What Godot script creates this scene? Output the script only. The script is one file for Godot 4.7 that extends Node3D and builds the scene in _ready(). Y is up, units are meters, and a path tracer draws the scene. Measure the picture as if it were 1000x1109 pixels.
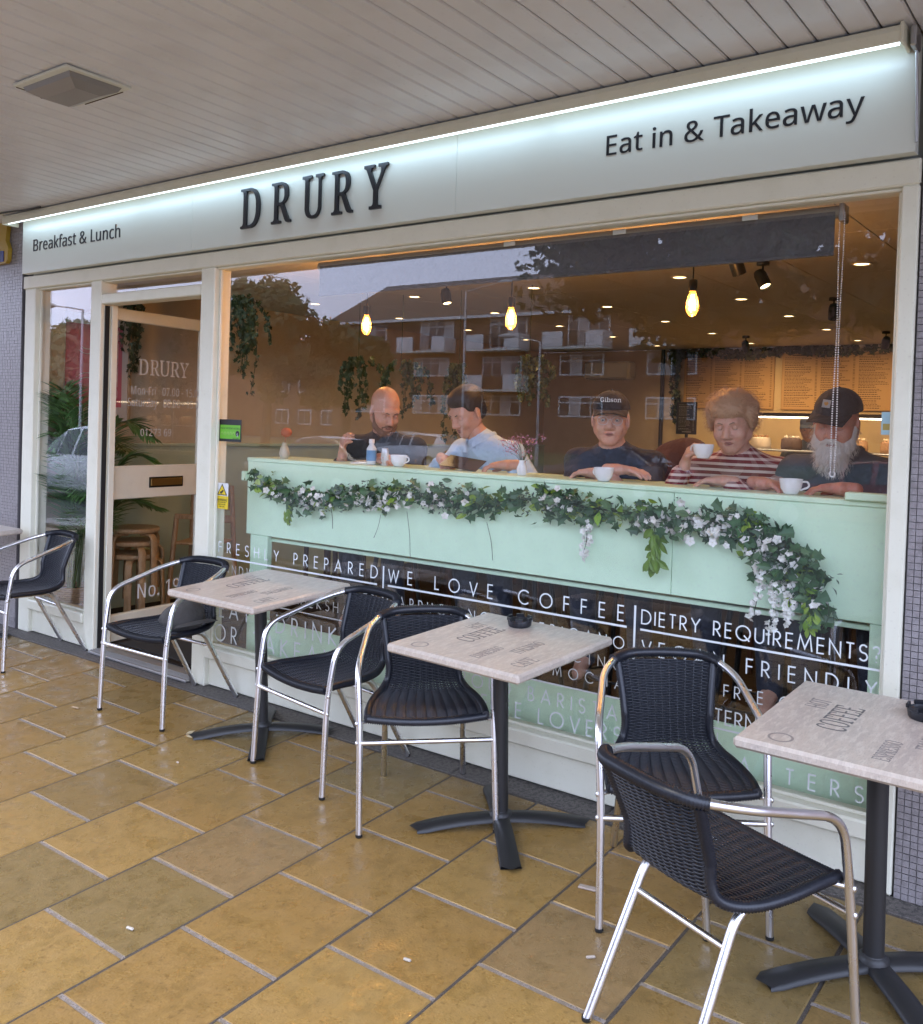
extends Node3D
# A cafe front under a canopy. x runs along the shop front to the right, y up, z out to the street; the shop front is the plane z = 0.

const FS := 0.0568          # the pavement falls away from the shop
const CEIL_Y := 2.861       # canopy soffit at the shop front
const CEIL_S := 0.0172
const EYE := Vector3(0, 1.5355, 3.36)
const GZ := -0.06           # the shop glass

var counts := {}
var rng := RandomNumberGenerator.new()
var MT := {}


class MB:
	var v := PackedVector3Array()
	var n := PackedVector3Array()
	var t := PackedVector2Array()
	var c := PackedColorArray()
	var col := Color(1, 1, 1)
	var colored := false

	func vert(p: Vector3, nn: Vector3, uv := Vector2.ZERO):
		v.append(p)
		n.append(nn)
		t.append(uv)
		if colored:
			c.append(col)

	func tri(a: Vector3, b: Vector3, d: Vector3):
		var nn := (b - a).cross(d - a).normalized()
		vert(a, nn)
		vert(d, nn)
		vert(b, nn)

	func tri_s(a, b, d, na, nb, nd):
		vert(a, na)
		vert(d, nd)
		vert(b, nb)

	func quad(a: Vector3, b: Vector3, d: Vector3, e: Vector3):
		var nn := (d - a).cross(e - b).normalized()
		vert(a, nn, Vector2(0, 0))
		vert(d, nn, Vector2(1, 1))
		vert(b, nn, Vector2(1, 0))
		vert(a, nn, Vector2(0, 0))
		vert(e, nn, Vector2(0, 1))
		vert(d, nn, Vector2(1, 1))

	func quad_o(a: Vector3, b: Vector3, d: Vector3, e: Vector3, out: Vector3):
		if (d - a).cross(e - b).dot(out) >= 0:
			quad(a, b, d, e)
		else:
			quad(a, e, d, b)

	func tri_o(a: Vector3, b: Vector3, d: Vector3, out: Vector3):
		if (b - a).cross(d - a).dot(out) >= 0:
			tri(a, b, d)
		else:
			tri(a, d, b)

	func box(ce: Vector3, sz: Vector3, b := 0.0, bs := Basis()):
		var h := sz / 2.0
		b = minf(b, minf(h.x, minf(h.y, h.z)) * 0.9)
		var pt := func(s: Vector3, a: int) -> Vector3:
			var p := Vector3(s.x * (h.x - b), s.y * (h.y - b), s.z * (h.z - b))
			p[a] = s[a] * h[a]
			return ce + bs * p
		for a in 3:
			var u := (a + 1) % 3
			var w := (a + 2) % 3
			for s in [-1.0, 1.0]:
				var q := []
				for k in [[-1, -1], [1, -1], [1, 1], [-1, 1]]:
					var sg := Vector3.ZERO
					sg[a] = s
					sg[u] = k[0]
					sg[w] = k[1]
					q.append(pt.call(sg, a))
				var o := Vector3.ZERO
				o[a] = s
				quad_o(q[0], q[1], q[2], q[3], bs * o)
		if b <= 0.0:
			return
		for a in 3:
			for e in range(a + 1, 3):
				var w := 3 - a - e
				for sa in [-1.0, 1.0]:
					for se in [-1.0, 1.0]:
						var s1 := Vector3.ZERO
						s1[a] = sa
						s1[e] = se
						var s2 := s1
						s1[w] = -1
						s2[w] = 1
						var o := Vector3.ZERO
						o[a] = sa
						o[e] = se
						quad_o(pt.call(s1, a), pt.call(s1, e), pt.call(s2, e), pt.call(s2, a), bs * o)
		for x in [-1.0, 1.0]:
			for y in [-1.0, 1.0]:
				for z in [-1.0, 1.0]:
					var s := Vector3(x, y, z)
					tri_o(pt.call(s, 0), pt.call(s, 1), pt.call(s, 2), bs * s)

	# box from corner to corner
	func bb(a: Vector3, d: Vector3, b := 0.0):
		box((a + d) / 2.0, (d - a).abs(), b)

	# grid of rows x cols points, smooth
	func grid(rows: int, cols: int, p: PackedVector3Array, wrap := false, uvs := Vector2(1, 1)):
		var nn := PackedVector3Array()
		nn.resize(p.size())
		var cc := cols if wrap else cols - 1
		for r in rows - 1:
			for k in cc:
				var i0 := r * cols + k
				var i1 := r * cols + (k + 1) % cols
				var i2 := i1 + cols
				var i3 := i0 + cols
				var f := (p[i2] - p[i0]).cross(p[i3] - p[i1])
				nn[i0] += f
				nn[i1] += f
				nn[i2] += f
				nn[i3] += f
		for i in nn.size():
			nn[i] = nn[i].normalized()
		for r in rows - 1:
			for k in cc:
				var i0 := r * cols + k
				var i1 := r * cols + (k + 1) % cols
				var i2 := i1 + cols
				var i3 := i0 + cols
				var u0 := Vector2(float(k) / cc, float(r) / (rows - 1)) * uvs
				var u1 := Vector2(float(k + 1) / cc, float(r) / (rows - 1)) * uvs
				var u2 := Vector2(float(k + 1) / cc, float(r + 1) / (rows - 1)) * uvs
				var u3 := Vector2(float(k) / cc, float(r + 1) / (rows - 1)) * uvs
				vert(p[i0], nn[i0], u0)
				vert(p[i2], nn[i2], u2)
				vert(p[i1], nn[i1], u1)
				vert(p[i0], nn[i0], u0)
				vert(p[i3], nn[i3], u3)
				vert(p[i2], nn[i2], u2)

	func fan(ring: PackedVector3Array, out: Vector3):
		var m := Vector3.ZERO
		for q in ring:
			m += q
		m /= ring.size()
		for i in ring.size():
			tri_o(m, ring[i], ring[(i + 1) % ring.size()], out)

	func tube(path: Array, r, sides := 8, caps := true, flat := 1.0):
		var cnt := path.size()
		var p := PackedVector3Array()
		var tg: Vector3 = (path[1] - path[0]).normalized()
		var up := Vector3.UP if absf(tg.y) < 0.9 else Vector3.RIGHT
		var nx := up.cross(tg).normalized()
		var first := PackedVector3Array()
		var last := PackedVector3Array()
		for i in cnt:
			var t2: Vector3
			if i == 0:
				t2 = tg
			elif i == cnt - 1:
				t2 = (path[i] - path[i - 1]).normalized()
			else:
				t2 = ((path[i] - path[i - 1]).normalized() + (path[i + 1] - path[i]).normalized()).normalized()
			nx = (nx - t2 * nx.dot(t2)).normalized()
			var ny := t2.cross(nx)
			var rr: float = r[i] if r is Array or r is PackedFloat32Array else r
			for k in sides:
				var a := TAU * k / sides
				p.append(path[i] + nx * cos(a) * rr + ny * sin(a) * rr * flat)
		for k in sides:
			first.append(p[k])
			last.append(p[(cnt - 1) * sides + k])
		grid(cnt, sides, p, true)
		if caps:
			fan(first, -tg)
			fan(last, (path[cnt - 1] - path[cnt - 2]))

	# profile of (radius, height)
	func lathe(prof: Array, sides := 20, at := Vector3.ZERO, bs := Basis()):
		var p := PackedVector3Array()
		for q in prof:
			for k in sides:
				var a := -TAU * k / sides
				p.append(at + bs * Vector3(cos(a) * q.x, q.y, sin(a) * q.x))
		grid(prof.size(), sides, p, true)

	func ball(at: Vector3, r: Vector3, sides := 12, rings := 8, bs := Basis()):
		var p := PackedVector3Array()
		for i in rings + 1:
			var a := PI * i / rings - PI / 2
			for k in sides:
				var b := -TAU * k / sides
				p.append(at + bs * (Vector3(cos(a) * cos(b), sin(a), cos(a) * sin(b)) * r))
		grid(rings + 1, sides, p, true)

	# polygon in the xy plane of bs, thickness d along its z
	func prism(poly: PackedVector2Array, d: float, at := Vector3.ZERO, bs := Basis()):
		var ids := Geometry2D.triangulate_polygon(poly)
		var zf := bs * Vector3(0, 0, d / 2)
		for i in range(0, ids.size(), 3):
			var a := at + bs * Vector3(poly[ids[i]].x, poly[ids[i]].y, 0)
			var b := at + bs * Vector3(poly[ids[i + 1]].x, poly[ids[i + 1]].y, 0)
			var e := at + bs * Vector3(poly[ids[i + 2]].x, poly[ids[i + 2]].y, 0)
			tri_o(a + zf, b + zf, e + zf, zf)
			if d > 0.0:
				tri_o(a - zf, b - zf, e - zf, -zf)
		if d <= 0.0:
			return
		var ar := 0.0
		for i in poly.size():
			ar += poly[i].cross(poly[(i + 1) % poly.size()])
		var cw := ar < 0.0
		for i in poly.size():
			var a2 := poly[i]
			var b2 := poly[(i + 1) % poly.size()]
			var o := (b2 - a2).orthogonal()
			if cw:
				o = -o
			var a := at + bs * Vector3(a2.x, a2.y, 0)
			var b := at + bs * Vector3(b2.x, b2.y, 0)
			quad_o(a - zf, b - zf, b + zf, a + zf, bs * Vector3(o.x, o.y, 0))

	func mesh() -> ArrayMesh:
		var m := ArrayMesh.new()
		if v.is_empty():
			return m
		var a := []
		a.resize(Mesh.ARRAY_MAX)
		a[Mesh.ARRAY_VERTEX] = v
		a[Mesh.ARRAY_NORMAL] = n
		a[Mesh.ARRAY_TEX_UV] = t
		if colored:
			a[Mesh.ARRAY_COLOR] = c
		m.add_surface_from_arrays(Mesh.PRIMITIVE_TRIANGLES, a)
		return m


# ---------------------------------------------------------------- naming
func numbered(parent: Node, nm: String) -> String:
	var k := str(parent.get_instance_id()) + nm
	counts[k] = counts.get(k, -1) + 1
	return nm if counts[k] == 0 else "%s_%03d" % [nm, counts[k]]


func part(parent: Node, nm: String, m, mat: Material, xf := Transform3D()) -> MeshInstance3D:
	var o := MeshInstance3D.new()
	o.mesh = m.mesh() if m is MB else m
	o.material_override = mat
	o.transform = xf
	o.name = numbered(parent, nm)
	parent.add_child(o, true)
	return o


func tag(o: Node, label := "", cat := "", group := "", kind := ""):
	if label:
		o.set_meta("label", label)
	if cat:
		o.set_meta("category", cat)
	if group:
		o.set_meta("group", group)
	if kind:
		o.set_meta("kind", kind)
	return o


func thing(nm: String, label: String, cat: String, at := Vector3.ZERO, group := "", bs := Basis()) -> Node3D:
	var o := Node3D.new()
	o.name = numbered(self, nm)
	o.transform = Transform3D(bs, at)
	add_child(o, true)
	tag(o, label, cat, group)
	return o


func copy_of(o: Node3D, base_name: String, xf: Transform3D, label: String) -> Node3D:
	var r: Node3D = o.duplicate()
	r.name = numbered(self, base_name)
	add_child(r, true)
	r.transform = xf
	r.set_meta("label", label)
	return r


func structure(nm: String, m, mat: Material, parent: Node = self) -> MeshInstance3D:
	var o := part(parent, nm, m, mat)
	if parent == self:
		o.set_meta("kind", "structure")
	return o


# ---------------------------------------------------------------- materials
func mat(key: String, lin: Color, rough := 0.6, metal := 0.0, spec := 0.5) -> StandardMaterial3D:
	if MT.has(key):
		return MT[key]
	var m := StandardMaterial3D.new()
	m.resource_name = key
	var a := lin.a
	m.albedo_color = lin.linear_to_srgb()
	m.albedo_color.a = a
	m.roughness = rough
	m.metallic = metal
	m.metallic_specular = spec
	MT[key] = m
	return m


func noise_img(sd: int, freq: float, oct := 4, size := 256, cell := false) -> Image:
	var f := FastNoiseLite.new()
	f.seed = sd
	f.frequency = freq * 512.0 / size
	f.fractal_octaves = oct
	f.noise_type = FastNoiseLite.TYPE_CELLULAR if cell else FastNoiseLite.TYPE_SIMPLEX_SMOOTH
	return f.get_seamless_image(size, size)


# colours (linear) blended by noise layers: each layer [image, colour, low, high]
func layered(base: Color, layers: Array, size := 256) -> ImageTexture:
	var im := Image.create(size, size, true, Image.FORMAT_RGB8)
	var data := PackedByteArray()
	data.resize(size * size * 3)
	var bytes := []
	for l in layers:
		var q: Image = l[0]
		q.convert(Image.FORMAT_L8)
		bytes.append(q.get_data())
	# curve of linear -> srgb
	var lut := PackedByteArray()
	lut.resize(1025)
	for i in 1025:
		lut[i] = int(clampf(Color(i / 1024.0, 0, 0).linear_to_srgb().r, 0, 1) * 255.0 + 0.5)
	for i in size * size:
		var r := base.r
		var g := base.g
		var b := base.b
		for k in layers.size():
			var l = layers[k]
			var w: float = clampf((bytes[k][i] / 255.0 - l[2]) / (l[3] - l[2]), 0.0, 1.0) * l[1].a
			r += (l[1].r - r) * w
			g += (l[1].g - g) * w
			b += (l[1].b - b) * w
		data[i * 3] = lut[int(clampf(r, 0, 1) * 1024)]
		data[i * 3 + 1] = lut[int(clampf(g, 0, 1) * 1024)]
		data[i * 3 + 2] = lut[int(clampf(b, 0, 1) * 1024)]
	return ImageTexture.create_from_image(Image.create_from_data(size, size, false, Image.FORMAT_RGB8, data))


func grey_tex(im: Image, lo: float, hi: float) -> ImageTexture:
	im.convert(Image.FORMAT_L8)
	var d := im.get_data()
	for i in d.size():
		d[i] = int(clampf(lo + (hi - lo) * d[i] / 255.0, 0, 1) * 255)
	return ImageTexture.create_from_image(Image.create_from_data(im.get_width(), im.get_height(), false, Image.FORMAT_L8, d))


func tri(m: StandardMaterial3D, per_metre: float, world := true) -> StandardMaterial3D:
	m.uv1_triplanar = true
	m.uv1_world_triplanar = world
	m.uv1_scale = Vector3.ONE * per_metre
	return m


func relief(m: StandardMaterial3D, tex: Texture2D, cm: float):
	m.heightmap_enabled = true
	m.heightmap_texture = tex
	m.heightmap_scale = cm


# ---------------------------------------------------------------- shapes
func floor_y(z: float) -> float:
	return -FS * z


func on_floor(x: float, z: float, deg: float) -> Transform3D:
	var b := Basis(Vector3.RIGHT, atan(FS)) * Basis(Vector3.UP, deg_to_rad(deg))
	return Transform3D(b, Vector3(x, floor_y(z) + 0.001, z))


# a polyline with rounded corners
func bent(pts: Array, rads: Array, seg := 6) -> Array:
	var out := [pts[0]]
	for i in range(1, pts.size() - 1):
		var a: Vector3 = (pts[i - 1] - pts[i])
		var b: Vector3 = (pts[i + 1] - pts[i])
		var rr: float = minf(rads[i - 1], minf(a.length(), b.length()) * 0.49)
		var p0: Vector3 = pts[i] + a.normalized() * rr
		var p2: Vector3 = pts[i] + b.normalized() * rr
		for k in seg + 1:
			var s := float(k) / seg
			out.append(p0.lerp(pts[i], s).lerp((pts[i] as Vector3).lerp(p2, s), s))
	out.append(pts[-1])
	return out


func smooth_path(pts: Array, per := 6) -> Array:
	var c := Curve3D.new()
	for i in pts.size():
		var a: Vector3 = pts[maxi(i - 1, 0)]
		var b: Vector3 = pts[mini(i + 1, pts.size() - 1)]
		var tn := (b - a) / 6.0
		c.add_point(pts[i], -tn, tn)
	var out := []
	for i in pts.size() - 1:
		for k in per:
			out.append(c.sample(i, float(k) / per))
	out.append(pts[-1])
	return out


func text_mesh(s: String, font: String, h: float, depth := 0.002, bold := false) -> TextMesh:
	var t := TextMesh.new()
	var f := SystemFont.new()
	f.font_names = PackedStringArray([font])
	if bold:
		f.font_weight = 700
	t.font = f
	t.text = s
	t.font_size = 64
	t.pixel_size = h / 46.0      # h: height of a capital
	t.depth = depth
	t.curve_step = 1.0
	return t


# how far the baseline lies below a text mesh's own origin (capital height h)
func base_of(t: TextMesh, h: float, descends := false) -> float:
	return t.get_aabb().position.y + (h * 0.33 if descends else 0.0)


# thin even-stroke capitals for the vinyl lettering: strokes on a 1-high grid, arcs as [cx, cy, rx, ry, from, to] in degrees
const STROKES := {
	"A": [0.78, [[0, 0, 0.39, 1, 0.78, 0], [0.13, 0.33, 0.65, 0.33]]], "B": [0.5, [[0.0, 0, 0.0, 1, 0.2, 1], [0, 0.53, 0.22, 0.53], [0, 0, 0.24, 0]], [[0.2, 0.765, 0.2, 0.235, 90, -90], [0.24, 0.265, 0.25, 0.265, 90, -90]]],
	"C": [0.86, [], [[0.5, 0.5, 0.5, 0.5, 45, 315]]], "D": [0.72, [[0.22, 1, 0, 1, 0, 0, 0.22, 0]], [[0.22, 0.5, 0.5, 0.5, 90, -90]]],
	"E": [0.44, [[0.44, 1, 0, 1, 0, 0, 0.44, 0], [0, 0.53, 0.42, 0.53]]], "F": [0.42, [[0.42, 1, 0, 1, 0, 0], [0, 0.52, 0.4, 0.52]]],
	"G": [0.95, [[0.55, 0.46, 0.98, 0.46]], [[0.5, 0.5, 0.5, 0.5, 45, 355]]], "H": [0.62, [[0, 0, 0, 1], [0.62, 0, 0.62, 1], [0, 0.53, 0.62, 0.53]]], "I": [0.0, [[0, 0, 0, 1]]],
	"K": [0.58, [[0, 0, 0, 1], [0.52, 1, 0.02, 0.5, 0.58, 0]]], "L": [0.4, [[0, 1, 0, 0, 0.4, 0]]], "M": [0.92, [[0, 0, 0.14, 1, 0.46, 0.16, 0.78, 1, 0.92, 0]]], "N": [0.68, [[0, 0, 0, 1, 0.68, 0, 0.68, 1]]],
	"O": [1.0, [], [[0.5, 0.5, 0.5, 0.5, 0, 360]]], "P": [0.44, [[0, 0, 0, 1, 0.18, 1], [0, 0.46, 0.18, 0.46]], [[0.18, 0.73, 0.26, 0.27, 90, -90]]], "Q": [1.0, [[0.55, 0.35, 0.95, -0.02]], [[0.5, 0.5, 0.5, 0.5, 0, 360]]],
	"R": [0.5, [[0, 0, 0, 1, 0.18, 1], [0, 0.46, 0.18, 0.46, 0.5, 0]], [[0.18, 0.73, 0.26, 0.27, 90, -90]]], "S": [0.46, [], [[0.23, 0.75, 0.22, 0.25, 30, 270], [0.23, 0.25, 0.24, 0.25, 90, -150]]],
	"T": [0.5, [[0, 1, 0.5, 1], [0.25, 1, 0.25, 0]]], "U": [0.58, [[0, 1, 0, 0.29], [0.58, 1, 0.58, 0.29]], [[0.29, 0.29, 0.29, 0.29, 180, 360]]], "V": [0.7, [[0, 1, 0.35, 0, 0.7, 1]]], "W": [1.08, [[0, 1, 0.28, 0, 0.54, 0.9, 0.8, 0, 1.08, 1]]],
	"Y": [0.64, [[0, 1, 0.32, 0.48, 0.64, 1], [0.32, 0.48, 0.32, 0]]], "&": [0.6, [[0.6, 0, 0.1, 0.75], [0.1, 0.4, 0.6, 0.4]]], "?": [0.4, [[0.22, 0.45, 0.22, 0.24], [0.22, 0.06, 0.22, 0]], [[0.2, 0.77, 0.2, 0.23, 160, -70]]], ".": [0.1, [[0.02, 0.02, 0.08, 0.08]]],
}


func ribbon(m: MB, pts: Array, w: float, z: float):
	var l := []
	var r := []
	for i in pts.size():
		var p: Vector2 = pts[i]
		var d0: Vector2 = (p - pts[i - 1]).normalized() if i > 0 else Vector2.ZERO
		var d1: Vector2 = (pts[i + 1] - p).normalized() if i < pts.size() - 1 else Vector2.ZERO
		if i == 0:
			d0 = d1
		if i == pts.size() - 1:
			d1 = d0
		var tn := (d0 + d1).normalized()
		var nn := Vector2(-tn.y, tn.x)
		var k: float = w / 2 / maxf(0.35, nn.dot(Vector2(-d0.y, d0.x)))
		l.append(p + nn * k)
		r.append(p - nn * k)
	for i in pts.size() - 1:
		m.quad_o(Vector3(r[i].x, r[i].y, z), Vector3(r[i + 1].x, r[i + 1].y, z), Vector3(l[i + 1].x, l[i + 1].y, z), Vector3(l[i].x, l[i].y, z), Vector3(0, 0, 1))


# draws s from x0 to x1 with capitals h high, baseline y0
func vinyl(m: MB, s: String, x0: float, x1: float, y0: float, h: float, z: float, wd := 0.0):
	var w := h * 0.105 if wd <= 0.0 else wd
	var total := 0.0
	var gaps := 0
	for ch in s:
		if STROKES.has(ch):
			total += STROKES[ch][0] * h
		else:
			total += 0.35 * h
		gaps += 1
	var gap := (x1 - x0 - total) / maxf(1, gaps - 1)
	var x := x0
	for ch in s:
		if not STROKES.has(ch):
			x += 0.35 * h + gap
			continue
		var g = STROKES[ch]
		var zz := z
		for st in g[1]:
			var pts := []
			for k in range(0, st.size(), 2):
				pts.append(Vector2(x + st[k] * h, y0 + st[k + 1] * h))
			ribbon(m, pts, w, zz)
			zz += 0.00015
		if g.size() > 2:
			for a in g[2]:
				var pts := []
				for k in 21:
					var an := deg_to_rad(lerpf(a[4], a[5], k / 20.0))
					pts.append(Vector2(x + (a[0] + a[2] * cos(an)) * h, y0 + (a[1] + a[3] * sin(an)) * h))
				ribbon(m, pts, w, zz)
				zz += 0.00015
		x += g[0] * h + gap


# ================================================================ the scene
func _ready():
	rng.seed = 7
	# --- camera: level phone, lens shifted by the crop
	var cam := Camera3D.new()
	cam.name = "camera"
	cam.projection = Camera3D.PROJECTION_FRUSTUM
	cam.near = 0.05
	cam.far = 900.0
	cam.size = 2.0 * 0.05 * 554.5 / 1007.0
	cam.frustum_offset = Vector2(0, -75.5 / 1007.0 * 0.05)
	cam.transform = Transform3D(Basis.from_euler(Vector3(-0.0194, 0.6421, 0.0322), EULER_ORDER_YXZ), EYE)
	add_child(cam)
	# --- overcast sky
	var env := Environment.new()
	env.background_mode = Environment.BG_SKY
	var sky := Sky.new()
	var sm := ProceduralSkyMaterial.new()
	sm.sky_top_color = Color(0.74, 0.80, 0.93)
	sm.sky_horizon_color = Color(0.77, 0.79, 0.90)
	sm.sky_curve = 0.2
	sm.ground_bottom_color = Color(0.25, 0.24, 0.23)
	sm.ground_horizon_color = Color(0.4, 0.4, 0.4)
	sm.sky_energy_multiplier = 1.6
	sky.sky_material = sm
	env.sky = sky
	env.tonemap_mode = Environment.TONE_MAPPER_LINEAR
	env.tonemap_exposure = 2.2
	env.sdfgi_enabled = true
	env.ssao_enabled = true
	env.ssil_enabled = true
	var we := WorldEnvironment.new()
	we.name = "world"
	we.environment = env
	add_child(we)
	var sun := DirectionalLight3D.new()
	sun.name = "sun"
	sun.light_energy = 0.3
	sun.light_angular_distance = 30.0
	sun.light_color = Color(1.0, 0.98, 0.96)
	sun.shadow_enabled = true
	sun.transform = Transform3D(Basis.looking_at(Vector3(0.35, -0.8, -0.45)), Vector3(0, 20, 20))
	add_child(sun)

	for step in [make_materials, build_ground, build_canopy, build_building, build_front, build_door, build_sign, build_room, build_counter, build_street, build_tables_chairs, build_plants, build_back_of_shop, build_people, build_small]:
		step.call()


func make_materials():
	var n1 := noise_img(3, 0.012, 5, 512)
	var n1s := noise_img(3, 0.012, 5)
	var n2 := noise_img(11, 0.09, 3, 512)
	var n3 := noise_img(5, 0.03, 4, 512)
	var n4 := noise_img(9, 0.25, 2, 512)
	var n5 := noise_img(10, 0.33, 2, 512)
	var n6 := noise_img(14, 0.05, 4, 512)
	# pavers: ochre concrete flags, several tones
	var ptex := layered(Color(0.88, 0.88, 0.88), [[n1, Color(0.70, 0.70, 0.67), 0.48, 0.78], [n3, Color(1.0, 1.0, 0.98, 0.7), 0.5, 0.8], [n2, Color(0.55, 0.52, 0.48, 0.45), 0.55, 0.8], [n4, Color(1.0, 0.97, 0.92, 0.75), 0.6, 0.85], [n5, Color(0.6, 0.56, 0.5, 0.5), 0.6, 0.85], [n6, Color(0.45, 0.42, 0.38, 0.6), 0.74, 0.84]], 512)
	var prough := grey_tex(noise_img(21, 0.012, 5), 0.02, 0.72)
	var prel := grey_tex(noise_img(23, 0.2, 3), 0, 1)
	var tones := [Color(0.315, 0.190, 0.060), Color(0.265, 0.168, 0.058), Color(0.345, 0.215, 0.070), Color(0.245, 0.168, 0.065), Color(0.285, 0.187, 0.082), Color(0.37, 0.25, 0.115)]
	for i in tones.size():
		var m := mat("paver%d" % i, tones[i], 1.0, 0, 0.45)
		m.albedo_texture = ptex
		m.roughness_texture = prough
		m.roughness_texture_channel = BaseMaterial3D.TEXTURE_CHANNEL_RED
		relief(m, prel, 0.12)
		tri(m, 1.15 + 0.13 * i)
		m.uv1_offset = Vector3(0.17 * i, 0.31 * i, 0.23 * i)
	var grit := layered(Color(0.045, 0.038, 0.032), [[noise_img(31, 0.3, 2), Color(0.34, 0.29, 0.25), 0.58, 0.8]])
	var g := mat("grit", Color(1, 1, 1), 0.9)
	g.albedo_texture = grit
	tri(g, 4.0)
	var mo := mat("mortar", Color(1, 1, 1), 0.9)
	mo.albedo_texture = layered(Color(0.29, 0.245, 0.215), [[noise_img(33, 0.12, 3), Color(0.12, 0.10, 0.08), 0.48, 0.68], [noise_img(34, 0.02, 3), Color(0.2, 0.16, 0.12, 0.8), 0.45, 0.6]])
	tri(mo, 2.2)
	var cs := mat("concrete_strip", Color(1, 1, 1), 0.75)
	cs.albedo_texture = layered(Color(0.12, 0.105, 0.095), [[noise_img(35, 0.05, 5), Color(0.055, 0.05, 0.045), 0.45, 0.7], [noise_img(36, 0.3, 2), Color(0.3, 0.28, 0.25), 0.7, 0.9]])
	tri(cs, 1.7)
	var road := mat("asphalt", Color(1, 1, 1), 0.8)
	road.albedo_texture = layered(Color(0.05, 0.05, 0.052), [[noise_img(37, 0.3, 2), Color(0.09, 0.09, 0.09), 0.5, 0.9]])
	tri(road, 0.6)
	# painted timber of the shop front
	var fr := mat("cream_paint", Color(1, 1, 1), 0.42)
	fr.albedo_texture = layered(Color(0.745, 0.73, 0.595), [[n1s.duplicate(), Color(0.715, 0.70, 0.565), 0.5, 0.8], [noise_img(41, 0.2, 3), Color(0.5, 0.47, 0.37, 0.4), 0.76, 0.92]])
	tri(fr, 0.9)
	mat("white_paint", Color(0.72, 0.74, 0.68), 0.4)
	mat("sign_panel", Color(0.66, 0.685, 0.615), 0.32)
	var sw := mat("soffit", Color(1, 1, 1), 0.3)
	sw.albedo_texture = layered(Color(0.745, 0.755, 0.80), [[noise_img(43, 0.01, 4), Color(0.70, 0.705, 0.745), 0.45, 0.75], [noise_img(44, 0.2, 2), Color(0.45, 0.42, 0.40, 0.35), 0.82, 0.95]])
	tri(sw, 0.5)
	mat("soffit_board", Color(0.32, 0.27, 0.21), 0.9)
	var mint := mat("mint_paint", Color(1, 1, 1), 0.35)
	mint.albedo_texture = layered(Color(0.63, 0.845, 0.62), [[noise_img(45, 0.02, 4), Color(0.61, 0.825, 0.60), 0.4, 0.7], [noise_img(46, 0.14, 3), Color(0.55, 0.70, 0.55, 0.5), 0.74, 0.86]])
	tri(mint, 0.7)
	var gl := mat("glass", Color(1, 1, 1, 0.0), 0.0, 0.0, 0.5)
	gl.transparency = BaseMaterial3D.TRANSPARENCY_ALPHA
	mat("vinyl", Color(0.72, 0.76, 0.76), 0.5)
	var vf := mat("vinyl_frosted", Color(0.70, 0.70, 0.68, 0.7), 0.6)
	vf.transparency = BaseMaterial3D.TRANSPARENCY_ALPHA
	mat("black_paint", Color(0.012, 0.013, 0.017), 0.35)
	# tiles
	var tl := mat("mosaic_tile", Color(1, 1, 1), 0.3)
	tl.albedo_texture = layered(Color(0.275, 0.25, 0.25), [[noise_img(47, 0.02, 3), Color(0.22, 0.20, 0.20), 0.4, 0.7], [noise_img(48, 0.4, 2), Color(0.4, 0.38, 0.4), 0.62, 0.85]])
	tri(tl, 2.5)
	mat("grout", Color(0.09, 0.085, 0.09), 0.9)
	var br := mat("brick_wall", Color(1, 1, 1), 0.85)
	br.albedo_texture = layered(Color(0.23, 0.12, 0.075), [[noise_img(49, 0.1, 3), Color(0.17, 0.085, 0.055), 0.4, 0.7]])
	tri(br, 0.4)
	# metals
	var al := mat("aluminium", Color(0.80, 0.80, 0.82), 0.22, 1.0)
	al.roughness_texture = grey_tex(noise_img(51, 0.006, 3), 0.22, 0.36)
	al.roughness = 1.0
	tri(al, 3.0, false)
	mat("steel_dull", Color(0.5, 0.5, 0.5), 0.4, 1.0)
	var bk := mat("black_steel", Color(0.018, 0.018, 0.019), 0.45)
	relief(bk, prel, 0.05)
	tri(bk, 4.0, false)
	mat("rubber", Color(0.012, 0.012, 0.012), 0.8)
	# wicker
	var wk := mat("wicker", Color(1, 1, 1), 0.36)
	wk.albedo_texture = layered(Color(0.0125, 0.0145, 0.021), [[noise_img(53, 0.06, 3), Color(0.02, 0.023, 0.031), 0.45, 0.75]])
	tri(wk, 3.0, false)
	# interior
	var wl := mat("wall_beige", Color(1, 1, 1), 0.8)
	wl.albedo_texture = layered(Color(0.56, 0.455, 0.31), [[n1s.duplicate(), Color(0.52, 0.42, 0.285), 0.4, 0.75]])
	tri(wl, 0.4)
	var ws := mat("wall_sage", Color(1, 1, 1), 0.7)
	ws.albedo_texture = layered(Color(0.44, 0.52, 0.37), [[n1s.duplicate(), Color(0.41, 0.48, 0.345), 0.4, 0.75]])
	tri(ws, 0.4)
	var wd := noise_img(57, 0.02, 4)
	var fw := mat("floor_wood", Color(1, 1, 1), 0.85, 0.0, 0.25)
	fw.albedo_texture = layered(Color(0.020, 0.013, 0.009), [[wd, Color(0.012, 0.008, 0.006), 0.4, 0.7]])
	tri(fw, 0.8)
	fw.uv1_scale = Vector3(0.3, 0.8, 2.4)
	mat("ceiling_paint", Color(0.56, 0.52, 0.46), 0.75)
	var bw := mat("birch", Color(1, 1, 1), 0.45)
	bw.albedo_texture = layered(Color(0.46, 0.30, 0.15), [[noise_img(59, 0.02, 4), Color(0.36, 0.22, 0.10), 0.4, 0.7]])
	tri(bw, 1.5, false)
	bw.uv1_scale = Vector3(4, 1, 4)
	var dw := mat("dark_wood", Color(1, 1, 1), 0.5)
	dw.albedo_texture = layered(Color(0.06, 0.031, 0.017), [[noise_img(60, 0.02, 4), Color(0.035, 0.018, 0.01), 0.4, 0.7]])
	tri(dw, 1.5)
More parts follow.
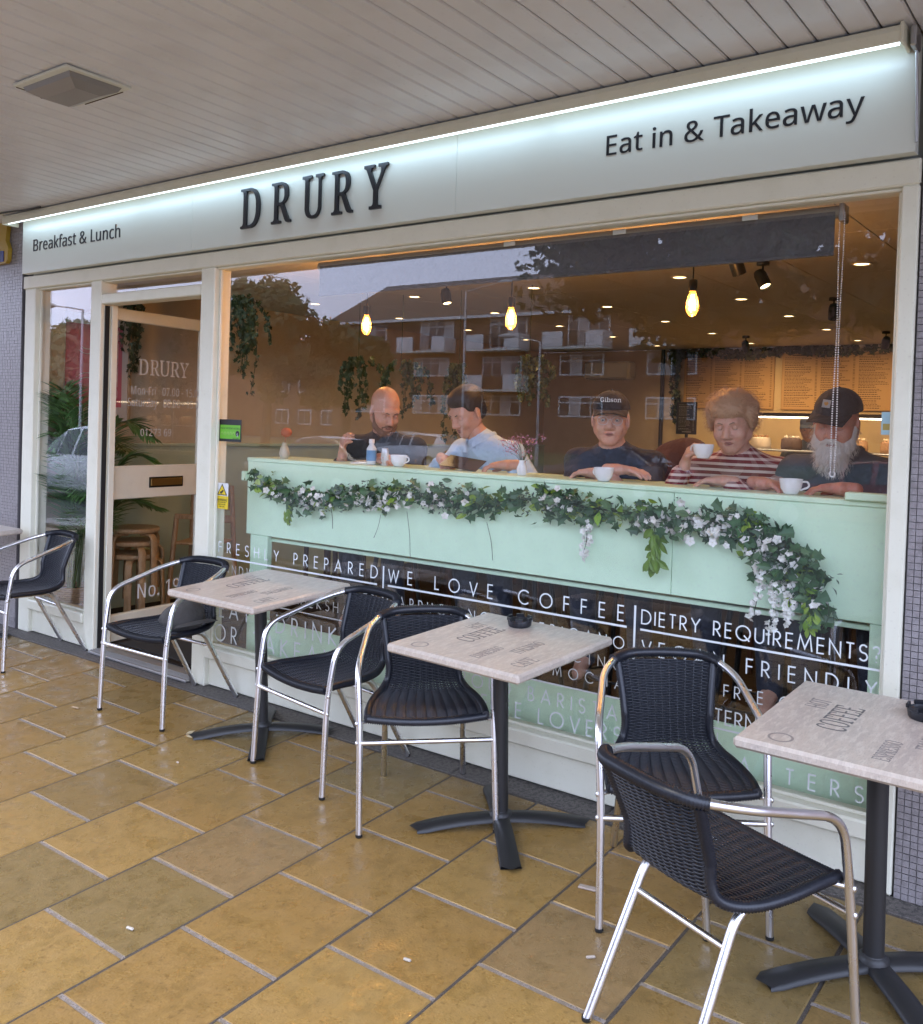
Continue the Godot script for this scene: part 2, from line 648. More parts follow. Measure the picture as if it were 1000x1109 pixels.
	mat("black_mat", Color(0.02, 0.02, 0.02), 0.95)
	mat("white_china", Color(0.75, 0.76, 0.76), 0.15)
	mat("tread_metal", Color(0.38, 0.37, 0.36), 0.45, 0.7)


# ---------------------------------------------------------------- ground
func build_ground():
	var pave := Node3D.new()
	pave.name = "paving"
	add_child(pave)
	tag(pave, "", "", "", "structure")
	var tilt := Basis(Vector3.RIGHT, atan(FS))
	# xs: joints across the shop front, measured; rows staggered by half
	var xs := [-7.31, -6.87, -6.42, -5.97, -5.53, -5.085, -4.64, -4.20, -3.76, -3.315, -2.87, -2.426, -1.984, -1.56, -1.133, -0.715, -0.29, 0.135, 0.56, 0.98, 1.4, 1.83, 2.26]
	var pitch := 0.41
	var end_z := 4.6
	var joints := MB.new()
	for i in xs.size() - 1:
		var ph: float = 0.085 if i % 2 == 0 else 0.29
		if i < 10:
			ph -= 0.02
		var zs := [0.105]
		var z := ph
		while z < end_z - 0.05:
			if z > 0.17:
				zs.append(z)
			z += pitch * (1.0 if i > 8 else 1.002)
		zs.append(end_z)
		for k in zs.size() - 1:
			var x0: float = xs[i] + 0.004
			var x1: float = xs[i + 1] - 0.004
			var z0: float = zs[k] + 0.005
			var z1: float = zs[k + 1] - 0.005
			var cx := (x0 + x1) / 2
			var cz := (z0 + z1) / 2
			var m := MB.new()
			m.box(Vector3.ZERO, Vector3(x1 - x0, 0.04, (z1 - z0) / cos(atan(FS))), 0.005)
			var w := tilt * Basis.from_euler(Vector3(rng.randfn(0, 0.0016), 0, rng.randfn(0, 0.0016)))
			var id: int = [0, 0, 1, 1, 2, 3, 4, 0, 2, 3][rng.randi() % 10]
			if cz > 1.75 and cx < -2.4:
				id = [5, 2, 4, 2][rng.randi() % 4]
			part(pave, "paver", m, MT["paver%d" % id], Transform3D(w, Vector3(cx, floor_y(cz) - 0.0205 + rng.randf_range(-0.0012, 0.0008), cz)))
			if k > 0:
				joints.box(Vector3(cx, floor_y(zs[k]) - 0.012, zs[k]), Vector3(x1 - x0 + 0.004, 0.018, 0.0145), 0, tilt)
	part(pave, "mortar_joint", joints, MT.mortar)
	var bed := MB.new()
	bed.box(Vector3(-2.5, floor_y(2.35) - 0.0295, 2.35), Vector3(9.7, 0.05, 4.52), 0, tilt)
	part(pave, "joint_grit", bed, MT.grit)
	var strip := MB.new()
	var x := -7.3
	while x < 2.2:
		var l := rng.randf_range(0.7, 1.2)
		strip.box(Vector3(x + l / 2, -0.0235 + rng.randf_range(-0.001, 0.001), 0.02), Vector3(l - 0.004, 0.04, 0.155), 0.006, tilt)
		x += l
	structure("concrete_edging", strip, MT.concrete_strip)
	# kerb and road
	var kb := Node3D.new()
	kb.name = "kerb"
	add_child(kb)
	tag(kb, "", "", "", "structure")
	for i in 24:
		var m := MB.new()
		m.box(Vector3(-14 + i * 0.92, floor_y(4.68) - 0.1, 4.68), Vector3(0.91, 0.26, 0.14), 0.015)
		part(kb, "kerb_stone", m, MT.concrete_strip)
	var rd := MB.new()
	rd.box(Vector3(-30, -0.4, 154.7), Vector3(700, 0.04, 300), 0)
	structure("road", rd, MT.asphalt)
	var grd := MB.new()
	grd.box(Vector3(-30, -0.46, 0), Vector3(800, 0.06, 640), 0)
	structure("ground", grd, MT.asphalt)
	# pavement beyond the shop on either side
	for s in [[-40.0, -7.33], [2.28, 30.0]]:
		var m := MB.new()
		m.box(Vector3((s[0] + s[1]) / 2, floor_y(2.3) - 0.03, 2.3), Vector3(s[1] - s[0], 0.05, 4.6), 0, tilt)
		structure("side_pavement", m, MT.paver1)


func ceil_y(z: float) -> float:
	return CEIL_Y + CEIL_S * z


func build_canopy():
	var c := thing("canopy", "white slatted soffit of the canopy over the pavement", "canopy")
	var tilt := Basis(Vector3.RIGHT, -atan(CEIL_S))
	var m0 := MB.new()
	m0.box(Vector3.ZERO, Vector3(0.0955, 0.02, 2.33), 0.006)
	var slat := m0.mesh()
	var x := -9.0
	while x < 1.6:
		part(c, "slat", slat, MT.soffit, Transform3D(tilt * Basis(Vector3.BACK, rng.randfn(0, 0.002)), Vector3(x, ceil_y(1.18) + 0.01 + rng.randf_range(-0.0006, 0.0006), 1.185)))
		x += 0.101
	var m := MB.new()
	m.box(Vector3(-3.7, ceil_y(1.1) + 0.09, 1.1), Vector3(11.2, 0.1, 2.6), 0, tilt)
	part(c, "backing_board", m, MT.soffit_board)
	m = MB.new()
	m.bb(Vector3(-9.3, ceil_y(2.36) - 0.02, 2.36), Vector3(1.9, 3.42, 2.42), 0.01)
	part(c, "fascia_board", m, MT.white_paint)
	m = MB.new()
	m.bb(Vector3(-9.3, 3.15, -0.2), Vector3(1.9, 3.38, 2.355))
	part(c, "roof_deck", m, MT.concrete_strip)
	# bulkhead lamp under the soffit (not lit)
	var l := thing("bulkhead_lamp", "grey prismatic bulkhead lamp on rusty flange under the white soffit", "lamp", Vector3(-3.63, ceil_y(1.26), 1.26))
	m = MB.new()
	m.box(Vector3(0, -0.008, 0), Vector3(0.40, 0.012, 0.29), 0.003)
	part(l, "flange", m, MT.white_paint)
	m = MB.new()
	var ring := []
	for q in [[0.175, 0.115, -0.014], [0.165, 0.105, -0.032], [0.12, 0.055, -0.055]]:
		ring.append([Vector3(-q[0], q[2], -q[1]), Vector3(q[0], q[2], -q[1]), Vector3(q[0], q[2], q[1]), Vector3(-q[0], q[2], q[1])])
	for i in 2:
		for k in 4:
			m.quad_o(ring[i][k], ring[i][(k + 1) % 4], ring[i + 1][(k + 1) % 4], ring[i + 1][k], ring[i][k] + ring[i][(k + 1) % 4])
	m.quad_o(ring[2][0], ring[2][1], ring[2][2], ring[2][3], Vector3.DOWN)
	part(l, "diffuser", m, mat("lamp_plastic", Color(0.27, 0.255, 0.245), 0.3))
	m = MB.new()
	m.box(Vector3(-0.1985, -0.0145, 0.02), Vector3(0.005, 0.003, 0.22), 0)
	m.box(Vector3(0.0, -0.015, -0.1425), Vector3(0.28, 0.003, 0.004), 0)
	part(l, "rust_line", m, mat("rust", Color(0.07, 0.035, 0.018), 0.9))
	m = MB.new()
	m.tube([Vector3(-0.172, -0.016, 0.05), Vector3(-0.17, -0.03, 0.048), Vector3(-0.15, -0.042, 0.046)], 0.004, 6)
	part(l, "clip", m, MT.rust)


func build_building():
	# upper floors and the shell over the shop, in brick
	var b := thing("shop_building", "brick upper storeys above the cafe canopy", "building")
	var m := MB.new()
	m.bb(Vector3(-12, 3.0, -8.2), Vector3(6, 9.5, -0.03))
	part(b, "upper_wall", m, MT.brick_wall)
	m = MB.new()
	m.bb(Vector3(-12, 2.62, -8.2), Vector3(6, 3.0, -0.25))
	part(b, "floor_slab", m, MT.concrete_strip)
	m = MB.new()
	m.bb(Vector3(-7.4, 2.44, -0.24), Vector3(0.6, 3.0, -0.075))
	part(b, "lintel", m, MT.white_paint)
	m = MB.new()
	m.bb(Vector3(-12, -0.1, -6), Vector3(-7.4, 3.0, 0.02))
	part(b, "neighbour_wall", m, MT.brick_wall)
	m = MB.new()
	m.bb(Vector3(0.6, -0.1, -6), Vector3(6, 3.0, 0.0))
	part(b, "neighbour_wall", m, MT.brick_wall)
	# mosaic piers
	var pl := thing("mosaic_pier", "grey mosaic tiled pier between the cafe and the next shop's gold sign", "pier", Vector3(-6.9, 0, 0))
	m = MB.new()
	m.bb(Vector3(-0.5, -0.1, -0.3), Vector3(0.52, 2.95, -0.006))
	part(pl, "core", m, MT.grout)
	tiles(pl, -0.5, 0.517, 0.0, 2.93, 0.0225)
	var pr := thing("mosaic_pier", "grey mosaic tiled pier standing behind the table with COFFEE print", "pier", Vector3(-0.02, 0, 0))
	m = MB.new()
	m.bb(Vector3(-0.632, -0.1, -0.3), Vector3(0.62, 2.95, -0.006))
	part(pr, "core", m, MT.grout)
	tiles(pr, -0.63, -0.2, 0.0, 2.93, 0.0225)
	m = MB.new()
	m.bb(Vector3(-0.198, 0, -0.006), Vector3(0.62, 2.93, 0.0))
	part(pr, "render_coat", m, MT.mosaic_tile)


func tiles(parent: Node, x0: float, x1: float, y0: float, y1: float, p: float):
	var m := MB.new()
	var ny := int((y1 - y0) / p)
	var nx := int((x1 - x0) / p)
	for j in ny:
		for i in nx:
			var cx := x0 + (i + 0.5) * p
			var cy := y0 + (j + 0.5) * p
			var h := p * 0.5 - 0.0011
			var d := Vector3(rng.randf_range(-1, 1), rng.randf_range(-1, 1), 0) * 0.0003
			var o := rng.randf_range(-0.0006, 0.0006)
			var a := Vector3(cx - h, cy - h, o) + d
			var b := Vector3(cx + h, cy - h, o) + d
			var c := Vector3(cx + h, cy + h, o) + d
			var e := Vector3(cx - h, cy + h, o) + d
			m.quad(a, b, c, e)
			var back := Vector3(0, 0, -0.005)
			m.quad(a + back, b + back, b, a)
			m.quad(b + back, c + back, c, b)
			m.quad(c + back, e + back, e, c)
			m.quad(e + back, a + back, a, e)
	var o2 := part(parent, "mosaic_tiles", m, MT.mosaic_tile)
	o2.set_meta("kind", "stuff")


# ---------------------------------------------------------------- shop front
func build_front():
	var f := thing("shopfront", "cream painted timber shop front with a wide window and narrow sidelight", "shop front")
	var cream: Material = MT.cream_paint
	var rail := func(nm: String, a: Vector3, b: Vector3, bev := 0.006) -> MeshInstance3D:
		var m := MB.new()
		m.bb(a, b, bev)
		return part(f, nm, m, cream)
	rail.call("head_rail", Vector3(-6.372, 2.378, -0.12), Vector3(-0.656, 2.466, 0.0))
	rail.call("head_bead", Vector3(-6.21, 2.366, -0.1), Vector3(-0.712, 2.3775, -0.022), 0.003)
	rail.call("post", Vector3(-6.345, 0.0, -0.12), Vector3(-6.212, 2.3775, 0.0))
	rail.call("post", Vector3(-5.53, 0.0, -0.12), Vector3(-5.415, 2.3775, 0.0))
	rail.call("post", Vector3(-4.408, 0.0, -0.12), Vector3(-4.287, 2.3775, 0.0))
	rail.call("post", Vector3(-0.714, 0.0, -0.12), Vector3(-0.657, 2.3775, 0.0))
	rail.call("transom_rail", Vector3(-5.4145, 2.226, -0.115), Vector3(-4.4085, 2.29, -0.002))
	rail.call("stop_bead", Vector3(-5.4145, 0.02, -0.118), Vector3(-5.40, 2.2255, -0.075), 0.003)
	rail.call("stop_bead", Vector3(-4.425, 0.02, -0.118), Vector3(-4.4085, 2.2255, -0.075), 0.003)
	for s in [[-6.2115, -5.5305], [-4.2865, -0.7145]]:
		rail.call("sill", Vector3(s[0], 0.165, -0.12), Vector3(s[1], 0.232, 0.012), 0.008)
		rail.call("stall_board", Vector3(s[0], 0.006, -0.10), Vector3(s[1], 0.1645, -0.028), 0.004)
		rail.call("glazing_bead", Vector3(s[0], 0.2325, -0.052), Vector3(s[1], 0.245, -0.034), 0.003)
		rail.call("side_bead", Vector3(s[0], 0.2455, -0.052), Vector3(s[0] + 0.014, 2.365, -0.034), 0.003)
		rail.call("side_bead", Vector3(s[1] - 0.014, 0.2455, -0.052), Vector3(s[1], 2.365, -0.034), 0.003)
	var pane := func(a: Vector2, b: Vector2) -> MeshInstance3D:
		var m := MB.new()
		m.bb(Vector3(a.x, a.y, GZ - 0.003), Vector3(b.x, b.y, GZ + 0.003))
		return part(f, "pane", m, MT.glass)
	pane.call(Vector2(-6.211, 0.233), Vector2(-5.531, 2.377))
	pane.call(Vector2(-5.414, 2.291), Vector2(-4.409, 2.377))
	var big: MeshInstance3D = pane.call(Vector2(-4.286, 0.233), Vector2(-0.715, 2.377))
	# vinyl lettering on the outside of the big pane
	var z := GZ + 0.0045
	var say := func(s: String, x0: float, x1: float, y0: float, h: float):
		var m := MB.new()
		vinyl(m, s, x0, x1, y0, h, z)
		var o := part(big, "lettering", m, MT.vinyl)
		o.set_meta("label", "white vinyl lettering reading " + s)
	var line := func(a: Vector2, b: Vector2, w: float):
		var m := MB.new()
		if a.x == b.x:
			m.bb(Vector3(a.x - w / 2, a.y, z - 0.0003), Vector3(a.x + w / 2, b.y, z))
		else:
			m.bb(Vector3(a.x, a.y - w / 2, z - 0.0003), Vector3(b.x, a.y + w / 2, z))
		part(big, "rule", m, MT.vinyl)
	say.call("FRESHLY PREPARED", -4.255, -3.045, 0.765, 0.058)
	line.call(Vector2(-4.27, 0.735), Vector2(-3.045, 0.735), 0.009)
	line.call(Vector2(-3.005, 0.42), Vector2(-3.005, 0.83), 0.009)
	say.call("SANDWICHES & BAGUETTES", -4.25, -3.06, 0.655, 0.045)
	say.call("MILKSHAKES", -3.62, -3.06, 0.555, 0.052)
	line.call(Vector2(-4.27, 0.52), Vector2(-3.045, 0.52), 0.006)
	say.call("EAT", -4.235, -3.98, 0.40, 0.09)
	say.call("DRINK", -3.76, -3.31, 0.385, 0.09)
	say.call("OR TAKEAWAY", -4.27, -3.06, 0.262, 0.09)
	say.call("WE LOVE COFFEE", -2.972, -1.705, 0.76, 0.06)
	line.call(Vector2(-2.975, 0.738), Vector2(-1.69, 0.738), 0.009)
	line.call(Vector2(-1.655, 0.27), Vector2(-1.655, 0.83), 0.009)
	say.call("CAPPUCCINO. AMERICANO", -2.975, -1.70, 0.645, 0.047)
	say.call("FLAT WHITE CAPUCCINO", -2.975, -1.70, 0.555, 0.044)
	say.call("LATTE. ESPRESSO. MOCHA", -2.975, -1.70, 0.478, 0.044)
	line.call(Vector2(-2.975, 0.44), Vector2(-1.69, 0.44), 0.007)
	say.call("PROUD BARISTA", -2.58, -1.72, 0.347, 0.058)
	say.call("COFFEE LOVERS", -2.58, -1.70, 0.258, 0.064)
	say.call("DIETRY REQUIREMENTS?", -1.625, -0.735, 0.762, 0.054)
	line.call(Vector2(-1.63, 0.737), Vector2(-0.72, 0.737), 0.008)
	say.call("VEGAN FRIENDLY", -1.62, -0.74, 0.64, 0.056)
	say.call("GLUTEN FREE OPTIONS", -1.61, -0.75, 0.538, 0.044)
	say.call("ALTERNATIVE MILK", -1.40, -0.76, 0.432, 0.054)
	line.call(Vector2(-1.63, 0.412), Vector2(-0.72, 0.412), 0.007)
	say.call("LOCAL PRODUCE", -1.58, -0.76, 0.356, 0.04)
	say.call("ROASTERS", -1.40, -0.77, 0.268, 0.055)
	# aluminium threshold and the mat well behind it
	var th := thing("threshold", "worn aluminium threshold strip under the open cafe door", "threshold")
	var m := MB.new()
	m.bb(Vector3(-5.413, 0.001, -0.16), Vector3(-4.41, 0.016, 0.035), 0.004)
	for k in 4:
		m.bb(Vector3(-5.41, 0.0165, -0.04 + k * 0.016), Vector3(-4.412, 0.0215, -0.033 + k * 0.016), 0.0015)
	part(th, "tread", m, MT.tread_metal)
	m = MB.new()
	m.bb(Vector3(-5.4, 0.0, -1.3), Vector3(-4.42, 0.034, -0.17), 0.006)
	var dm := part(self, "door_mat", m, MT.black_mat)
	tag(dm, "black entrance mat on the floor inside the open door", "mat")


func build_door():
	# opened inwards past a right angle about its left edge
	var hinge := Vector3(-5.462, 0, -0.035)
	var ang := deg_to_rad(96.2)
	var d := thing("cafe_door", "cream glazed door with a brass letter plate, opened inwards", "door", hinge, "", Basis(Vector3.UP, ang))
	var w := 0.93
	var cream: Material = MT.cream_paint
	var bar := func(nm: String, a: Vector2, b: Vector2):
		var m := MB.new()
		m.bb(Vector3(a.x, a.y, -0.021), Vector3(b.x, b.y, 0.021), 0.005)
		part(d, nm, m, cream)
	bar.call("stile", Vector2(0.0, 0.03), Vector2(0.072, 2.222))
	bar.call("stile", Vector2(w - 0.085, 0.03), Vector2(w, 2.222))
	bar.call("top_rail", Vector2(0.0725, 2.145), Vector2(w - 0.0855, 2.222))
	bar.call("middle_rail", Vector2(0.0725, 0.968), Vector2(w - 0.0855, 1.188))
	bar.call("bottom_rail", Vector2(0.0725, 0.03), Vector2(w - 0.0855, 0.205))
	var m := MB.new()
	m.bb(Vector3(0.0725, 1.1885, -0.003), Vector3(w - 0.0855, 2.1445, 0.003))
	var up := part(d, "pane", m, MT.glass)
	m = MB.new()
	m.bb(Vector3(0.0725, 0.2055, -0.003), Vector3(w - 0.0855, 0.9675, 0.003))
	var low := part(d, "pane", m, MT.glass)
	# letter plate
	m = MB.new()
	m.bb(Vector3(0.40, 1.035, 0.021), Vector3(0.70, 1.108, 0.027), 0.004)
	var lp := part(d, "letter_plate", m, mat("bronze_dark", Color(0.03, 0.022, 0.012), 0.4, 0.6))
	m = MB.new()
	m.bb(Vector3(0.412, 1.048, 0.0271), Vector3(0.688, 1.096, 0.031), 0.003)
	part(lp, "flap", m, mat("brass", Color(0.36, 0.22, 0.07), 0.38, 0.9))
	# lettering, facing the room side the camera sees
	var word := func(p: Node, s: String, font: String, h: float, x: float, y: float, mt: Material, sx := 1.0):
		var t := text_mesh(s, font, h, 0.0006)
		t.horizontal_alignment = HORIZONTAL_ALIGNMENT_LEFT
		var o := part(p, "lettering", t, mt, Transform3D(Basis.from_scale(Vector3(sx, 1, 1)), Vector3(x, y - base_of(t, h, "y" in s), 0.0045)))
		o.set_meta("label", "pale vinyl lettering reading " + s)
	word.call(up, "DRURY", "Droid Serif", 0.105, 0.30, 1.80, MT.vinyl_frosted, 0.9)
	word.call(up, "Mon-Fri   07.00 - 15.00", "Droid Sans", 0.055, 0.24, 1.665, MT.vinyl_frosted, 0.82)
	word.call(up, "Saturday   08.00 - 15.00", "Droid Sans", 0.055, 0.22, 1.585, MT.vinyl_frosted, 0.82)
	word.call(up, "01273 69", "Droid Sans", 0.05, 0.33, 1.385, MT.vinyl_frosted, 0.95)
	word.call(low, "No. 19", "Droid Sans", 0.1, 0.33, 0.28, MT.vinyl, 0.95)
	# black brush seals beside the hinge
	m = MB.new()
	m.bb(Vector3(-5.4115, 0.02, -0.06), Vector3(-5.404, 2.22, -0.03))
	part(d, "brush_seal", m, MT.rubber, d.transform.affine_inverse())


func build_sign():
	var s := thing("shop_sign", "long pale green fascia sign reading DRURY under a strip light", "shop sign")
	var m := MB.new()
	for r in [[-6.30, -4.4375], [-4.4365, -2.5525], [-2.5515, -0.668]]:
		m = MB.new()
		m.bb(Vector3(r[0], 2.472, 0.0), Vector3(r[1], 2.86, 0.05), 0.0012)
		part(s, "fascia_panel", m, MT.sign_panel)
	# letters of the name, raised, each on its own
	var xs := [-4.0, -3.745, -3.50, -3.315, -3.115]
	var i := 0
	for ch in "DRURY":
		var t := text_mesh(ch, "Droid Serif", 0.212, 0.012)
		t.horizontal_alignment = HORIZONTAL_ALIGNMENT_LEFT
		var bx := t.get_aabb()
		var want: float = [0.15, 0.145, 0.15, 0.14, 0.15][i]
		var sx := want / bx.size.x
		var o := part(s, "letter", t, MT.black_paint, Transform3D(Basis.from_scale(Vector3(sx, 1, 1)), Vector3([-4.0, -3.755, -3.525, -3.315, -3.10][i] - bx.position.x * sx, 2.548 - bx.position.y, 0.0605)))
		o.set_meta("label", "raised black serif letter " + ch)
		i += 1
	for q in [["Breakfast & Lunch", 0.079, -6.155, -5.14, 2.613], ["Eat in & Takeaway", 0.078, -1.80, -0.83, 2.622]]:
		var t := text_mesh(q[0], "Droid Sans", q[1], 0.003)
		t.horizontal_alignment = HORIZONTAL_ALIGNMENT_LEFT
		var bx := t.get_aabb()
		var sx: float = (q[3] - q[2]) / bx.size.x
		var o := part(s, "lettering", t, MT.black_paint, Transform3D(Basis.from_scale(Vector3(sx, 1, 1)), Vector3(q[2] - bx.position.x * sx, q[4] - base_of(t, q[1], "y" in q[0]), 0.0516)))
		o.set_meta("label", "thin black lettering reading " + q[0])
	# strip light in a cream trough over the sign
	var l := thing("strip_light", "long cream trough with a glowing white tube above the sign", "strip light")
	m = MB.new()
	var prof := [Vector2(0.051, 2.858), Vector2(0.145, 2.858), Vector2(0.16, 2.85), Vector2(0.165, 2.832), Vector2(0.163, 2.802), Vector2(0.159, 2.797), Vector2(0.156, 2.802), Vector2(0.156, 2.842), Vector2(0.051, 2.85)]
	var p := PackedVector3Array()
	for x in [-6.35, -0.70]:
		for q in prof:
			p.append(Vector3(x, q.y, q.x))
	for k in prof.size():
		var k2 := (k + 1) % prof.size()
		var a: Vector2 = prof[k]
		var b: Vector2 = prof[k2]
		m.quad(Vector3(-6.35, a.y, a.x), Vector3(-6.35, b.y, b.x), Vector3(-0.70, b.y, b.x), Vector3(-0.70, a.y, a.x))
	part(l, "trough", m, MT.cream_paint)
	for x in [-6.355, -0.697]:
		m = MB.new()
		m.bb(Vector3(x - 0.006, 2.794, 0.052), Vector3(x + 0.006, 2.86, 0.167), 0.003)
		part(l, "end_cap", m, MT.cream_paint)
	m = MB.new()
	m.bb(Vector3(-0.68, 2.79, 0.051), Vector3(-0.662, 2.855, 0.13), 0.004)
	m.tube([Vector3(-0.671, 2.80, 0.075), Vector3(-0.669, 2.7, 0.06), Vector3(-0.664, 2.5, 0.055)], 0.005, 6)
	part(l, "junction_box", m, MT.steel_dull)
	m = MB.new()
	m.tube([Vector3(-6.33, 2.808, 0.134), Vector3(-0.71, 2.804, 0.134)], 0.008, 10)
	var led := mat("led_tube", Color(0.9, 0.95, 1.0), 0.5)
	led.emission_enabled = true
	led.emission = Color(0.86, 0.94, 1.0)
	led.emission_energy_multiplier = 1.3
	part(l, "light_tube", m, led)
	for k in 4:
		var a := AreaLight3D.new()
		a.name = "tube_glow_%d" % k
		a.area_size = Vector2(1.38, 0.012)
		a.light_color = Color(0.74, 0.87, 1.0)
		a.light_energy = 0.052
		a.shadow_enabled = true
		a.area_range = 6.0
		a.transform = Transform3D(Basis.looking_at(Vector3(0, -1, -0.45), Vector3.BACK), Vector3(-6.33 + 0.704 + k * 1.4075, 2.7955, 0.130))
		l.add_child(a)


# ---------------------------------------------------------------- the room behind the glass
func build_room():
	var m := MB.new()
	m.bb(Vector3(-6.5, -0.05, -7.1), Vector3(0.6, 0.03, -0.13))
	structure("shop_floor", m, MT.floor_wood)
	m = MB.new()
	m.bb(Vector3(-6.62, 2.513, -7.1), Vector3(0.7, 2.61, -0.245))
	structure("shop_ceiling_slab", m, MT.white_paint)
	var cl := Node3D.new()
	cl.name = "shop_ceiling"
	add_child(cl)
	tag(cl, "", "", "", "structure")
	for i in 12:
		for j in 6:
			m = MB.new()
			m.bb(Vector3(-6.42 + i * 0.59, 2.4999, -7.0 + j * 1.15), Vector3(-6.42 + i * 0.59 + 0.586, 2.512, -7.0 + j * 1.15 + 1.146), 0.002)
			part(cl, "ceiling_panel", m, MT.ceiling_paint)
	m = MB.new()
	m.bb(Vector3(-6.62, 1.3, -7.1), Vector3(-6.42, 2.5, -0.13))
	structure("wall_left", m, MT.wall_beige)
	m = MB.new()
	m.bb(Vector3(-6.62, 0.03, -7.1), Vector3(-6.40, 1.28, -0.13))
	structure("wall_left_lower", m, MT.wall_sage)
	m = MB.new()
	m.bb(Vector3(-6.62, 1.28, -7.1), Vector3(-6.385, 1.305, -0.13), 0.004)
	structure("dado_rail", m, MT.wall_sage)
	m = MB.new()
	m.bb(Vector3(0.45, 0.03, -7.1), Vector3(0.6, 2.5, -0.13))
	structure("wall_right", m, MT.wall_beige)
	m = MB.new()
	m.bb(Vector3(-6.62, 0.03, -7.25), Vector3(0.6, 2.5, -7.0))
	structure("wall_back", m, MT.wall_beige)
	# returns beside the window, so the room is closed
	m = MB.new()
	m.bb(Vector3(-6.62, 0.0, -0.3), Vector3(-6.346, 2.5, -0.125))
	structure("wall_front_return", m, MT.wall_beige)
	m = MB.new()
	m.bb(Vector3(-0.656, 0.0, -0.3), Vector3(0.6, 2.5, -0.125))
	structure("wall_front_return", m, MT.wall_beige)
	m = MB.new()
	m.bb(Vector3(-6.42, 2.40, -0.24), Vector3(0.45, 2.5, -0.125))
	structure("window_head", m, MT.ceiling_paint)
	# downlights in a grid
	var d0: Node3D
	var glow := mat("downlight_glow", Color(0.9, 0.9, 0.9), 0.5)
	glow.emission_enabled = true
	glow.emission = Color(1.0, 0.86, 0.62)
	glow.emission_energy_multiplier = 5.0
	var rim := mat("downlight_rim", Color(0.6, 0.55, 0.48), 0.4)
	for zi in 6:
		for xi in 5:
			var at := Vector3(-1.35 - xi * 1.075, 2.4995, -2.1 - zi * 1.075 + 1.075)
			if zi == 0 and xi in [0, 3, 4]:
				continue
			if xi == 4 and zi == 5:
				continue
			var o := thing("downlight", "small round warm downlight recessed in the cafe ceiling", "downlight", at, "downlights in the cafe ceiling")
			m = MB.new()
			m.lathe([Vector2(0.052, 0.0), Vector2(0.056, -0.005), Vector2(0.05, -0.009), Vector2(0.041, -0.004), Vector2(0.041, 0.0)], 18)
			part(o, "rim", m, rim)
			m = MB.new()
			m.lathe([Vector2(0.0402, -0.003), Vector2(0.02, -0.0035), Vector2(0.0001, -0.0036)], 16)
			part(o, "lens", m, glow)
			var sp := SpotLight3D.new()
			sp.name = "beam"
			sp.light_energy = 0.22
			sp.light_color = Color(1.0, 0.82, 0.58)
			sp.spot_angle = 62.0
			sp.spot_angle_attenuation = 0.8
			sp.light_size = 0.04
			sp.spot_range = 8.0
			sp.shadow_enabled = true
			sp.transform = Transform3D(Basis.looking_at(Vector3.DOWN, Vector3.FORWARD), Vector3(0, -0.012, 0))
			o.add_child(sp)


func build_counter():
	var c := thing("window_counter", "mint green breakfast bar running behind the window glass", "counter")
	var mint: Material = MT.mint_paint
	var box := func(nm: String, a: Vector3, b: Vector3, bev := 0.004):
		var m := MB.new()
		m.bb(a, b, bev)
		part(c, nm, m, mint)
	box.call("counter_top", Vector3(-4.20, 1.283, -0.56), Vector3(-0.745, 1.306, -0.195), 0.005)
	box.call("front_panel", Vector3(-4.195, 0.866, -0.22), Vector3(-1.5715, 1.2825, -0.2), 0.002)
	box.call("front_panel", Vector3(-1.569, 0.866, -0.22), Vector3(-0.755, 1.2825, -0.2), 0.002)
	box.call("leg_board", Vector3(-4.165, 0.031, -0.245), Vector3(-4.02, 0.8655, -0.205))
	box.call("leg_board", Vector3(-0.805, 0.031, -0.245), Vector3(-0.757, 0.8655, -0.205))
	box.call("foot_panel", Vector3(-4.16, 0.031, -0.203), Vector3(-0.757, 0.395, -0.19))
	box.call("batten", Vector3(-4.235, 1.17, -0.215), Vector3(-4.195, 1.225, -0.185))
	box.call("end_block", Vector3(-0.90, 1.3065, -0.235), Vector3(-0.75, 1.335, -0.17))
	# shelf board below and backing that keeps the space under the bar dark
	box.call("shelf", Vector3(-4.15, 0.83, -0.5), Vector3(-0.76, 0.85, -0.246), 0.003)


# ---------------------------------------------------------------- tables and chairs
func wrap_roll(m: MB, path: Array, r: float, pitch := 0.0085, sides := 8):
	# a cane-wound roll: rings along the path
	var c := Curve3D.new()
	for q in path:
		c.add_point(q)
	c.bake_interval = 0.004
	var l := c.get_baked_length()
	var cnt := int(l / pitch * 2.0)
	var pts := []
	var rs := []
	for i in cnt + 1:
		pts.append(c.sample_baked(l * i / cnt))
		rs.append(r * (1.0 if i % 2 == 0 else 0.74))
	m.tube(pts, rs, sides)


func chair_shell():
	# centre line (z, y, half width) from the front lip to the top of the back
	var key := [[0.232, 0.437, 0.219], [0.15, 0.437, 0.219], [0.05, 0.430, 0.212], [-0.04, 0.427, 0.196], [-0.105, 0.433, 0.172], [-0.148, 0.457, 0.152], [-0.172, 0.505, 0.142], [-0.196, 0.57, 0.146], [-0.226, 0.65, 0.155], [-0.253, 0.718, 0.165]]
	var pts := []
	for k in key:
		pts.append(Vector3(k[2], k[1], k[0]))
	return smooth_path(pts, 12)


func shell_at(path: Array, s: float, u: float) -> Vector3:
	var f := s * (path.size() - 1)
	var i := mini(int(f), path.size() - 2)
	var q: Vector3 = (path[i] as Vector3).lerp(path[i + 1], f - i)
	var back := clampf((q.y - 0.45) / 0.1, 0.0, 1.0)
	return Vector3(u * q.x, q.y + (1.0 - back) * 0.012 * u * u - (1.0 - back) * 0.006, q.z + back * 0.03 * u * u)


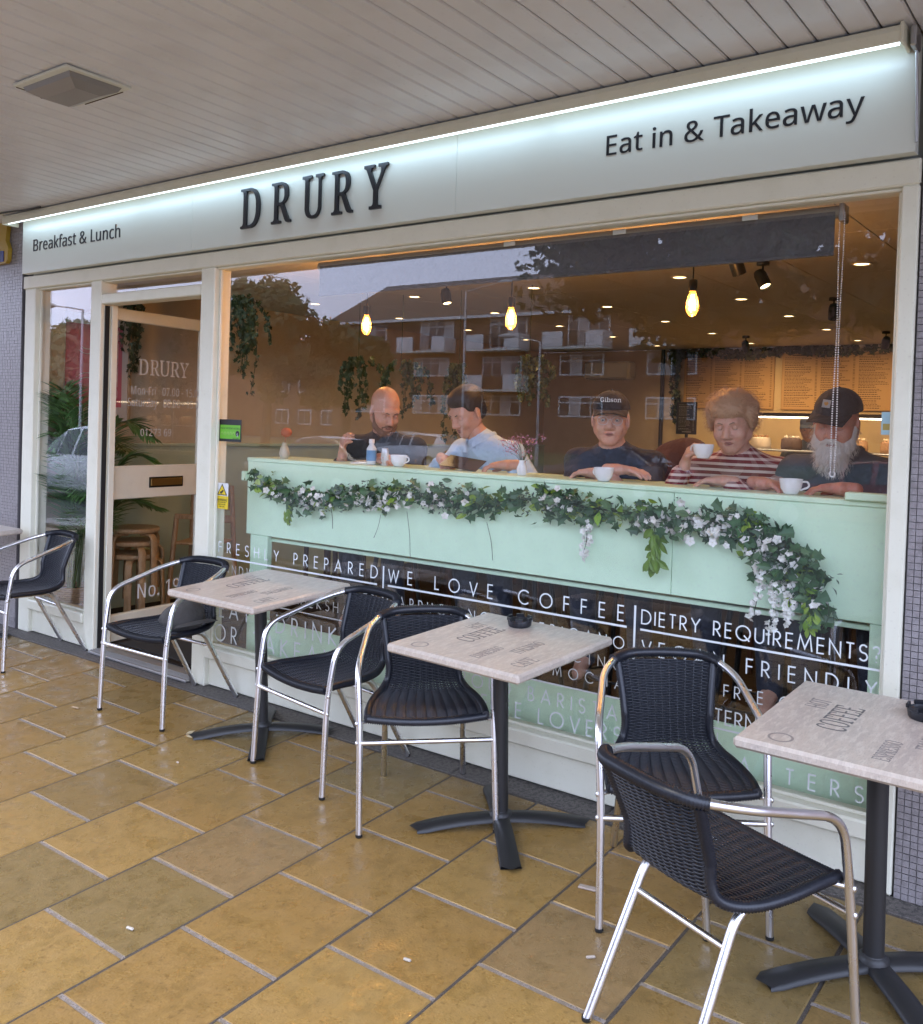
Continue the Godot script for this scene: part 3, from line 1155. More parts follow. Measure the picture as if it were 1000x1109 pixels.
func make_chair() -> Node3D:
	var c := thing("bistro_chair", "-", "chair", Vector3.ZERO, "woven bistro chairs on the pavement")
	var alu: Material = MT.aluminium
	var path: Array = chair_shell()
	# resample rows evenly
	var cv := Curve3D.new()
	for q in path:
		cv.add_point(Vector3(0, q.y, q.z))
	cv.bake_interval = 0.003
	var total := cv.get_baked_length()
	var rows := int(total / 0.0057)
	var m := MB.new()
	var stakes := 11
	var seg := stakes * 4
	var cum := [0.0]
	for i in range(1, path.size()):
		cum.append(cum[-1] + Vector2(path[i].y - path[i - 1].y, path[i].z - path[i - 1].z).length())
	var param := func(d: float) -> float:
		for i in range(1, cum.size()):
			if cum[i] >= d:
				return (i - 1 + (d - cum[i - 1]) / (cum[i] - cum[i - 1])) / (cum.size() - 1)
		return 1.0
	for r in rows:
		var s: float = param.call((r + 0.5) / rows * total)
		var s2 := minf(1.0, s + 0.01)
		var s1 := maxf(0.0, s - 0.01)
		var strand := []
		for k in seg + 1:
			var u := lerpf(-1, 1, float(k) / seg)
			var p := shell_at(path, s, u)
			var tv := (shell_at(path, s2, u) - shell_at(path, s1, u)).normalized()
			var tu := (shell_at(path, s, minf(1, u + 0.05)) - shell_at(path, s, maxf(-1, u - 0.05))).normalized()
			var nn := tu.cross(tv).normalized()
			var ph := cos(PI * stakes * (u + 1) / 2.0 + PI * (r % 2))
			strand.append(p + nn * (0.0036 * ph))
		m.tube(strand, 0.0038, 4, false)
	for k in stakes + 1:
		var u := lerpf(-1, 1, float(k) / stakes)
		var st := []
		for i in 50:
			st.append(shell_at(path, i / 49.0, u * 0.99))
		m.tube(st, 0.0036, 4, false)
	var w := part(c, "woven_shell", m, MT.wicker)
	w.set_meta("kind", "stuff")
	# wound edges
	m = MB.new()
	for sd in [-1.0, 1.0]:
		var e := []
		for i in 40:
			e.append(shell_at(path, i / 39.0, sd * 1.03))
		wrap_roll(m, e, 0.0165)
	part(c, "wound_edge", m, MT.wicker)
	m = MB.new()
	var fe := []
	for i in 20:
		var u := lerpf(-1.05, 1.05, i / 19.0)
		fe.append(shell_at(path, 0, u) + Vector3(0, -0.006, 0.004 - 0.012 * u * u))
	wrap_roll(m, fe, 0.019)
	part(c, "front_roll", m, MT.wicker)
	# frame: one tube from foot to foot over the back
	var half := [Vector3(0.262, 0.004, 0.272), Vector3(0.256, 0.40, 0.238), Vector3(0.264, 0.625, 0.19), Vector3(0.226, 0.708, -0.13), Vector3(0.156, 0.736, -0.256), Vector3(0.0, 0.740, -0.272)]
	var pts := half.duplicate()
	for i in range(half.size() - 2, -1, -1):
		pts.append(half[i] * Vector3(-1, 1, 1))
	var frame := bent(pts, [0.12, 0.075, 0.16, 0.07, 0.1, 0.07, 0.16, 0.075, 0.12], 7)
	m = MB.new()
	m.tube(frame, 0.0125, 12)
	part(c, "arm_frame", m, alu)
	m = MB.new()
	var roll := []
	for q in frame:
		if absf(q.x) < 0.182 and q.y > 0.7:
			roll.append(q)
	roll.push_front(Vector3(0.188, 0.7255, -0.204))
	roll.push_back(Vector3(-0.188, 0.7255, -0.204))
	wrap_roll(m, roll, 0.0205, 0.0085, 10)
	part(c, "back_roll", m, MT.wicker)
	for sd in [-1.0, 1.0]:
		m = MB.new()
		var leg := bent([Vector3(sd * 0.165, 0.425, 0.16), Vector3(sd * 0.16, 0.412, -0.07), Vector3(sd * 0.174, 0.004, -0.275)], [0.06], 6)
		m.tube(leg, 0.0128, 12)
		part(c, "rear_leg", m, alu)
		m = MB.new()
		m.tube([Vector3(sd * 0.222, 0.428, 0.21), Vector3(sd * 0.262, 0.425, 0.236)], 0.008, 8)
		part(c, "seat_bracket", m, alu)
		for bp in [Vector3(sd * 0.269, 0.425, 0.236), Vector3(sd * 0.269, 0.352, 0.243)]:
			m = MB.new()
			m.ball(bp, Vector3(0.006, 0.009, 0.009), 8, 5)
			part(c, "bolt", m, alu)
		for q in [Vector3(sd * 0.262, 0.0, 0.2725), Vector3(sd * 0.174, 0.0, -0.2765)]:
			m = MB.new()
			m.lathe([Vector2(0.0001, 0), Vector2(0.0128, 0), Vector2(0.0134, 0.009), Vector2(0.0126, 0.011)], 12, q)
			part(c, "foot_cap", m, MT.rubber)
	m = MB.new()
	m.tube([Vector3(-0.258, 0.352, 0.243), Vector3(0.258, 0.352, 0.243)], 0.0095, 10)
	part(c, "front_stretcher", m, alu)
	m = MB.new()
	m.tube([Vector3(-0.163, 0.325, -0.112), Vector3(0.163, 0.325, -0.112)], 0.0095, 10)
	part(c, "rear_stretcher", m, alu)
	return c


func make_table() -> Node3D:
	var t := thing("cafe_table", "-", "table", Vector3.ZERO, "square cafe tables on the pavement")
	var top := mat("table_top", Color(1, 1, 1), 0.33)
	top.albedo_texture = layered(Color(0.545, 0.465, 0.385), [[noise_img(61, 0.008, 5), Color(0.49, 0.42, 0.355), 0.4, 0.7], [noise_img(62, 0.03, 4), Color(0.60, 0.525, 0.445), 0.5, 0.75], [noise_img(63, 0.12, 4), Color(0.33, 0.285, 0.245, 0.5), 0.6, 0.8]])
	tri(top, 1.1, false)
	top.uv1_scale = Vector3(3.2, 1.5, 0.8)
	var m := MB.new()
	m.box(Vector3(0, 0.718, 0), Vector3(0.622, 0.034, 0.622), 0.009)
	part(t, "table_top", m, top)
	var ink := mat("table_print", Color(0.135, 0.125, 0.125), 0.4)
	var ink2 := mat("table_print_worn", Color(0.25, 0.22, 0.205), 0.36)
	for q in [["COFFEE", "Droid Serif", 0.055, Vector3(-0.11, 0.7355, 0.10), 0.055, ink], ["HOT", "Droid Sans", 0.04, Vector3(-0.2, 0.7355, -0.06), 0.05, ink2], ["ESPRESSO", "Droid Serif", 0.03, Vector3(0.06, 0.7355, 0.24), 0.03, ink2], ["ITALIANO", "Droid Sans", 0.035, Vector3(0.14, 0.7355, 0.10), 0.035, ink2], ["CAFE", "Droid Serif", 0.04, Vector3(0.24, 0.7355, 0.23), 0.04, ink2]]:
		var tm := text_mesh(q[0], q[1], q[2], 0.0004)
		tm.horizontal_alignment = HORIZONTAL_ALIGNMENT_LEFT
		var b := Basis(Vector3(0, 0, -1), Vector3(-1, 0, 0), Vector3(0, 1, 0))
		part(t, "printed_word", tm, q[5], Transform3D(b.scaled_local(Vector3(0.8, 1.5, 1)), q[3]))
	m = MB.new()
	var ring := []
	for k in 33:
		var a := TAU * k / 32
		ring.append(Vector2(cos(a), sin(a)) * 0.035)
	for k in 32:
		var i0: Vector2 = ring[k]
		var i1: Vector2 = ring[k + 1]
		m.quad_o(Vector3(-0.2 + i0.x, 0.7354, 0.24 + i0.y), Vector3(-0.2 + i1.x, 0.7354, 0.24 + i1.y), Vector3(-0.2 + i1.x * 0.8, 0.7354, 0.24 + i1.y * 0.8), Vector3(-0.2 + i0.x * 0.8, 0.7354, 0.24 + i0.y * 0.8), Vector3.UP)
	part(t, "printed_ring", m, ink2)
	m = MB.new()
	m.box(Vector3(0, 0.692, 0), Vector3(0.26, 0.014, 0.26), 0.004)
	part(t, "mounting_plate", m, MT.black_steel)
	m = MB.new()
	m.tube([Vector3(0, 0.04, 0), Vector3(0, 0.69, 0)], 0.0295, 20)
	part(t, "column", m, MT.black_steel)
	for k in 4:
		# a pressed steel foot: a shallow arch, wider at the hub
		m = MB.new()
		var bs := Basis(Vector3.UP, deg_to_rad(44 + 90 * k))
		var rowsv := PackedVector3Array()
		for i in 9:
			var s := i / 8.0
			var x := lerpf(0.015, 0.325, s)
			var y := 0.05 - 0.036 * s * s
			var hw := lerpf(0.034, 0.039, s)
			var xe := x + (0.03 if i == 8 else 0.0)
			for q in [Vector3(x, y - 0.02 if i < 8 else 0.001, hw), Vector3(x, y, hw - 0.004), Vector3(xe, y + 0.003, 0), Vector3(x, y, -hw + 0.004), Vector3(x, y - 0.02 if i < 8 else 0.001, -hw)]:
				rowsv.append(bs * q)
		m.grid(9, 5, rowsv)
		var under := PackedVector3Array()
		for i in 9:
			under.append(rowsv[i * 5] + Vector3(0, 0.002, 0))
			under.append(rowsv[i * 5 + 4] + Vector3(0, 0.002, 0))
		m.grid(9, 2, under)
		part(t, "foot", m, MT.black_steel)
	m = MB.new()
	m.lathe([Vector2(0.046, 0.03), Vector2(0.044, 0.058), Vector2(0.032, 0.066), Vector2(0.03, 0.07)], 20)
	part(t, "hub", m, MT.black_steel)
	return t


func build_tables_chairs():
	var t := make_table()
	var spots := [[-1.985, 0.372, 3.0, "square cafe table with an ashtray at its far side, before the window"], [-3.455, 0.29, 0.5, "square cafe table between two chairs, in front of the word FRESHLY"], [-0.603, 0.478, 1.0, "square cafe table set against the mosaic pier, dark COFFEE print showing"], [-6.44, 0.36, 0.0, "square cafe table in front of the far mosaic pier"]]
	for i in spots.size():
		var s = spots[i]
		var xf := on_floor(s[0], s[1], -s[2])
		if i == 0:
			t.transform = xf
			t.set_meta("label", s[3])
		else:
			copy_of(t, "cafe_table", xf, s[3])
	var c := make_chair()
	var seats := [[-2.35, 0.385, 41.0, "black woven chair pushed diagonally under the table with the ashtray"], [-4.16, 0.29, 1.5, "black woven chair by the door with a dark cap on its seat"], [-2.93, 0.312, -8.5, "black woven chair with its back to the words MILKSHAKES and DRINK"], [-1.269, 0.386, 32.0, "black woven chair with its back to the words VEGAN FRIENDLY"], [-0.914, 0.945, 158.5, "black woven chair seen from behind, facing the table by the pier"], [-5.68, 0.262, -5.5, "black woven chair with its back to the narrow sidelight"]]
	for i in seats.size():
		var s = seats[i]
		var xf := on_floor(s[0], s[1], s[2])
		if i == 0:
			c.transform = xf
			c.set_meta("label", s[3])
		else:
			copy_of(c, "bistro_chair", xf, s[3])


# ---------------------------------------------------------------- across the road (mirrored in the glass)
func build_street():
	var brick := mat("flats_brick", Color(1, 1, 1), 0.85)
	brick.albedo_texture = layered(Color(0.20, 0.105, 0.07), [[noise_img(71, 0.08, 3), Color(0.15, 0.075, 0.05), 0.4, 0.7]])
	tri(brick, 0.25)
	var roofm := mat("roof_tile", Color(0.13, 0.085, 0.065), 0.8)
	var wht := mat("upvc", Color(0.72, 0.72, 0.72), 0.4)
	var dark := mat("window_dark", Color(0.05, 0.055, 0.065), 0.08)
	var net := mat("net_curtain", Color(0.42, 0.42, 0.42), 0.8)
	var Z := 55.0
	var b := thing("block_of_flats", "three storey brick flats with white balconies and a hipped roof across the road", "building", Vector3(-58, -0.4, Z))
	var m := MB.new()
	m.bb(Vector3(0, 0, 0), Vector3(72, 10.4, 10))
	part(b, "wall", m, brick)
	m = MB.new()
	var e := [Vector3(-0.7, 10.3, -0.7), Vector3(72.7, 10.3, -0.7), Vector3(72.7, 10.3, 10.7), Vector3(-0.7, 10.3, 10.7)]
	var r0 := Vector3(1.6, 14.2, 5)
	var r1 := Vector3(70, 14.2, 5)
	m.quad_o(e[0], e[1], r1, r0, Vector3(0, 1, -1))
	m.quad_o(e[2], e[3], r0, r1, Vector3(0, 1, 1))
	m.tri_o(e[3], e[0], r0, Vector3(-1, 1, 0))
	m.tri_o(e[1], e[2], r1, Vector3(1, 1, 0))
	m.quad_o(e[0], e[1], e[2], e[3], Vector3.DOWN)
	var rf := part(b, "roof", m, roofm)
	m = MB.new()
	m.bb(Vector3(-0.75, 10.12, -0.78), Vector3(72.75, 10.34, -0.68))
	part(rf, "gutter_board", m, wht)
	var win := func(x0: float, x1: float, y0: float, y1: float, panes: int):
		var f := MB.new()
		f.bb(Vector3(x0, y0, -0.06), Vector3(x1, y1, 0.05))
		var fr := part(b, "window", f, wht)
		var w := (x1 - x0 - 0.12) / panes
		for k in panes:
			var q := MB.new()
			q.bb(Vector3(x0 + 0.12 + w * k, y0 + 0.12, -0.09), Vector3(x0 + w * (k + 1), y1 - 0.5, -0.061))
			q.bb(Vector3(x0 + 0.12 + w * k, y1 - 0.4, -0.09), Vector3(x0 + w * (k + 1), y1 - 0.1, -0.061))
			part(fr, "glazing", q, dark if (k + int(x0)) % 3 != 0 else net)
	var ox := 58.0
	for row in [[8.75, 10.05], [5.7, 7.2], [2.7, 4.2]]:
		win.call(-55.7 + ox, -51.85 + ox, row[0], row[1], 3)
		for k in 4:
			var x0: float = -48.8 + ox + k * 6.9
			if row[0] < 8 or k > 9:
				win.call(x0, x0 + 3.6, row[0], row[1], 4)
			else:
				win.call(x0 + 0.6, x0 + 4.0, 7.8, 10.1, 4)
	for k in 4:
		var x0 := -49.5 + ox + k * 6.9
		for y in [7.65, 4.6]:
			if y < 7 and k != 1:
				continue
			var bal := Node3D.new()
			bal.name = numbered(b, "balcony")
			b.add_child(bal, true)
			m = MB.new()
			m.bb(Vector3(x0, y - 0.15, -1.5), Vector3(x0 + 4.9, y, 0.02), 0.02)
			part(bal, "slab", m, MT.white_paint)
			m = MB.new()
			m.bb(Vector3(x0, y + 0.02, -1.5), Vector3(x0 + 1.7, y + 1.1, -1.42), 0.01)
			m.bb(Vector3(x0, y + 0.02, -1.4), Vector3(x0 + 0.06, y + 1.1, 0))
			m.bb(Vector3(x0 + 4.84, y + 0.02, -1.4), Vector3(x0 + 4.9, y + 1.1, 0))
			m.bb(Vector3(x0 + 3.6, y + 0.02, -1.5), Vector3(x0 + 4.9, y + 1.1, -1.42), 0.01)
			part(bal, "parapet", m, wht)
			m = MB.new()
			m.bb(Vector3(x0 + 1.7, y + 1.04, -1.48), Vector3(x0 + 3.6, y + 1.1, -1.43))
			for i in 12:
				m.bb(Vector3(x0 + 1.75 + i * 0.155, y, -1.475), Vector3(x0 + 1.78 + i * 0.155, y + 1.04, -1.445))
			part(bal, "railing", m, MT.black_steel)
	# a lower block further off
	var b2 := thing("far_house", "low brick house with white windows beside the flats", "house", Vector3(-74, -0.4, 62))
	m = MB.new()
	m.bb(Vector3(-7, 0, 0), Vector3(14, 7.4, 8))
	part(b2, "wall", m, brick)
	m = MB.new()
	m.quad_o(Vector3(-0.5, 7.3, -0.5), Vector3(14.5, 7.3, -0.5), Vector3(14.5, 10.5, 4), Vector3(-0.5, 10.5, 4), Vector3(0, 1, -1))
	m.quad_o(Vector3(-0.5, 7.3, 8.5), Vector3(14.5, 7.3, 8.5), Vector3(14.5, 10.5, 4), Vector3(-0.5, 10.5, 4), Vector3(0, 1, 1))
	part(b2, "roof", m, roofm)
	for k in 4:
		for y in [1.4, 4.6]:
			m = MB.new()
			m.bb(Vector3(1.0 + k * 3.3, y, -0.06), Vector3(2.9 + k * 3.3, y + 1.5, 0.02))
			var w2 := part(b2, "window", m, wht)
			m = MB.new()
			m.bb(Vector3(1.12 + k * 3.3, y + 0.12, -0.08), Vector3(1.9 + k * 3.3, y + 1.38, -0.061))
			m.bb(Vector3(2.0 + k * 3.3, y + 0.12, -0.08), Vector3(2.78 + k * 3.3, y + 1.38, -0.061))
			part(w2, "glazing", m, dark)
	var b3 := thing("far_house", "long low brick terrace far along the road behind the trees", "house", Vector3(-130, -0.4, 50))
	m = MB.new()
	m.bb(Vector3(0, 0, 0), Vector3(52, 6.0, 8))
	part(b3, "wall", m, brick)
	m = MB.new()
	m.quad_o(Vector3(-0.5, 5.9, -0.5), Vector3(52.5, 5.9, -0.5), Vector3(52.5, 8.6, 4), Vector3(-0.5, 8.6, 4), Vector3(0, 1, -1))
	m.quad_o(Vector3(-0.5, 5.9, 8.5), Vector3(52.5, 5.9, 8.5), Vector3(52.5, 8.6, 4), Vector3(-0.5, 8.6, 4), Vector3(0, 1, 1))
	part(b3, "roof", m, roofm)
	for k in 12:
		m = MB.new()
		m.bb(Vector3(2.0 + k * 4.1, 3.4, -0.06), Vector3(4.0 + k * 4.1, 4.8, 0.02))
		part(b3, "window", m, wht)
	# verge
	m = MB.new()
	m.bb(Vector3(-120, -0.42, 36), Vector3(40, -0.33, 54))
	structure("grass_verge", m, mat("verge", Color(0.05, 0.075, 0.025), 0.95))
	# trees
	for q in [[-15.2, 31.0, 16.5, 6.8, 6.6, 0, "tall dense dark tree across the road from the window"], [-4.5, 33.0, 15.5, 7.0, 6.6, 0, "broad tree next to the tall dense tree across the road"], [-45.0, 36.0, 11.6, 4.4, 4.6, 1, "rounded green tree left of the flats"], [-41.0, 39.0, 8.2, 3.6, 3.2, 1, "smaller green tree beside the flats' end wall"], [-58.0, 31.0, 8.2, 5.5, 3.6, 1, "wide green tree behind the street lamp"], [-47.0, 22.0, 6.0, 4.5, 2.8, 1, "low bushy tree near the parked white van"]]:
		street_tree(Vector3(q[0], -0.4, q[1]), q[2], q[3], q[4], q[5], q[6])
	# lamps
	for q in [[-30.9, 15.0, 5.6, -1.9, "slim grey street lamp by the kerb near the low bushy tree"], [-21.3, 25.0, 7.0, 1.5, "grey street lamp in front of the block of flats"], [-17.9, 25.0, 5.0, -1.2, "short grey street lamp next to the tall dense tree"]]:
		var l := thing("street_lamp", q[4], "street lamp", Vector3(q[0], -0.4, q[1]), "street lamps across the road")
		m = MB.new()
		m.tube([Vector3.ZERO, Vector3(0, 1.2, 0), Vector3(0, 1.21, 0), Vector3(0, q[2], 0)], [0.09, 0.08, 0.055, 0.045], 8)
		part(l, "pole", m, MT.steel_dull)
		m = MB.new()
		m.tube([Vector3(0, q[2] - 0.02, 0), Vector3(q[3] * 0.5, q[2] + 0.12, 0), Vector3(q[3], q[2] + 0.22, 0)], 0.03, 6)
		part(l, "bracket", m, MT.steel_dull)
		m = MB.new()
		m.ball(Vector3(q[3] + signf(q[3]) * 0.3, q[2] + 0.24, 0), Vector3(0.36, 0.09, 0.14), 10, 6)
		part(l, "lantern_head", m, mat("lamp_head", Color(0.45, 0.45, 0.44), 0.4))
	# parked cars
	for q in [[-24.2, 26.0, 4.0, 1.5, Color(0.7, 0.71, 0.72), 0, "white hatchback parked in front of the flats"], [-12.3, 20.0, 4.5, 1.44, Color(0.012, 0.016, 0.03), 1, "dark blue saloon parked across the road"], [-17.2, 13.6, 4.6, 1.5, Color(0.12, 0.085, 0.055), 1, "bronze saloon parked nearest the pavement"], [-18.6, 8.2, 4.4, 1.62, Color(0.72, 0.73, 0.74), 0, "white estate car parked at the kerb"], [-28.5, 30.0, 4.4, 1.5, Color(0.28, 0.29, 0.3), 1, "silver saloon parked behind the white hatchback"], [-4.6, 16.5, 4.3, 1.46, Color(0.2, 0.015, 0.012), 0, "dark red hatchback parked beside the dark blue saloon"]]:
		parked_car(Vector3(q[0], -0.378, q[1]), q[2], q[3], q[4], q[5], q[6])


func street_tree(at: Vector3, h: float, rx: float, ry: float, kind: int, label: String):
	var t := thing("broadleaf_tree", label, "tree", at, "trees across the road")
	var bark := mat("bark", Color(0.07, 0.055, 0.04), 0.9)
	var m := MB.new()
	var cy := h - ry
	m.tube(smooth_path([Vector3.ZERO, Vector3(0.1, cy * 0.4, 0.05), Vector3(-0.05, cy * 0.8, 0), Vector3(0.1, h - ry * 0.4, 0)], 4), [0.36, 0.32, 0.3, 0.28, 0.26, 0.24, 0.22, 0.2, 0.17, 0.13, 0.1, 0.07, 0.05], 8)
	var clumps := []
	for i in 60:
		var d := Vector3(rng.randfn(), rng.randfn(), rng.randfn()).normalized()
		var r := pow(rng.randf(), 0.4) * 0.82
		clumps.append([Vector3(d.x * rx * r, cy + d.y * ry * r, d.z * rx * 0.75 * r), rng.randf_range(0.18, 0.32) * rx])
	for i in range(0, 60, 5):
		var p: Vector3 = clumps[i][0]
		m.tube(smooth_path([Vector3(0, cy * rng.randf_range(0.5, 1.0), 0), Vector3(p.x * 0.4, lerpf(cy * 0.9, p.y, 0.5), p.z * 0.4), p], 3), [0.14, 0.12, 0.1, 0.08, 0.06, 0.045, 0.03], 5)
	part(t, "trunk", m, bark)
	var lm := mat("leaf_dark" if kind == 0 else "leaf_mid", Color(0.035, 0.05, 0.02) if kind == 0 else Color(0.06, 0.085, 0.03), 0.7)
	lm.backlight_enabled = true
	lm.backlight = Color(0.2, 0.25, 0.1)
	m = MB.new()
	for c in clumps:
		var cp: Vector3 = c[0]
		for k in (270 if kind == 0 else 170):
			var d := Vector3(rng.randfn(), rng.randfn(), rng.randfn()).normalized()
			var p: Vector3 = cp + d * c[1] * pow(rng.randf(), 0.35) * Vector3(1.1, 0.8, 1.1)
			var s := rng.randf_range(0.16, 0.32)
			var a := Vector3(rng.randfn(), rng.randfn(), rng.randfn()).normalized()
			var bb := a.cross(d).normalized()
			m.tri(p - a * s, p + bb * s * 0.6, p + a * s)
			m.tri(p - a * s, p + a * s, p - bb * s * 0.6)
	var cr := part(t, "crown", m, lm)
	cr.set_meta("kind", "stuff")


func parked_car(at: Vector3, ln: float, h: float, col: Color, kind: int, label: String):
	var c := thing("parked_car", label, "car", at, "cars parked across the road")
	var paint := mat("car_paint_%s" % label, col, 0.25)
	paint.clearcoat_enabled = true
	paint.clearcoat = 1.0
	paint.clearcoat_roughness = 0.03
	# stations: x share, bottom y, belt y, roof y, belt half width, roof half width
	var st: Array
	if kind == 0:
		st = [[0.0, 0.32, 0.62, 0.63, 0.55, 0.5], [0.03, 0.22, 0.78, 0.79, 0.78, 0.7], [0.24, 0.2, 0.93, 0.95, 0.86, 0.78], [0.42, 0.2, 0.96, h - 0.06, 0.87, 0.6], [0.55, 0.2, 0.97, h, 0.87, 0.62], [0.86, 0.2, 0.99, h - 0.06, 0.86, 0.58], [0.96, 0.24, 0.98, 1.06, 0.8, 0.66], [1.0, 0.34, 0.8, 0.81, 0.7, 0.6]]
	else:
		st = [[0.0, 0.32, 0.6, 0.61, 0.55, 0.5], [0.03, 0.22, 0.74, 0.75, 0.78, 0.7], [0.26, 0.2, 0.88, 0.9, 0.86, 0.78], [0.44, 0.2, 0.91, h - 0.05, 0.87, 0.58], [0.56, 0.2, 0.92, h, 0.87, 0.6], [0.7, 0.2, 0.94, h - 0.08, 0.87, 0.57], [0.86, 0.2, 0.95, 0.99, 0.85, 0.74], [0.97, 0.26, 0.9, 0.92, 0.78, 0.7], [1.0, 0.36, 0.75, 0.76, 0.66, 0.6]]
	var pts := PackedVector3Array()
	var ringn := 0
	for s in st:
		var x: float = (s[0] - 0.5) * ln
		var half := [Vector2(0.0, s[1]), Vector2(s[4] * 0.85, s[1]), Vector2(s[4], s[1] + 0.12), Vector2(s[4] * 1.02, (s[1] + s[2]) / 2), Vector2(s[4], s[2]), Vector2((s[4] + s[5]) / 2, (s[2] + s[3]) / 2), Vector2(s[5], s[3] - 0.03), Vector2(s[5] * 0.85, s[3]), Vector2(0, s[3] + 0.02)]
		ringn = half.size() * 2 - 2
		for q in half:
			pts.append(Vector3(x, q.y, -q.x))
		for i in range(half.size() - 2, 0, -1):
			pts.append(Vector3(x, half[i].y, half[i].x))
	var m := MB.new()
	m.grid(st.size(), ringn, pts, true)
	part(c, "body", m, paint)
	# glass set 4 mm proud of the cabin
	var gl := mat("car_glass", Color(0.02, 0.024, 0.028), 0.04)
	var n := ringn
	var cab: Array = [2, 3, 4, 5] if kind == 0 else [2, 3, 4, 5, 6]
	for side in [1, -1]:
		m = MB.new()
		for k in cab.size() - 1:
			var a: int = cab[k]
			var b2: int = cab[k + 1]
			var i4 := 4 if side == 1 else n - 4
			var i6 := 6 if side == 1 else n - 6
			var p := [pts[a * n + i4], pts[b2 * n + i4], pts[b2 * n + i6], pts[a * n + i6]]
			var ce: Vector3 = (p[0] + p[1] + p[2] + p[3]) / 4.0
			for i in 4:
				p[i] = ce + (p[i] - ce) * 0.88 + Vector3(0, 0.01, -0.02 * side)
			m.quad_o(p[0], p[1], p[2], p[3], Vector3(0, 0.3, -side))
		part(c, "side_window", m, gl)
	var ends: Array = [[2, 3, -1.0], [5, 6, 1.0]]
	for q in ends:
		m = MB.new()
		var a: int = q[0]
		var b2: int = q[1]
		var p := [pts[a * n + 7], pts[a * n + n - 7], pts[b2 * n + n - 7], pts[b2 * n + 7]]
		var ce: Vector3 = (p[0] + p[1] + p[2] + p[3]) / 4.0
		for i in 4:
			p[i] = ce + (p[i] - ce) * 0.9 + Vector3(q[2] * 0.015, 0.03, 0)
		m.quad_o(p[0], p[1], p[2], p[3], Vector3(q[2], 1, 0))
		part(c, "windscreen" if q[2] < 0 else "rear_window", m, gl)
	for x in [-0.31, 0.30]:
		for zz in [-0.8, 0.8]:
			m = MB.new()
			var bs := Basis(Vector3.RIGHT, PI / 2)
			m.lathe([Vector2(0.2, -0.1), Vector2(0.3, -0.1), Vector2(0.32, -0.06), Vector2(0.32, 0.06), Vector2(0.3, 0.1), Vector2(0.2, 0.1)], 18, Vector3(x * ln, 0.32, zz), bs)
			var wh := part(c, "wheel", m, MT.rubber)
			m = MB.new()
			m.lathe([Vector2(0.21, -0.1), Vector2(0.17, -0.085), Vector2(0.05, -0.09), Vector2(0.001, -0.09)], 14, Vector3(x * ln, 0.32, zz), bs)
			m.lathe([Vector2(0.21, 0.1), Vector2(0.17, 0.085), Vector2(0.05, 0.09), Vector2(0.001, 0.09)], 14, Vector3(x * ln, 0.32, zz), bs)
			part(wh, "rim", m, MT.steel_dull)
	for zz in [-0.6, 0.6]:
		m = MB.new()
		m.ball(Vector3(-0.475 * ln, 0.66, zz), Vector3(0.1, 0.07, 0.16), 10, 6)
		part(c, "headlight", m, mat("lens_clear", Color(0.5, 0.5, 0.5), 0.1))
		m = MB.new()
		m.ball(Vector3(0.48 * ln, 0.8, zz * 1.1), Vector3(0.06, 0.1, 0.12), 10, 6)
		part(c, "tail_light", m, mat("lens_red", Color(0.3, 0.01, 0.01), 0.15))


# ---------------------------------------------------------------- plants
func ivy_leaf(m: MB, p: Vector3, nrm: Vector3, dir: Vector3, s: float, col: Color):
	# five-lobed leaf with a folded midrib
	m.col = col
	var y := dir.normalized()
	var x := y.cross(nrm).normalized()
	var zz := x.cross(y)
	var o := [Vector2(0, -0.45), Vector2(0.42, -0.38), Vector2(0.3, 0.0), Vector2(0.62, 0.12), Vector2(0.22, 0.3), Vector2(0, 0.75), Vector2(-0.22, 0.3), Vector2(-0.62, 0.12), Vector2(-0.3, 0.0), Vector2(-0.42, -0.38)]
	var mid := p + y * s * 0.02
	for i in o.size():
		var a: Vector2 = o[i]
		var b: Vector2 = o[(i + 1) % o.size()]
		m.tri_o(mid, p + x * a.x * s + y * a.y * s + zz * absf(a.x) * 0.3 * s, p + x * b.x * s + y * b.y * s + zz * absf(b.x) * 0.3 * s, zz)


func oval_leaf(m: MB, p: Vector3, nrm: Vector3, dir: Vector3, s: float, w: float, col: Color):
	m.col = col
	var y := dir.normalized()
	var x := y.cross(nrm).normalized()
	var zz := x.cross(y)
	var prev_l := p
	var prev_r := p
	var prev_m := p
	for i in range(1, 5):
		var t := i / 4.0
		var hw := sin(PI * minf(t, 0.98)) * w * s * 0.5
		var c := p + y * s * t - zz * s * 0.15 * t * t
		var l := c - x * hw + zz * hw * 0.35
		var r := c + x * hw + zz * hw * 0.35
		m.tri_o(prev_m, c, l, zz)
		m.tri_o(prev_m, l, prev_l, zz)
		m.tri_o(prev_m, r, c, zz)
		m.tri_o(prev_m, prev_r, r, zz)
		prev_l = l
		prev_r = r
		prev_m = c


func rv() -> Vector3:
	return Vector3(rng.randfn(), rng.randfn(), rng.randfn()).normalized()


func leaf_mat(key: String, rough := 0.45) -> StandardMaterial3D:
	var m := mat(key, Color(1, 1, 1), rough)
	m.vertex_color_use_as_albedo = true
	m.backlight_enabled = true
	m.backlight = Color(0.25, 0.25, 0.15)
	return m


func cmb() -> MB:
	var m := MB.new()
	m.colored = true
	return m


func build_plants():
	garland()
	palm()
	hanging_ivies()


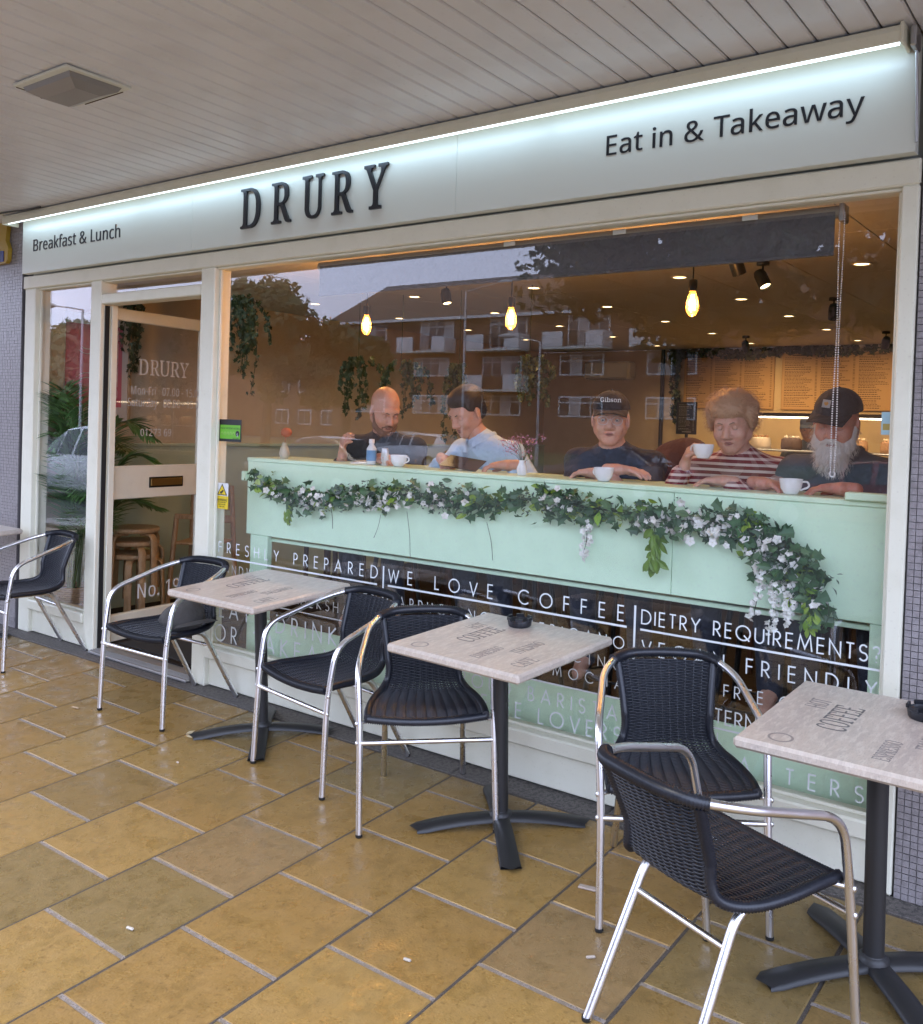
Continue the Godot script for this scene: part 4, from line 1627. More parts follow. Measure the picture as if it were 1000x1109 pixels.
func garland():
	var g := thing("flower_garland", "artificial garland of ivy and white blossom along the mint counter front", "garland")
	var key := [[-4.08, 1.185], [-3.95, 1.15], [-3.867, 1.125], [-3.72, 1.11], [-3.578, 1.115], [-3.45, 1.125], [-3.311, 1.15], [-3.16, 1.15], [-3.058, 1.16], [-2.88, 1.19], [-2.74, 1.17], [-2.598, 1.175], [-2.39, 1.19], [-2.193, 1.215], [-2.05, 1.205], [-1.959, 1.2], [-1.742, 1.19], [-1.577, 1.175], [-1.421, 1.18], [-1.30, 1.185], [-1.22, 1.15], [-1.14, 1.09], [-1.075, 1.03], [-1.02, 0.975], [-0.985, 0.935]]
	var pts := []
	for k in key:
		pts.append(Vector3(k[0], k[1], -0.155))
	var path := smooth_path(pts, 8)
	var m := MB.new()
	m.tube(path, 0.006, 6)
	part(g, "stem", m, mat("green_wire", Color(0.03, 0.05, 0.02), 0.7))
	var lv := cmb()
	var fl := cmb()
	var tw := MB.new()
	var greens := [Color(0.03, 0.085, 0.03), Color(0.045, 0.11, 0.04), Color(0.035, 0.09, 0.04), Color(0.08, 0.15, 0.065), Color(0.22, 0.34, 0.04), Color(0.14, 0.27, 0.03)]
	var cnt := path.size()
	for i in cnt:
		var p: Vector3 = path[i]
		var s := float(i) / cnt
		var dens := 7 if s > 0.2 else 6
		var spread := 0.042 if s > 0.08 else 0.03
		if s > 0.82:
			spread = 0.065
			dens = 10
		# patches of kinds along the length
		var patch := sin(s * 41.0) + 0.6 * sin(s * 93.0 + 1.3)
		for k in dens:
			var q := p + Vector3(rng.randfn() * 0.03, rng.randfn() * spread * 0.75, rng.randf_range(-0.03, 0.045))
			q.z = clampf(q.z, -0.192, -0.085)
			var nrm := (Vector3(0, 0.25, 1) + rv() * 0.7).normalized()
			var dir := rv()
			dir.y = -absf(dir.y) * 0.6 + 0.2
			var rr := rng.randf()
			if rr < 0.56:
				ivy_leaf(lv, q, nrm, dir, rng.randf_range(0.03, 0.056), greens[rng.randi() % 4] * rng.randf_range(0.9, 1.5))
			elif rr < 0.72 or patch > 0.9:
				var c: Color = greens[4 + rng.randi() % 2] if patch > 0.1 else greens[rng.randi() % 4]
				oval_leaf(lv, q, nrm, dir, rng.randf_range(0.04, 0.07), 0.5, c * rng.randf_range(0.9, 1.3))
			else:
				# fine sprig
				for j in 5:
					oval_leaf(lv, q + rv() * 0.018, (nrm + rv() * 0.4).normalized(), (dir + rv() * 0.5).normalized(), 0.022, 0.35, Color(0.055, 0.10, 0.06) if patch < 0.4 else Color(0.17, 0.25, 0.03))
		var fd := 2 if patch < 0.1 else 0
		if s > 0.14 and s < 0.2 or s > 0.27 and s < 0.36 or s > 0.68 and s < 0.8:
			fd = 3
		if s < 0.08:
			fd = 0
		for k in fd:
			var q := p + Vector3(rng.randfn() * 0.025, rng.randfn() * spread * 0.7 - 0.01, rng.randf_range(0.0, 0.05))
			q.z = clampf(q.z, -0.18, -0.08)
			blossom(fl, q, (Vector3(0, 0, 1) + rv() * 0.8).normalized(), rng.randf_range(0.012, 0.022))
	# hanging sprays
	for q in [[-3.76, 1.09, 0.09, 1], [-3.45, 1.08, 0.11, 0], [-3.10, 1.07, 0.12, 0], [-2.93, 1.1, 0.22, 0], [-2.45, 1.09, 0.17, 0], [-1.93, 1.12, 0.13, 2], [-1.62, 1.14, 0.13, 3], [-1.19, 1.08, 0.24, 2], [-1.08, 0.99, 0.14, 2], [-1.0, 0.93, 0.08, 1], [-1.13, 1.0, 0.2, 2], [-0.93, 0.93, 0.1, 0]]:
		var a := Vector3(q[0], q[1], -0.13)
		var e := a + Vector3(rng.randf_range(-0.04, 0.05), -q[2], 0.01)
		var sp := smooth_path([a, a.lerp(e, 0.5) + Vector3(0.015, 0, 0.01), e], 6)
		tw.tube(sp, 0.0015, 4)
		for i in sp.size():
			var p: Vector3 = sp[i]
			for k in (3 if q[3] != 0 else 1):
				var o := p + rv() * 0.018
				if q[3] == 2:
					blossom(fl, o, (Vector3(0, 0, 1) + rv() * 0.9).normalized(), rng.randf_range(0.010, 0.016))
				elif q[3] == 3:
					oval_leaf(lv, o, (Vector3(0, 0, 1) + rv() * 0.5).normalized(), (Vector3(rng.randfn() * 0.6, -1, 0)).normalized(), 0.06, 0.5, Color(0.13, 0.24, 0.025))
				elif q[3] == 1:
					oval_leaf(lv, o, (Vector3(0, 0, 1) + rv() * 0.5).normalized(), (Vector3(rng.randfn() * 0.7, -1, 0)).normalized(), 0.04, 0.45, greens[3 + rng.randi() % 3])
	var o1 := part(g, "ivy_leaves", lv, leaf_mat("garland_leaf"))
	o1.set_meta("kind", "stuff")
	var o2 := part(g, "white_blossom", fl, leaf_mat("garland_flower", 0.7))
	o2.set_meta("kind", "stuff")
	part(g, "twigs", tw, MT.green_wire).set_meta("kind", "stuff")


func blossom(m: MB, p: Vector3, nrm: Vector3, s: float):
	var x := nrm.cross(Vector3.UP if absf(nrm.y) < 0.9 else Vector3.RIGHT).normalized()
	var y := nrm.cross(x)
	var a0 := rng.randf() * TAU
	for k in 5:
		var a := a0 + TAU * k / 5
		var d := x * cos(a) + y * sin(a)
		var e := x * -sin(a) + y * cos(a)
		var c := 0.72 + rng.randf() * 0.1
		m.col = Color(c, c, c * 0.93)
		var t1 := p + d * s * 0.6 + e * s * 0.42 + nrm * s * 0.25
		var t2 := p + d * s * 0.6 - e * s * 0.42 + nrm * s * 0.25
		var t3 := p + d * s + nrm * s * 0.3
		m.tri_o(p, t2, t1, nrm)
		m.tri_o(t2, t3, t1, nrm)
	m.col = Color(0.5, 0.55, 0.2)
	m.tri_o(p + nrm * s * 0.1 + x * s * 0.12, p + nrm * s * 0.1 - x * s * 0.1 + y * s * 0.1, p + nrm * s * 0.1 - x * s * 0.1 - y * s * 0.1, nrm)


func palm():
	var p := thing("potted_palm", "green areca palm in a woven basket behind the narrow sidelight", "plant", Vector3(-6.13, 0.03, -0.285))
	var m := MB.new()
	# basket of woven rows
	for r in 20:
		var y := 0.012 + r * 0.0135
		var rad := 0.135 + 0.02 * sin(PI * r / 20.0)
		var ring := []
		for k in 41:
			var a := TAU * k / 40
			var w := rad + 0.004 * cos(20 * a + PI * (r % 2))
			ring.append(Vector3(cos(a) * w, y, sin(a) * w))
		m.tube(ring, 0.0075, 5, false)
	part(p, "basket", m, mat("seagrass", Color(0.33, 0.225, 0.12), 0.8)).set_meta("kind", "stuff")
	m = MB.new()
	m.lathe([Vector2(0.13, 0.0), Vector2(0.125, 0.24), Vector2(0.001, 0.24)], 24)
	part(p, "soil", m, MT.black_mat)
	var leaf := leaf_mat("palm_leaf", 0.4)
	var stems := MB.new()
	var fr := [[0.9, 0.22, 1.62, 20.0], [0.4, 0.3, 1.5, 75.0], [0.2, 0.3, 1.72, 170.0], [0.2, 0.16, 1.4, 120.0], [0.2, 0.26, 1.2, 45.0], [0.2, 0.3, 1.05, 160.0], [0.2, 0.2, 1.3, 200.0], [0.6, 0.55, 1.35, 250.0], [0.3, 0.62, 1.25, 300.0], [0.5, 0.75, 1.15, 350.0], [0.7, 0.65, 1.05, 60.0], [0.2, 0.3, 1.62, 130.0], [0.8, 0.7, 0.95, 205.0], [0.1, 0.55, 1.5, 330.0], [0.3, 0.72, 0.85, 30.0], [0.3, 0.66, 0.9, 280.0]]
	for f in fr:
		var a := deg_to_rad(f[3])
		var out: float = f[1]
		var h: float = f[2]
		var e := Vector3(clampf(cos(a) * out, -0.2, 0.52), h, clampf(sin(a) * out, -0.6, 0.1))
		var path := smooth_path([Vector3(cos(a) * 0.04, 0.24, sin(a) * 0.04), Vector3(e.x * 0.2, h * 0.6, e.z * 0.2), Vector3(e.x * 0.55, h * 0.95, e.z * 0.55), Vector3(e.x, h * 0.9, e.z), ], 10)
		stems.tube(path, 0.005, 5)
		var lm := cmb()
		var n := path.size()
		for i in range(int(n * 0.32), n):
			var t := (i - n * 0.32) / (n * 0.68)
			var tn: Vector3 = (path[mini(i + 1, n - 1)] - path[i - 1]).normalized()
			var side := tn.cross(Vector3.UP).normalized()
			var l := lerpf(0.16, 0.30, sin(PI * clampf(t + 0.1, 0, 1))) * lerpf(1.0, 0.6, t)
			for half in 2:
				var base: Vector3 = path[i] + tn * 0.012 * half
				for sd in [-1.0, 1.0]:
					var d: Vector3 = (side * sd * 0.9 + tn * 0.75 + Vector3(0, -0.12, 0) + rv() * 0.08).normalized()
					oval_leaf(lm, base, (Vector3.UP + side * sd * 0.3).normalized(), d, l, 0.125, Color(0.12, 0.27, 0.07).lerp(Color(0.065, 0.17, 0.045), rng.randf()))
		part(p, "frond", lm, leaf)
	part(p, "stems", stems, mat("palm_stem", Color(0.09, 0.14, 0.04), 0.6))


# trailing ivy: strands hanging from a point
func ivy(label: String, at: Vector3, width: float, drop: float, strands: int):
	var o := thing("hanging_ivy", label, "plant", at, "trailing ivies hung in the cafe")
	var st := MB.new()
	var lv := cmb()
	st.tube([Vector3(0, -0.02, 0), Vector3(0, 2.4995 - at.y, 0)], 0.0025, 5)
	for i in strands:
		var x := rng.randf_range(-width, width) / 2
		var z := rng.randf_range(-0.06, 0.06)
		var l := drop * rng.randf_range(0.35, 1.0)
		var pts := [Vector3(x * 0.5, 0.0, z * 0.5), Vector3(x * 0.9, -0.01 - l * 0.2, z), Vector3(x + rng.randf_range(-0.03, 0.03), -l * 0.6, z * 1.2), Vector3(x + rng.randf_range(-0.05, 0.05), -l, z)]
		var path := smooth_path(pts, 7)
		st.tube(path, 0.0025, 4)
		for q in path:
			for k in 2:
				ivy_leaf(lv, q + rv() * 0.022, (Vector3(0, 0.2, 1) + rv() * 0.8).normalized(), (Vector3(0, -1, 0) + rv() * 0.7).normalized(), rng.randf_range(0.022, 0.042), Color(0.055, 0.085, 0.03).lerp(Color(0.03, 0.055, 0.025), rng.randf()))
	part(o, "vines", st, MT.green_wire).set_meta("kind", "stuff")
	part(o, "leaves", lv, leaf_mat("ivy_leaf", 0.5)).set_meta("kind", "stuff")


func hanging_ivies():
	ivy("dark trailing ivy hanging in front of the pink flower print", Vector3(-6.32, 2.42, -0.86), 0.16, 0.62, 8)
	ivy("trailing ivy hung from the ceiling near the hygiene rating sticker", Vector3(-5.5, 2.4, -1.1), 0.7, 0.75, 16)
	ivy("trailing ivy hung from the cafe ceiling above the bald man", Vector3(-4.95, 2.0, -1.9), 0.5, 0.45, 7)
	ivy("trailing ivy hung between the bald man and the man in the blue shirt", Vector3(-4.6, 1.98, -2.0), 0.45, 0.5, 7)
	ivy("trailing ivy hung right of the man in the pale blue shirt", Vector3(-4.05, 1.95, -2.0), 0.5, 0.6, 8)
	ivy("short trailing ivy hung left of the man in the lettered cap", Vector3(-3.45, 2.0, -2.0), 0.4, 0.32, 6)


# ---------------------------------------------------------------- the cafe behind
func lit(key: String, c: Color, e: float) -> StandardMaterial3D:
	var m := mat(key, Color(0.8, 0.8, 0.8), 0.4)
	m.emission_enabled = true
	m.emission = c
	m.emission_energy_multiplier = e
	return m


func print_lines(w: int, h: int, paper: Color, ink: Color, cols: int, title: bool) -> ImageTexture:
	# printed menu: short rows of type in columns
	var im := Image.create(w, h, false, Image.FORMAT_RGB8)
	im.fill(paper.linear_to_srgb())
	var k := ink.linear_to_srgb()
	var cw := w / cols
	for c in cols:
		var y := 14 if title else 6
		var x0 := c * cw + 8
		if title:
			im.fill_rect(Rect2i(x0 + cw / 5, 4, cw / 2, 4), k)
		while y < h - 8:
			var head := rng.randf() < 0.35
			var x := x0
			var end := x0 + int((cw - 26) * rng.randf_range(0.5, 0.95))
			while x < end:
				var l := rng.randi_range(3, 9)
				im.fill_rect(Rect2i(x, y, l, 3 if head else 2), k)
				x += l + 2
			im.fill_rect(Rect2i(x0 + cw - 22, y, 8, 2), k)
			y += 9 if head else 6
	return ImageTexture.create_from_image(im)


func build_back_of_shop():
	var m: MB
	# pendant filament bulbs over the bar
	for q in [[-3.858, 2.123, "glowing filament bulb hanging over the bald man's end of the bar"], [-2.806, 2.117, "glowing filament bulb hanging right of the man in the blue shirt"], [-1.779, 2.142, "glowing filament bulb hanging between the capped man and the woman"]]:
		var o := thing("pendant_bulb", q[2], "lamp", Vector3(q[0], q[1], -0.8), "filament bulbs over the bar")
		m = MB.new()
		m.tube([Vector3(0, 0.10, 0), Vector3(0, 2.4995 - q[1], 0)], 0.0035, 6)
		part(o, "flex", m, MT.black_paint)
		m = MB.new()
		m.lathe([Vector2(0.004, 0.112), Vector2(0.02, 0.108), Vector2(0.021, 0.075), Vector2(0.018, 0.06), Vector2(0.019, 0.055)], 14)
		part(o, "lamp_holder", m, MT.black_paint)
		m = MB.new()
		m.lathe([Vector2(0.0135, 0.06), Vector2(0.016, 0.045), Vector2(0.027, 0.012), Vector2(0.031, -0.015), Vector2(0.027, -0.042), Vector2(0.014, -0.062), Vector2(0.001, -0.066)], 18)
		var gb := mat("bulb_glass", Color(1.0, 0.72, 0.35, 0.12), 0.02)
		gb.transparency = BaseMaterial3D.TRANSPARENCY_ALPHA
		part(o, "bulb_glass", m, gb)
		m = MB.new()
		for k in 6:
			var a := TAU * k / 6
			m.tube([Vector3(cos(a) * 0.006, 0.04, sin(a) * 0.006), Vector3(cos(a) * 0.014, -0.035, sin(a) * 0.014)], 0.0022, 5)
		part(o, "filament", m, lit("filament_glow", Color(1.0, 0.70, 0.30), 26.0))
		var li := OmniLight3D.new()
		li.name = "glow"
		li.light_energy = 0.14
		li.light_color = Color(1.0, 0.68, 0.34)
		li.light_size = 0.02
		li.omni_range = 8.0
		li.shadow_enabled = true
		li.position = Vector3(0, 0.0, 0)
		o.add_child(li)
	# black track spots
	var spots := [[-1.766, -1.316, Vector3(0.2, -1, -0.5), "black ceiling spotlight nearest the blind chain"], [-1.807, -1.826, Vector3(0.5, -0.9, 0.2), "black ceiling spotlight beside the one nearest the chain"], [-1.839, -3.379, Vector3(-0.2, -0.8, -0.6), "black ceiling spotlight in the middle of the cafe ceiling"], [-2.006, -5.7, Vector3(-0.3, -0.6, -0.7), "black ceiling spotlight close to the menu boards"], [-3.3, -5.7, Vector3(-0.1, -0.6, -0.7), "black ceiling spotlight over the left menu board"], [-3.93, -1.668, Vector3(0.3, -0.9, 0.1), "black ceiling spotlight seen beside the left filament bulb"]]
	for q in spots:
		var o := thing("track_spot", q[3], "spotlight", Vector3(q[0], 2.4995, q[1]), "black spotlights on the cafe ceiling")
		m = MB.new()
		m.lathe([Vector2(0.001, 0.0), Vector2(0.035, 0.0), Vector2(0.035, -0.02), Vector2(0.006, -0.022), Vector2(0.006, -0.07)], 14)
		part(o, "base", m, MT.black_paint)
		var bs := Basis.looking_at((q[2] as Vector3).normalized(), Vector3.UP) * Basis(Vector3.RIGHT, PI / 2)
		var c := Vector3(0, -0.1, 0)
		m = MB.new()
		m.lathe([Vector2(0.001, -0.055), Vector2(0.03, -0.055), Vector2(0.036, -0.03), Vector2(0.036, 0.05), Vector2(0.032, 0.05), Vector2(0.030, 0.035)], 16, c, bs * Basis(Vector3.RIGHT, PI))
		part(o, "lamp_head", m, MT.black_paint)
		m = MB.new()
		m.lathe([Vector2(0.0295, 0.038), Vector2(0.015, 0.042), Vector2(0.0005, 0.043)], 14, c, bs * Basis(Vector3.RIGHT, PI))
		part(o, "lens", m, lit("spot_glow", Color(1.0, 0.86, 0.62), 6.0))
		var sp := SpotLight3D.new()
		sp.name = "beam"
		sp.light_energy = 0.65 if q[1] < -5 else 0.25
		sp.light_color = Color(1.0, 0.80, 0.52)
		sp.spot_angle = 48.0
		sp.spot_angle_attenuation = 0.8
		sp.light_size = 0.03
		sp.spot_range = 8.0
		sp.shadow_enabled = true
		sp.transform = Transform3D(Basis.looking_at((q[2] as Vector3).normalized(), Vector3.UP), c + (q[2] as Vector3).normalized() * 0.062)
		o.add_child(sp)
	# menu boards
	for q in [[-4.488, -3.427, 3, "left tan menu board on the back wall with three printed columns"], [-3.345, -2.165, 3, "right tan menu board on the back wall with headings"]]:
		var o := thing("menu_board", q[3], "menu board", Vector3((q[0] + q[1]) / 2, 2.12, -6.985))
		var w: float = q[1] - q[0]
		m = MB.new()
		m.box(Vector3.ZERO, Vector3(w, 0.62, 0.024), 0.003)
		part(o, "board", m, mat("board_edge", Color(0.42, 0.26, 0.12), 0.6))
		var pm := mat("menu_print_%s" % q[3], Color(1, 1, 1), 0.6)
		pm.albedo_texture = print_lines(420, 240, Color(0.46, 0.29, 0.14), Color(0.06, 0.035, 0.02), q[2], true)
		m = MB.new()
		m.quad(Vector3(-w / 2 + 0.01, -0.3, 0.0135), Vector3(w / 2 - 0.01, -0.3, 0.0135), Vector3(w / 2 - 0.01, 0.3, 0.0135), Vector3(-w / 2 + 0.01, 0.3, 0.0135))
		for i in m.t.size():
			m.t[i].y = 1.0 - m.t[i].y
		part(o, "print", m, pm)
	# ivy swag above and beside the boards
	var g := thing("ivy_swag", "ivy swag draped along the top of the menu boards", "garland", Vector3(0, 0, -6.93))
	var lv := cmb()
	var st := MB.new()
	for path in [smooth_path([Vector3(-4.62, 2.44, 0), Vector3(-4.2, 2.46, 0.02), Vector3(-3.7, 2.42, 0.02), Vector3(-3.2, 2.47, 0.02), Vector3(-2.8, 2.45, 0.02), Vector3(-2.1, 2.47, 0)], 16), smooth_path([Vector3(-4.56, 2.46, 0), Vector3(-4.58, 2.2, 0.01), Vector3(-4.55, 1.7, 0.01)], 14)]:
		st.tube(path, 0.004, 5)
		for p in path:
			for k in 5:
				ivy_leaf(lv, p + rv() * 0.05, (Vector3(0, 0, 1) + rv() * 0.7).normalized(), (Vector3(0, -1, 0) + rv()).normalized(), rng.randf_range(0.04, 0.07), Color(0.03, 0.05, 0.015).lerp(Color(0.07, 0.08, 0.03), rng.randf()))
	part(g, "stem", st, MT.green_wire)
	part(g, "leaves", lv, leaf_mat("ivy_leaf", 0.5)).set_meta("kind", "stuff")
	# serving counter with a glass display case
	var c := thing("serving_counter", "dark wooden serving counter with a glass cake display", "counter", Vector3(-1.9, 0.03, -4.9))
	m = MB.new()
	m.bb(Vector3(-2.2, 0, -0.35), Vector3(2.3, 1.02, 0.35), 0.008)
	part(c, "base_cabinet", m, MT.dark_wood)
	m = MB.new()
	m.bb(Vector3(-2.25, 1.021, -0.4), Vector3(2.3, 1.06, 0.4), 0.006)
	part(c, "worktop", m, MT.birch)
	m = MB.new()
	m.bb(Vector3(-1.1, 1.061, 0.3), Vector3(0.95, 1.66, 0.306))
	part(c, "display_glass", m, MT.glass)
	m = MB.new()
	m.bb(Vector3(-1.12, 1.66, -0.3), Vector3(0.97, 1.69, 0.32), 0.004)
	part(c, "display_top", m, MT.black_paint)
	for x in [-1.11, -0.1, 0.95]:
		m = MB.new()
		m.bb(Vector3(x - 0.012, 1.061, 0.285), Vector3(x + 0.012, 1.66, 0.312), 0.003)
		part(c, "display_post", m, MT.steel_dull)
	m = MB.new()
	m.bb(Vector3(-1.08, 1.36, -0.28), Vector3(0.93, 1.375, 0.27), 0.003)
	part(c, "display_shelf", m, MT.steel_dull)
	m = MB.new()
	m.bb(Vector3(-1.05, 1.648, 0.18), Vector3(0.9, 1.659, 0.22))
	part(c, "display_light_tube", m, lit("display_glow", Color(1.0, 0.9, 0.75), 5.0))
	var al := AreaLight3D.new()
	al.name = "display_glow"
	al.area_size = Vector2(1.9, 0.03)
	al.light_color = Color(1.0, 0.88, 0.7)
	al.light_energy = 0.25
	al.shadow_enabled = true
	al.area_range = 4.0
	al.transform = Transform3D(Basis.looking_at(Vector3.DOWN, Vector3.FORWARD), Vector3(-0.08, 1.64, 0.2))
	c.add_child(al)
	var cake_cols := [Color(0.30, 0.15, 0.06), Color(0.45, 0.33, 0.2), Color(0.07, 0.035, 0.02), Color(0.5, 0.4, 0.3)]
	for i in 14:
		var o := thing("cake", ["round cake with topping on the upper shelf of the glass display", "round cake with topping on the floor of the glass display"][i % 2], "cake", Vector3(-1.9 - 0.92 + (i / 2) * 0.27, 0.03 + (1.3755 if i % 2 == 0 else 1.0615), -4.85), "cakes in the display")
		m = MB.new()
		var ck := rng.randi() % 4
		m.lathe([Vector2(0.001, 0.0), Vector2(0.085, 0.0), Vector2(0.09, 0.03), Vector2(0.085, 0.09), Vector2(0.07, 0.1), Vector2(0.001, 0.105)], 16)
		part(o, "sponge", m, mat("cake_%d" % ck, cake_cols[ck], 0.7))
		m = MB.new()
		for k in 6:
			m.ball(Vector3(cos(TAU * k / 6) * 0.055, 0.108, sin(TAU * k / 6) * 0.055), Vector3.ONE * 0.016, 8, 5)
		part(o, "topping", m, mat("cake_%d" % ((ck + 1) % 4), cake_cols[(ck + 1) % 4], 0.6)).set_meta("kind", "stuff")
	# coffee machine on the counter
	var e := thing("coffee_machine", "steel and black espresso machine on the serving counter", "coffee machine", Vector3(-0.55, 1.09, -4.95))
	m = MB.new()
	m.bb(Vector3(-0.35, 0.02, -0.22), Vector3(0.35, 0.42, 0.05), 0.02)
	part(e, "casing", m, MT.steel_dull)
	m = MB.new()
	m.bb(Vector3(-0.35, 0.34, 0.052), Vector3(0.35, 0.42, 0.25), 0.012)
	part(e, "group_head_bar", m, MT.black_paint)
	m = MB.new()
	m.bb(Vector3(-0.34, 0.0, 0.06), Vector3(0.34, 0.06, 0.27), 0.006)
	part(e, "drip_tray", m, MT.steel_dull)
	# small black chalk notice
	var n := thing("notice_board", "small black notice with white writing left of the menu boards", "notice", Vector3(-3.53, 1.66, -4.86))
	m = MB.new()
	m.box(Vector3.ZERO, Vector3(0.2, 0.30, 0.012), 0.002)
	part(n, "board", m, MT.black_paint)
	m = MB.new()
	m.bb(Vector3(-0.015, -0.55, -0.012), Vector3(0.015, -0.15, -0.007))
	part(n, "stand", m, MT.black_paint)
	var pm := mat("notice_print", Color(1, 1, 1), 0.6)
	pm.albedo_texture = print_lines(96, 140, Color(0.015, 0.015, 0.015), Color(0.3, 0.28, 0.26), 1, true)
	m = MB.new()
	m.quad(Vector3(-0.09, -0.14, 0.0068), Vector3(0.09, -0.14, 0.0068), Vector3(0.09, 0.14, 0.0068), Vector3(-0.09, 0.14, 0.0068))
	part(n, "print", m, pm)
	# air conditioner and pipe on the back wall
	var ac := thing("air_conditioner", "white wall air conditioner high on the back wall", "air conditioner", Vector3(-5.42, 2.25, -6.88))
	m = MB.new()
	m.box(Vector3.ZERO, Vector3(0.62, 0.22, 0.2), 0.025)
	part(ac, "casing", m, MT.white_paint)
	m = MB.new()
	m.box(Vector3(0, -0.1, 0.075), Vector3(0.54, 0.02, 0.06), 0.005)
	part(ac, "louvre", m, MT.steel_dull)
	m = MB.new()
	m.tube([Vector3(-4.75, 0.03, -6.95), Vector3(-4.75, 2.5, -6.95)], 0.025, 8)
	tag(part(self, "wall_pipe", m, MT.black_paint), "thin dark pipe running up the back wall beside the boards", "pipe")
	# bar stools under the guests
	var s0: Node3D
	for q in [[-3.62, -0.86, "the bald man in black"], [-2.68, -0.88, "the man in the pale blue shirt"], [-2.10, -0.84, "the man in the lettered black cap"], [-1.44, -0.83, "the woman in the striped top"], [-0.98, -0.85, "the white bearded man"]]:
		var lb: String = "dark wooden bar stool under " + q[2]
		if s0:
			copy_of(s0, "bar_stool", Transform3D(Basis(), Vector3(q[0], 0.03, q[1])), lb)
			continue
		s0 = thing("bar_stool", lb, "stool", Vector3(q[0], 0.03, q[1]), "bar stools at the window counter")
		m = MB.new()
		m.lathe([Vector2(0.001, 0.80), Vector2(0.15, 0.80), Vector2(0.17, 0.815), Vector2(0.17, 0.835), Vector2(0.15, 0.845), Vector2(0.001, 0.842)], 22)
		part(s0, "seat", m, MT.dark_wood)
		for k in 4:
			var a := TAU * (k + 0.5) / 4
			m = MB.new()
			m.tube([Vector3(cos(a) * 0.1, 0.80, sin(a) * 0.1), Vector3(cos(a) * 0.21, 0.0, sin(a) * 0.21)], 0.014, 8)
			part(s0, "leg", m, MT.black_steel)
		m = MB.new()
		var ring := []
		for k in 33:
			ring.append(Vector3(cos(TAU * k / 32) * 0.17, 0.28, sin(TAU * k / 32) * 0.17))
		m.tube(ring, 0.008, 6, false)
		part(s0, "foot_ring", m, MT.black_steel)
	# dining tables and chairs deeper in the room
	var tb := [[-5.2, -2.6, "dark dining table beside the left wall, closest to the door", "dining table by the wall near the door"], [-5.2, -4.4, "dark dining table further back along the left wall", "dining table further back by the wall"], [-3.3, -2.9, "dark dining table in the middle of the cafe floor", "dining table in the middle of the floor"], [-1.2, -2.6, "dark dining table on the right of the cafe floor", "dining table under the blind chain"]]
	for q in tb:
		var o := thing("dining_table", q[2], "table", Vector3(q[0], 0.03, q[1]), "dining tables inside the cafe")
		m = MB.new()
		m.bb(Vector3(-0.4, 0.71, -0.4), Vector3(0.4, 0.74, 0.4), 0.006)
		part(o, "top", m, MT.dark_wood)
		for a in [[-0.36, -0.36], [0.36, -0.36], [-0.36, 0.36], [0.36, 0.36]]:
			m = MB.new()
			m.bb(Vector3(a[0] - 0.022, 0, a[1] - 0.022), Vector3(a[0] + 0.022, 0.709, a[1] + 0.022), 0.004)
			part(o, "leg", m, MT.dark_wood)
		for s in [-1.0, 1.0]:
			var ch := thing("dining_chair", "dark dining chair %s the %s" % [["left of", "right of"][int(s > 0)], q[3]], "chair", Vector3(q[0] + s * 0.62, 0.03, q[1]), "dining chairs inside the cafe", Basis(Vector3.UP, -s * PI / 2))
			m = MB.new()
			m.bb(Vector3(-0.2, 0.43, -0.2), Vector3(0.2, 0.46, 0.2), 0.008)
			part(ch, "seat", m, MT.dark_wood)
			for a in [[-0.18, -0.18], [0.18, -0.18], [-0.18, 0.18], [0.18, 0.18]]:
				m = MB.new()
				m.bb(Vector3(a[0] - 0.016, 0, a[1] - 0.016), Vector3(a[0] + 0.016, 0.43 if a[1] > 0 else 0.86, a[1] + 0.016), 0.003)
				part(ch, "leg", m, MT.dark_wood)
			for y in [0.6, 0.72, 0.83]:
				m = MB.new()
				m.bb(Vector3(-0.163, y - 0.025, -0.19), Vector3(0.163, y + 0.025, -0.175), 0.003)
				part(ch, "back_slat", m, MT.dark_wood)
	# maroon coat over the chair back behind the capped man
	var f := Field.new()
	f.egg(Vector3(-2.05, 1.36, -1.35), Vector3(0.17, 0.13, 0.08), Basis(), 0.04)
	f.egg(Vector3(-1.82, 1.27, -1.33), Vector3(0.17, 0.11, 0.08), Basis(), 0.04)
	f.bone(Vector3(-2.1, 1.3, -1.34), Vector3(-2.12, 0.95, -1.33), 0.12, 0.1, 0.05)
	f.bone(Vector3(-1.85, 1.3, -1.33), Vector3(-1.82, 0.95, -1.33), 0.11, 0.1, 0.05)
	f.bone(Vector3(-2.0, 0.8, -1.36), Vector3(-2.0, 1.4, -1.38), 0.05, 0.1, 0.05)
	m = MB.new()
	f.add_to(m, 0.015)
	var coat := thing("draped_coat", "maroon padded coat draped behind the man in the lettered cap", "coat")
	part(coat, "coat", m, cloth_mat("maroon_coat", Color(0.035, 0.006, 0.009)))
	m = MB.new()
	for x in [-2.1, -1.9]:
		m.tube([Vector3(x, 0.03, -1.36), Vector3(x, 1.3, -1.37)], 0.016, 8)
	m.bb(Vector3(-2.12, 1.26, -1.39), Vector3(-1.88, 1.32, -1.36), 0.006)
	part(coat, "hanger_stand", m, MT.dark_wood)
	# framed flower print on the left wall
	var pic := thing("framed_print", "framed print of pink petals on the left wall", "picture", Vector3(-6.412, 1.87, -0.572))
	m = MB.new()
	for b in [[Vector3(0, -0.43, -0.31), Vector3(0.025, -0.4, 0.31)], [Vector3(0, 0.4, -0.31), Vector3(0.025, 0.43, 0.31)], [Vector3(0, -0.3995, -0.31), Vector3(0.025, 0.3995, -0.285)], [Vector3(0, -0.3995, 0.285), Vector3(0.025, 0.3995, 0.31)]]:
		m = MB.new()
		m.bb(b[0], b[1], 0.003)
		part(pic, "frame", m, MT.birch)
	m = MB.new()
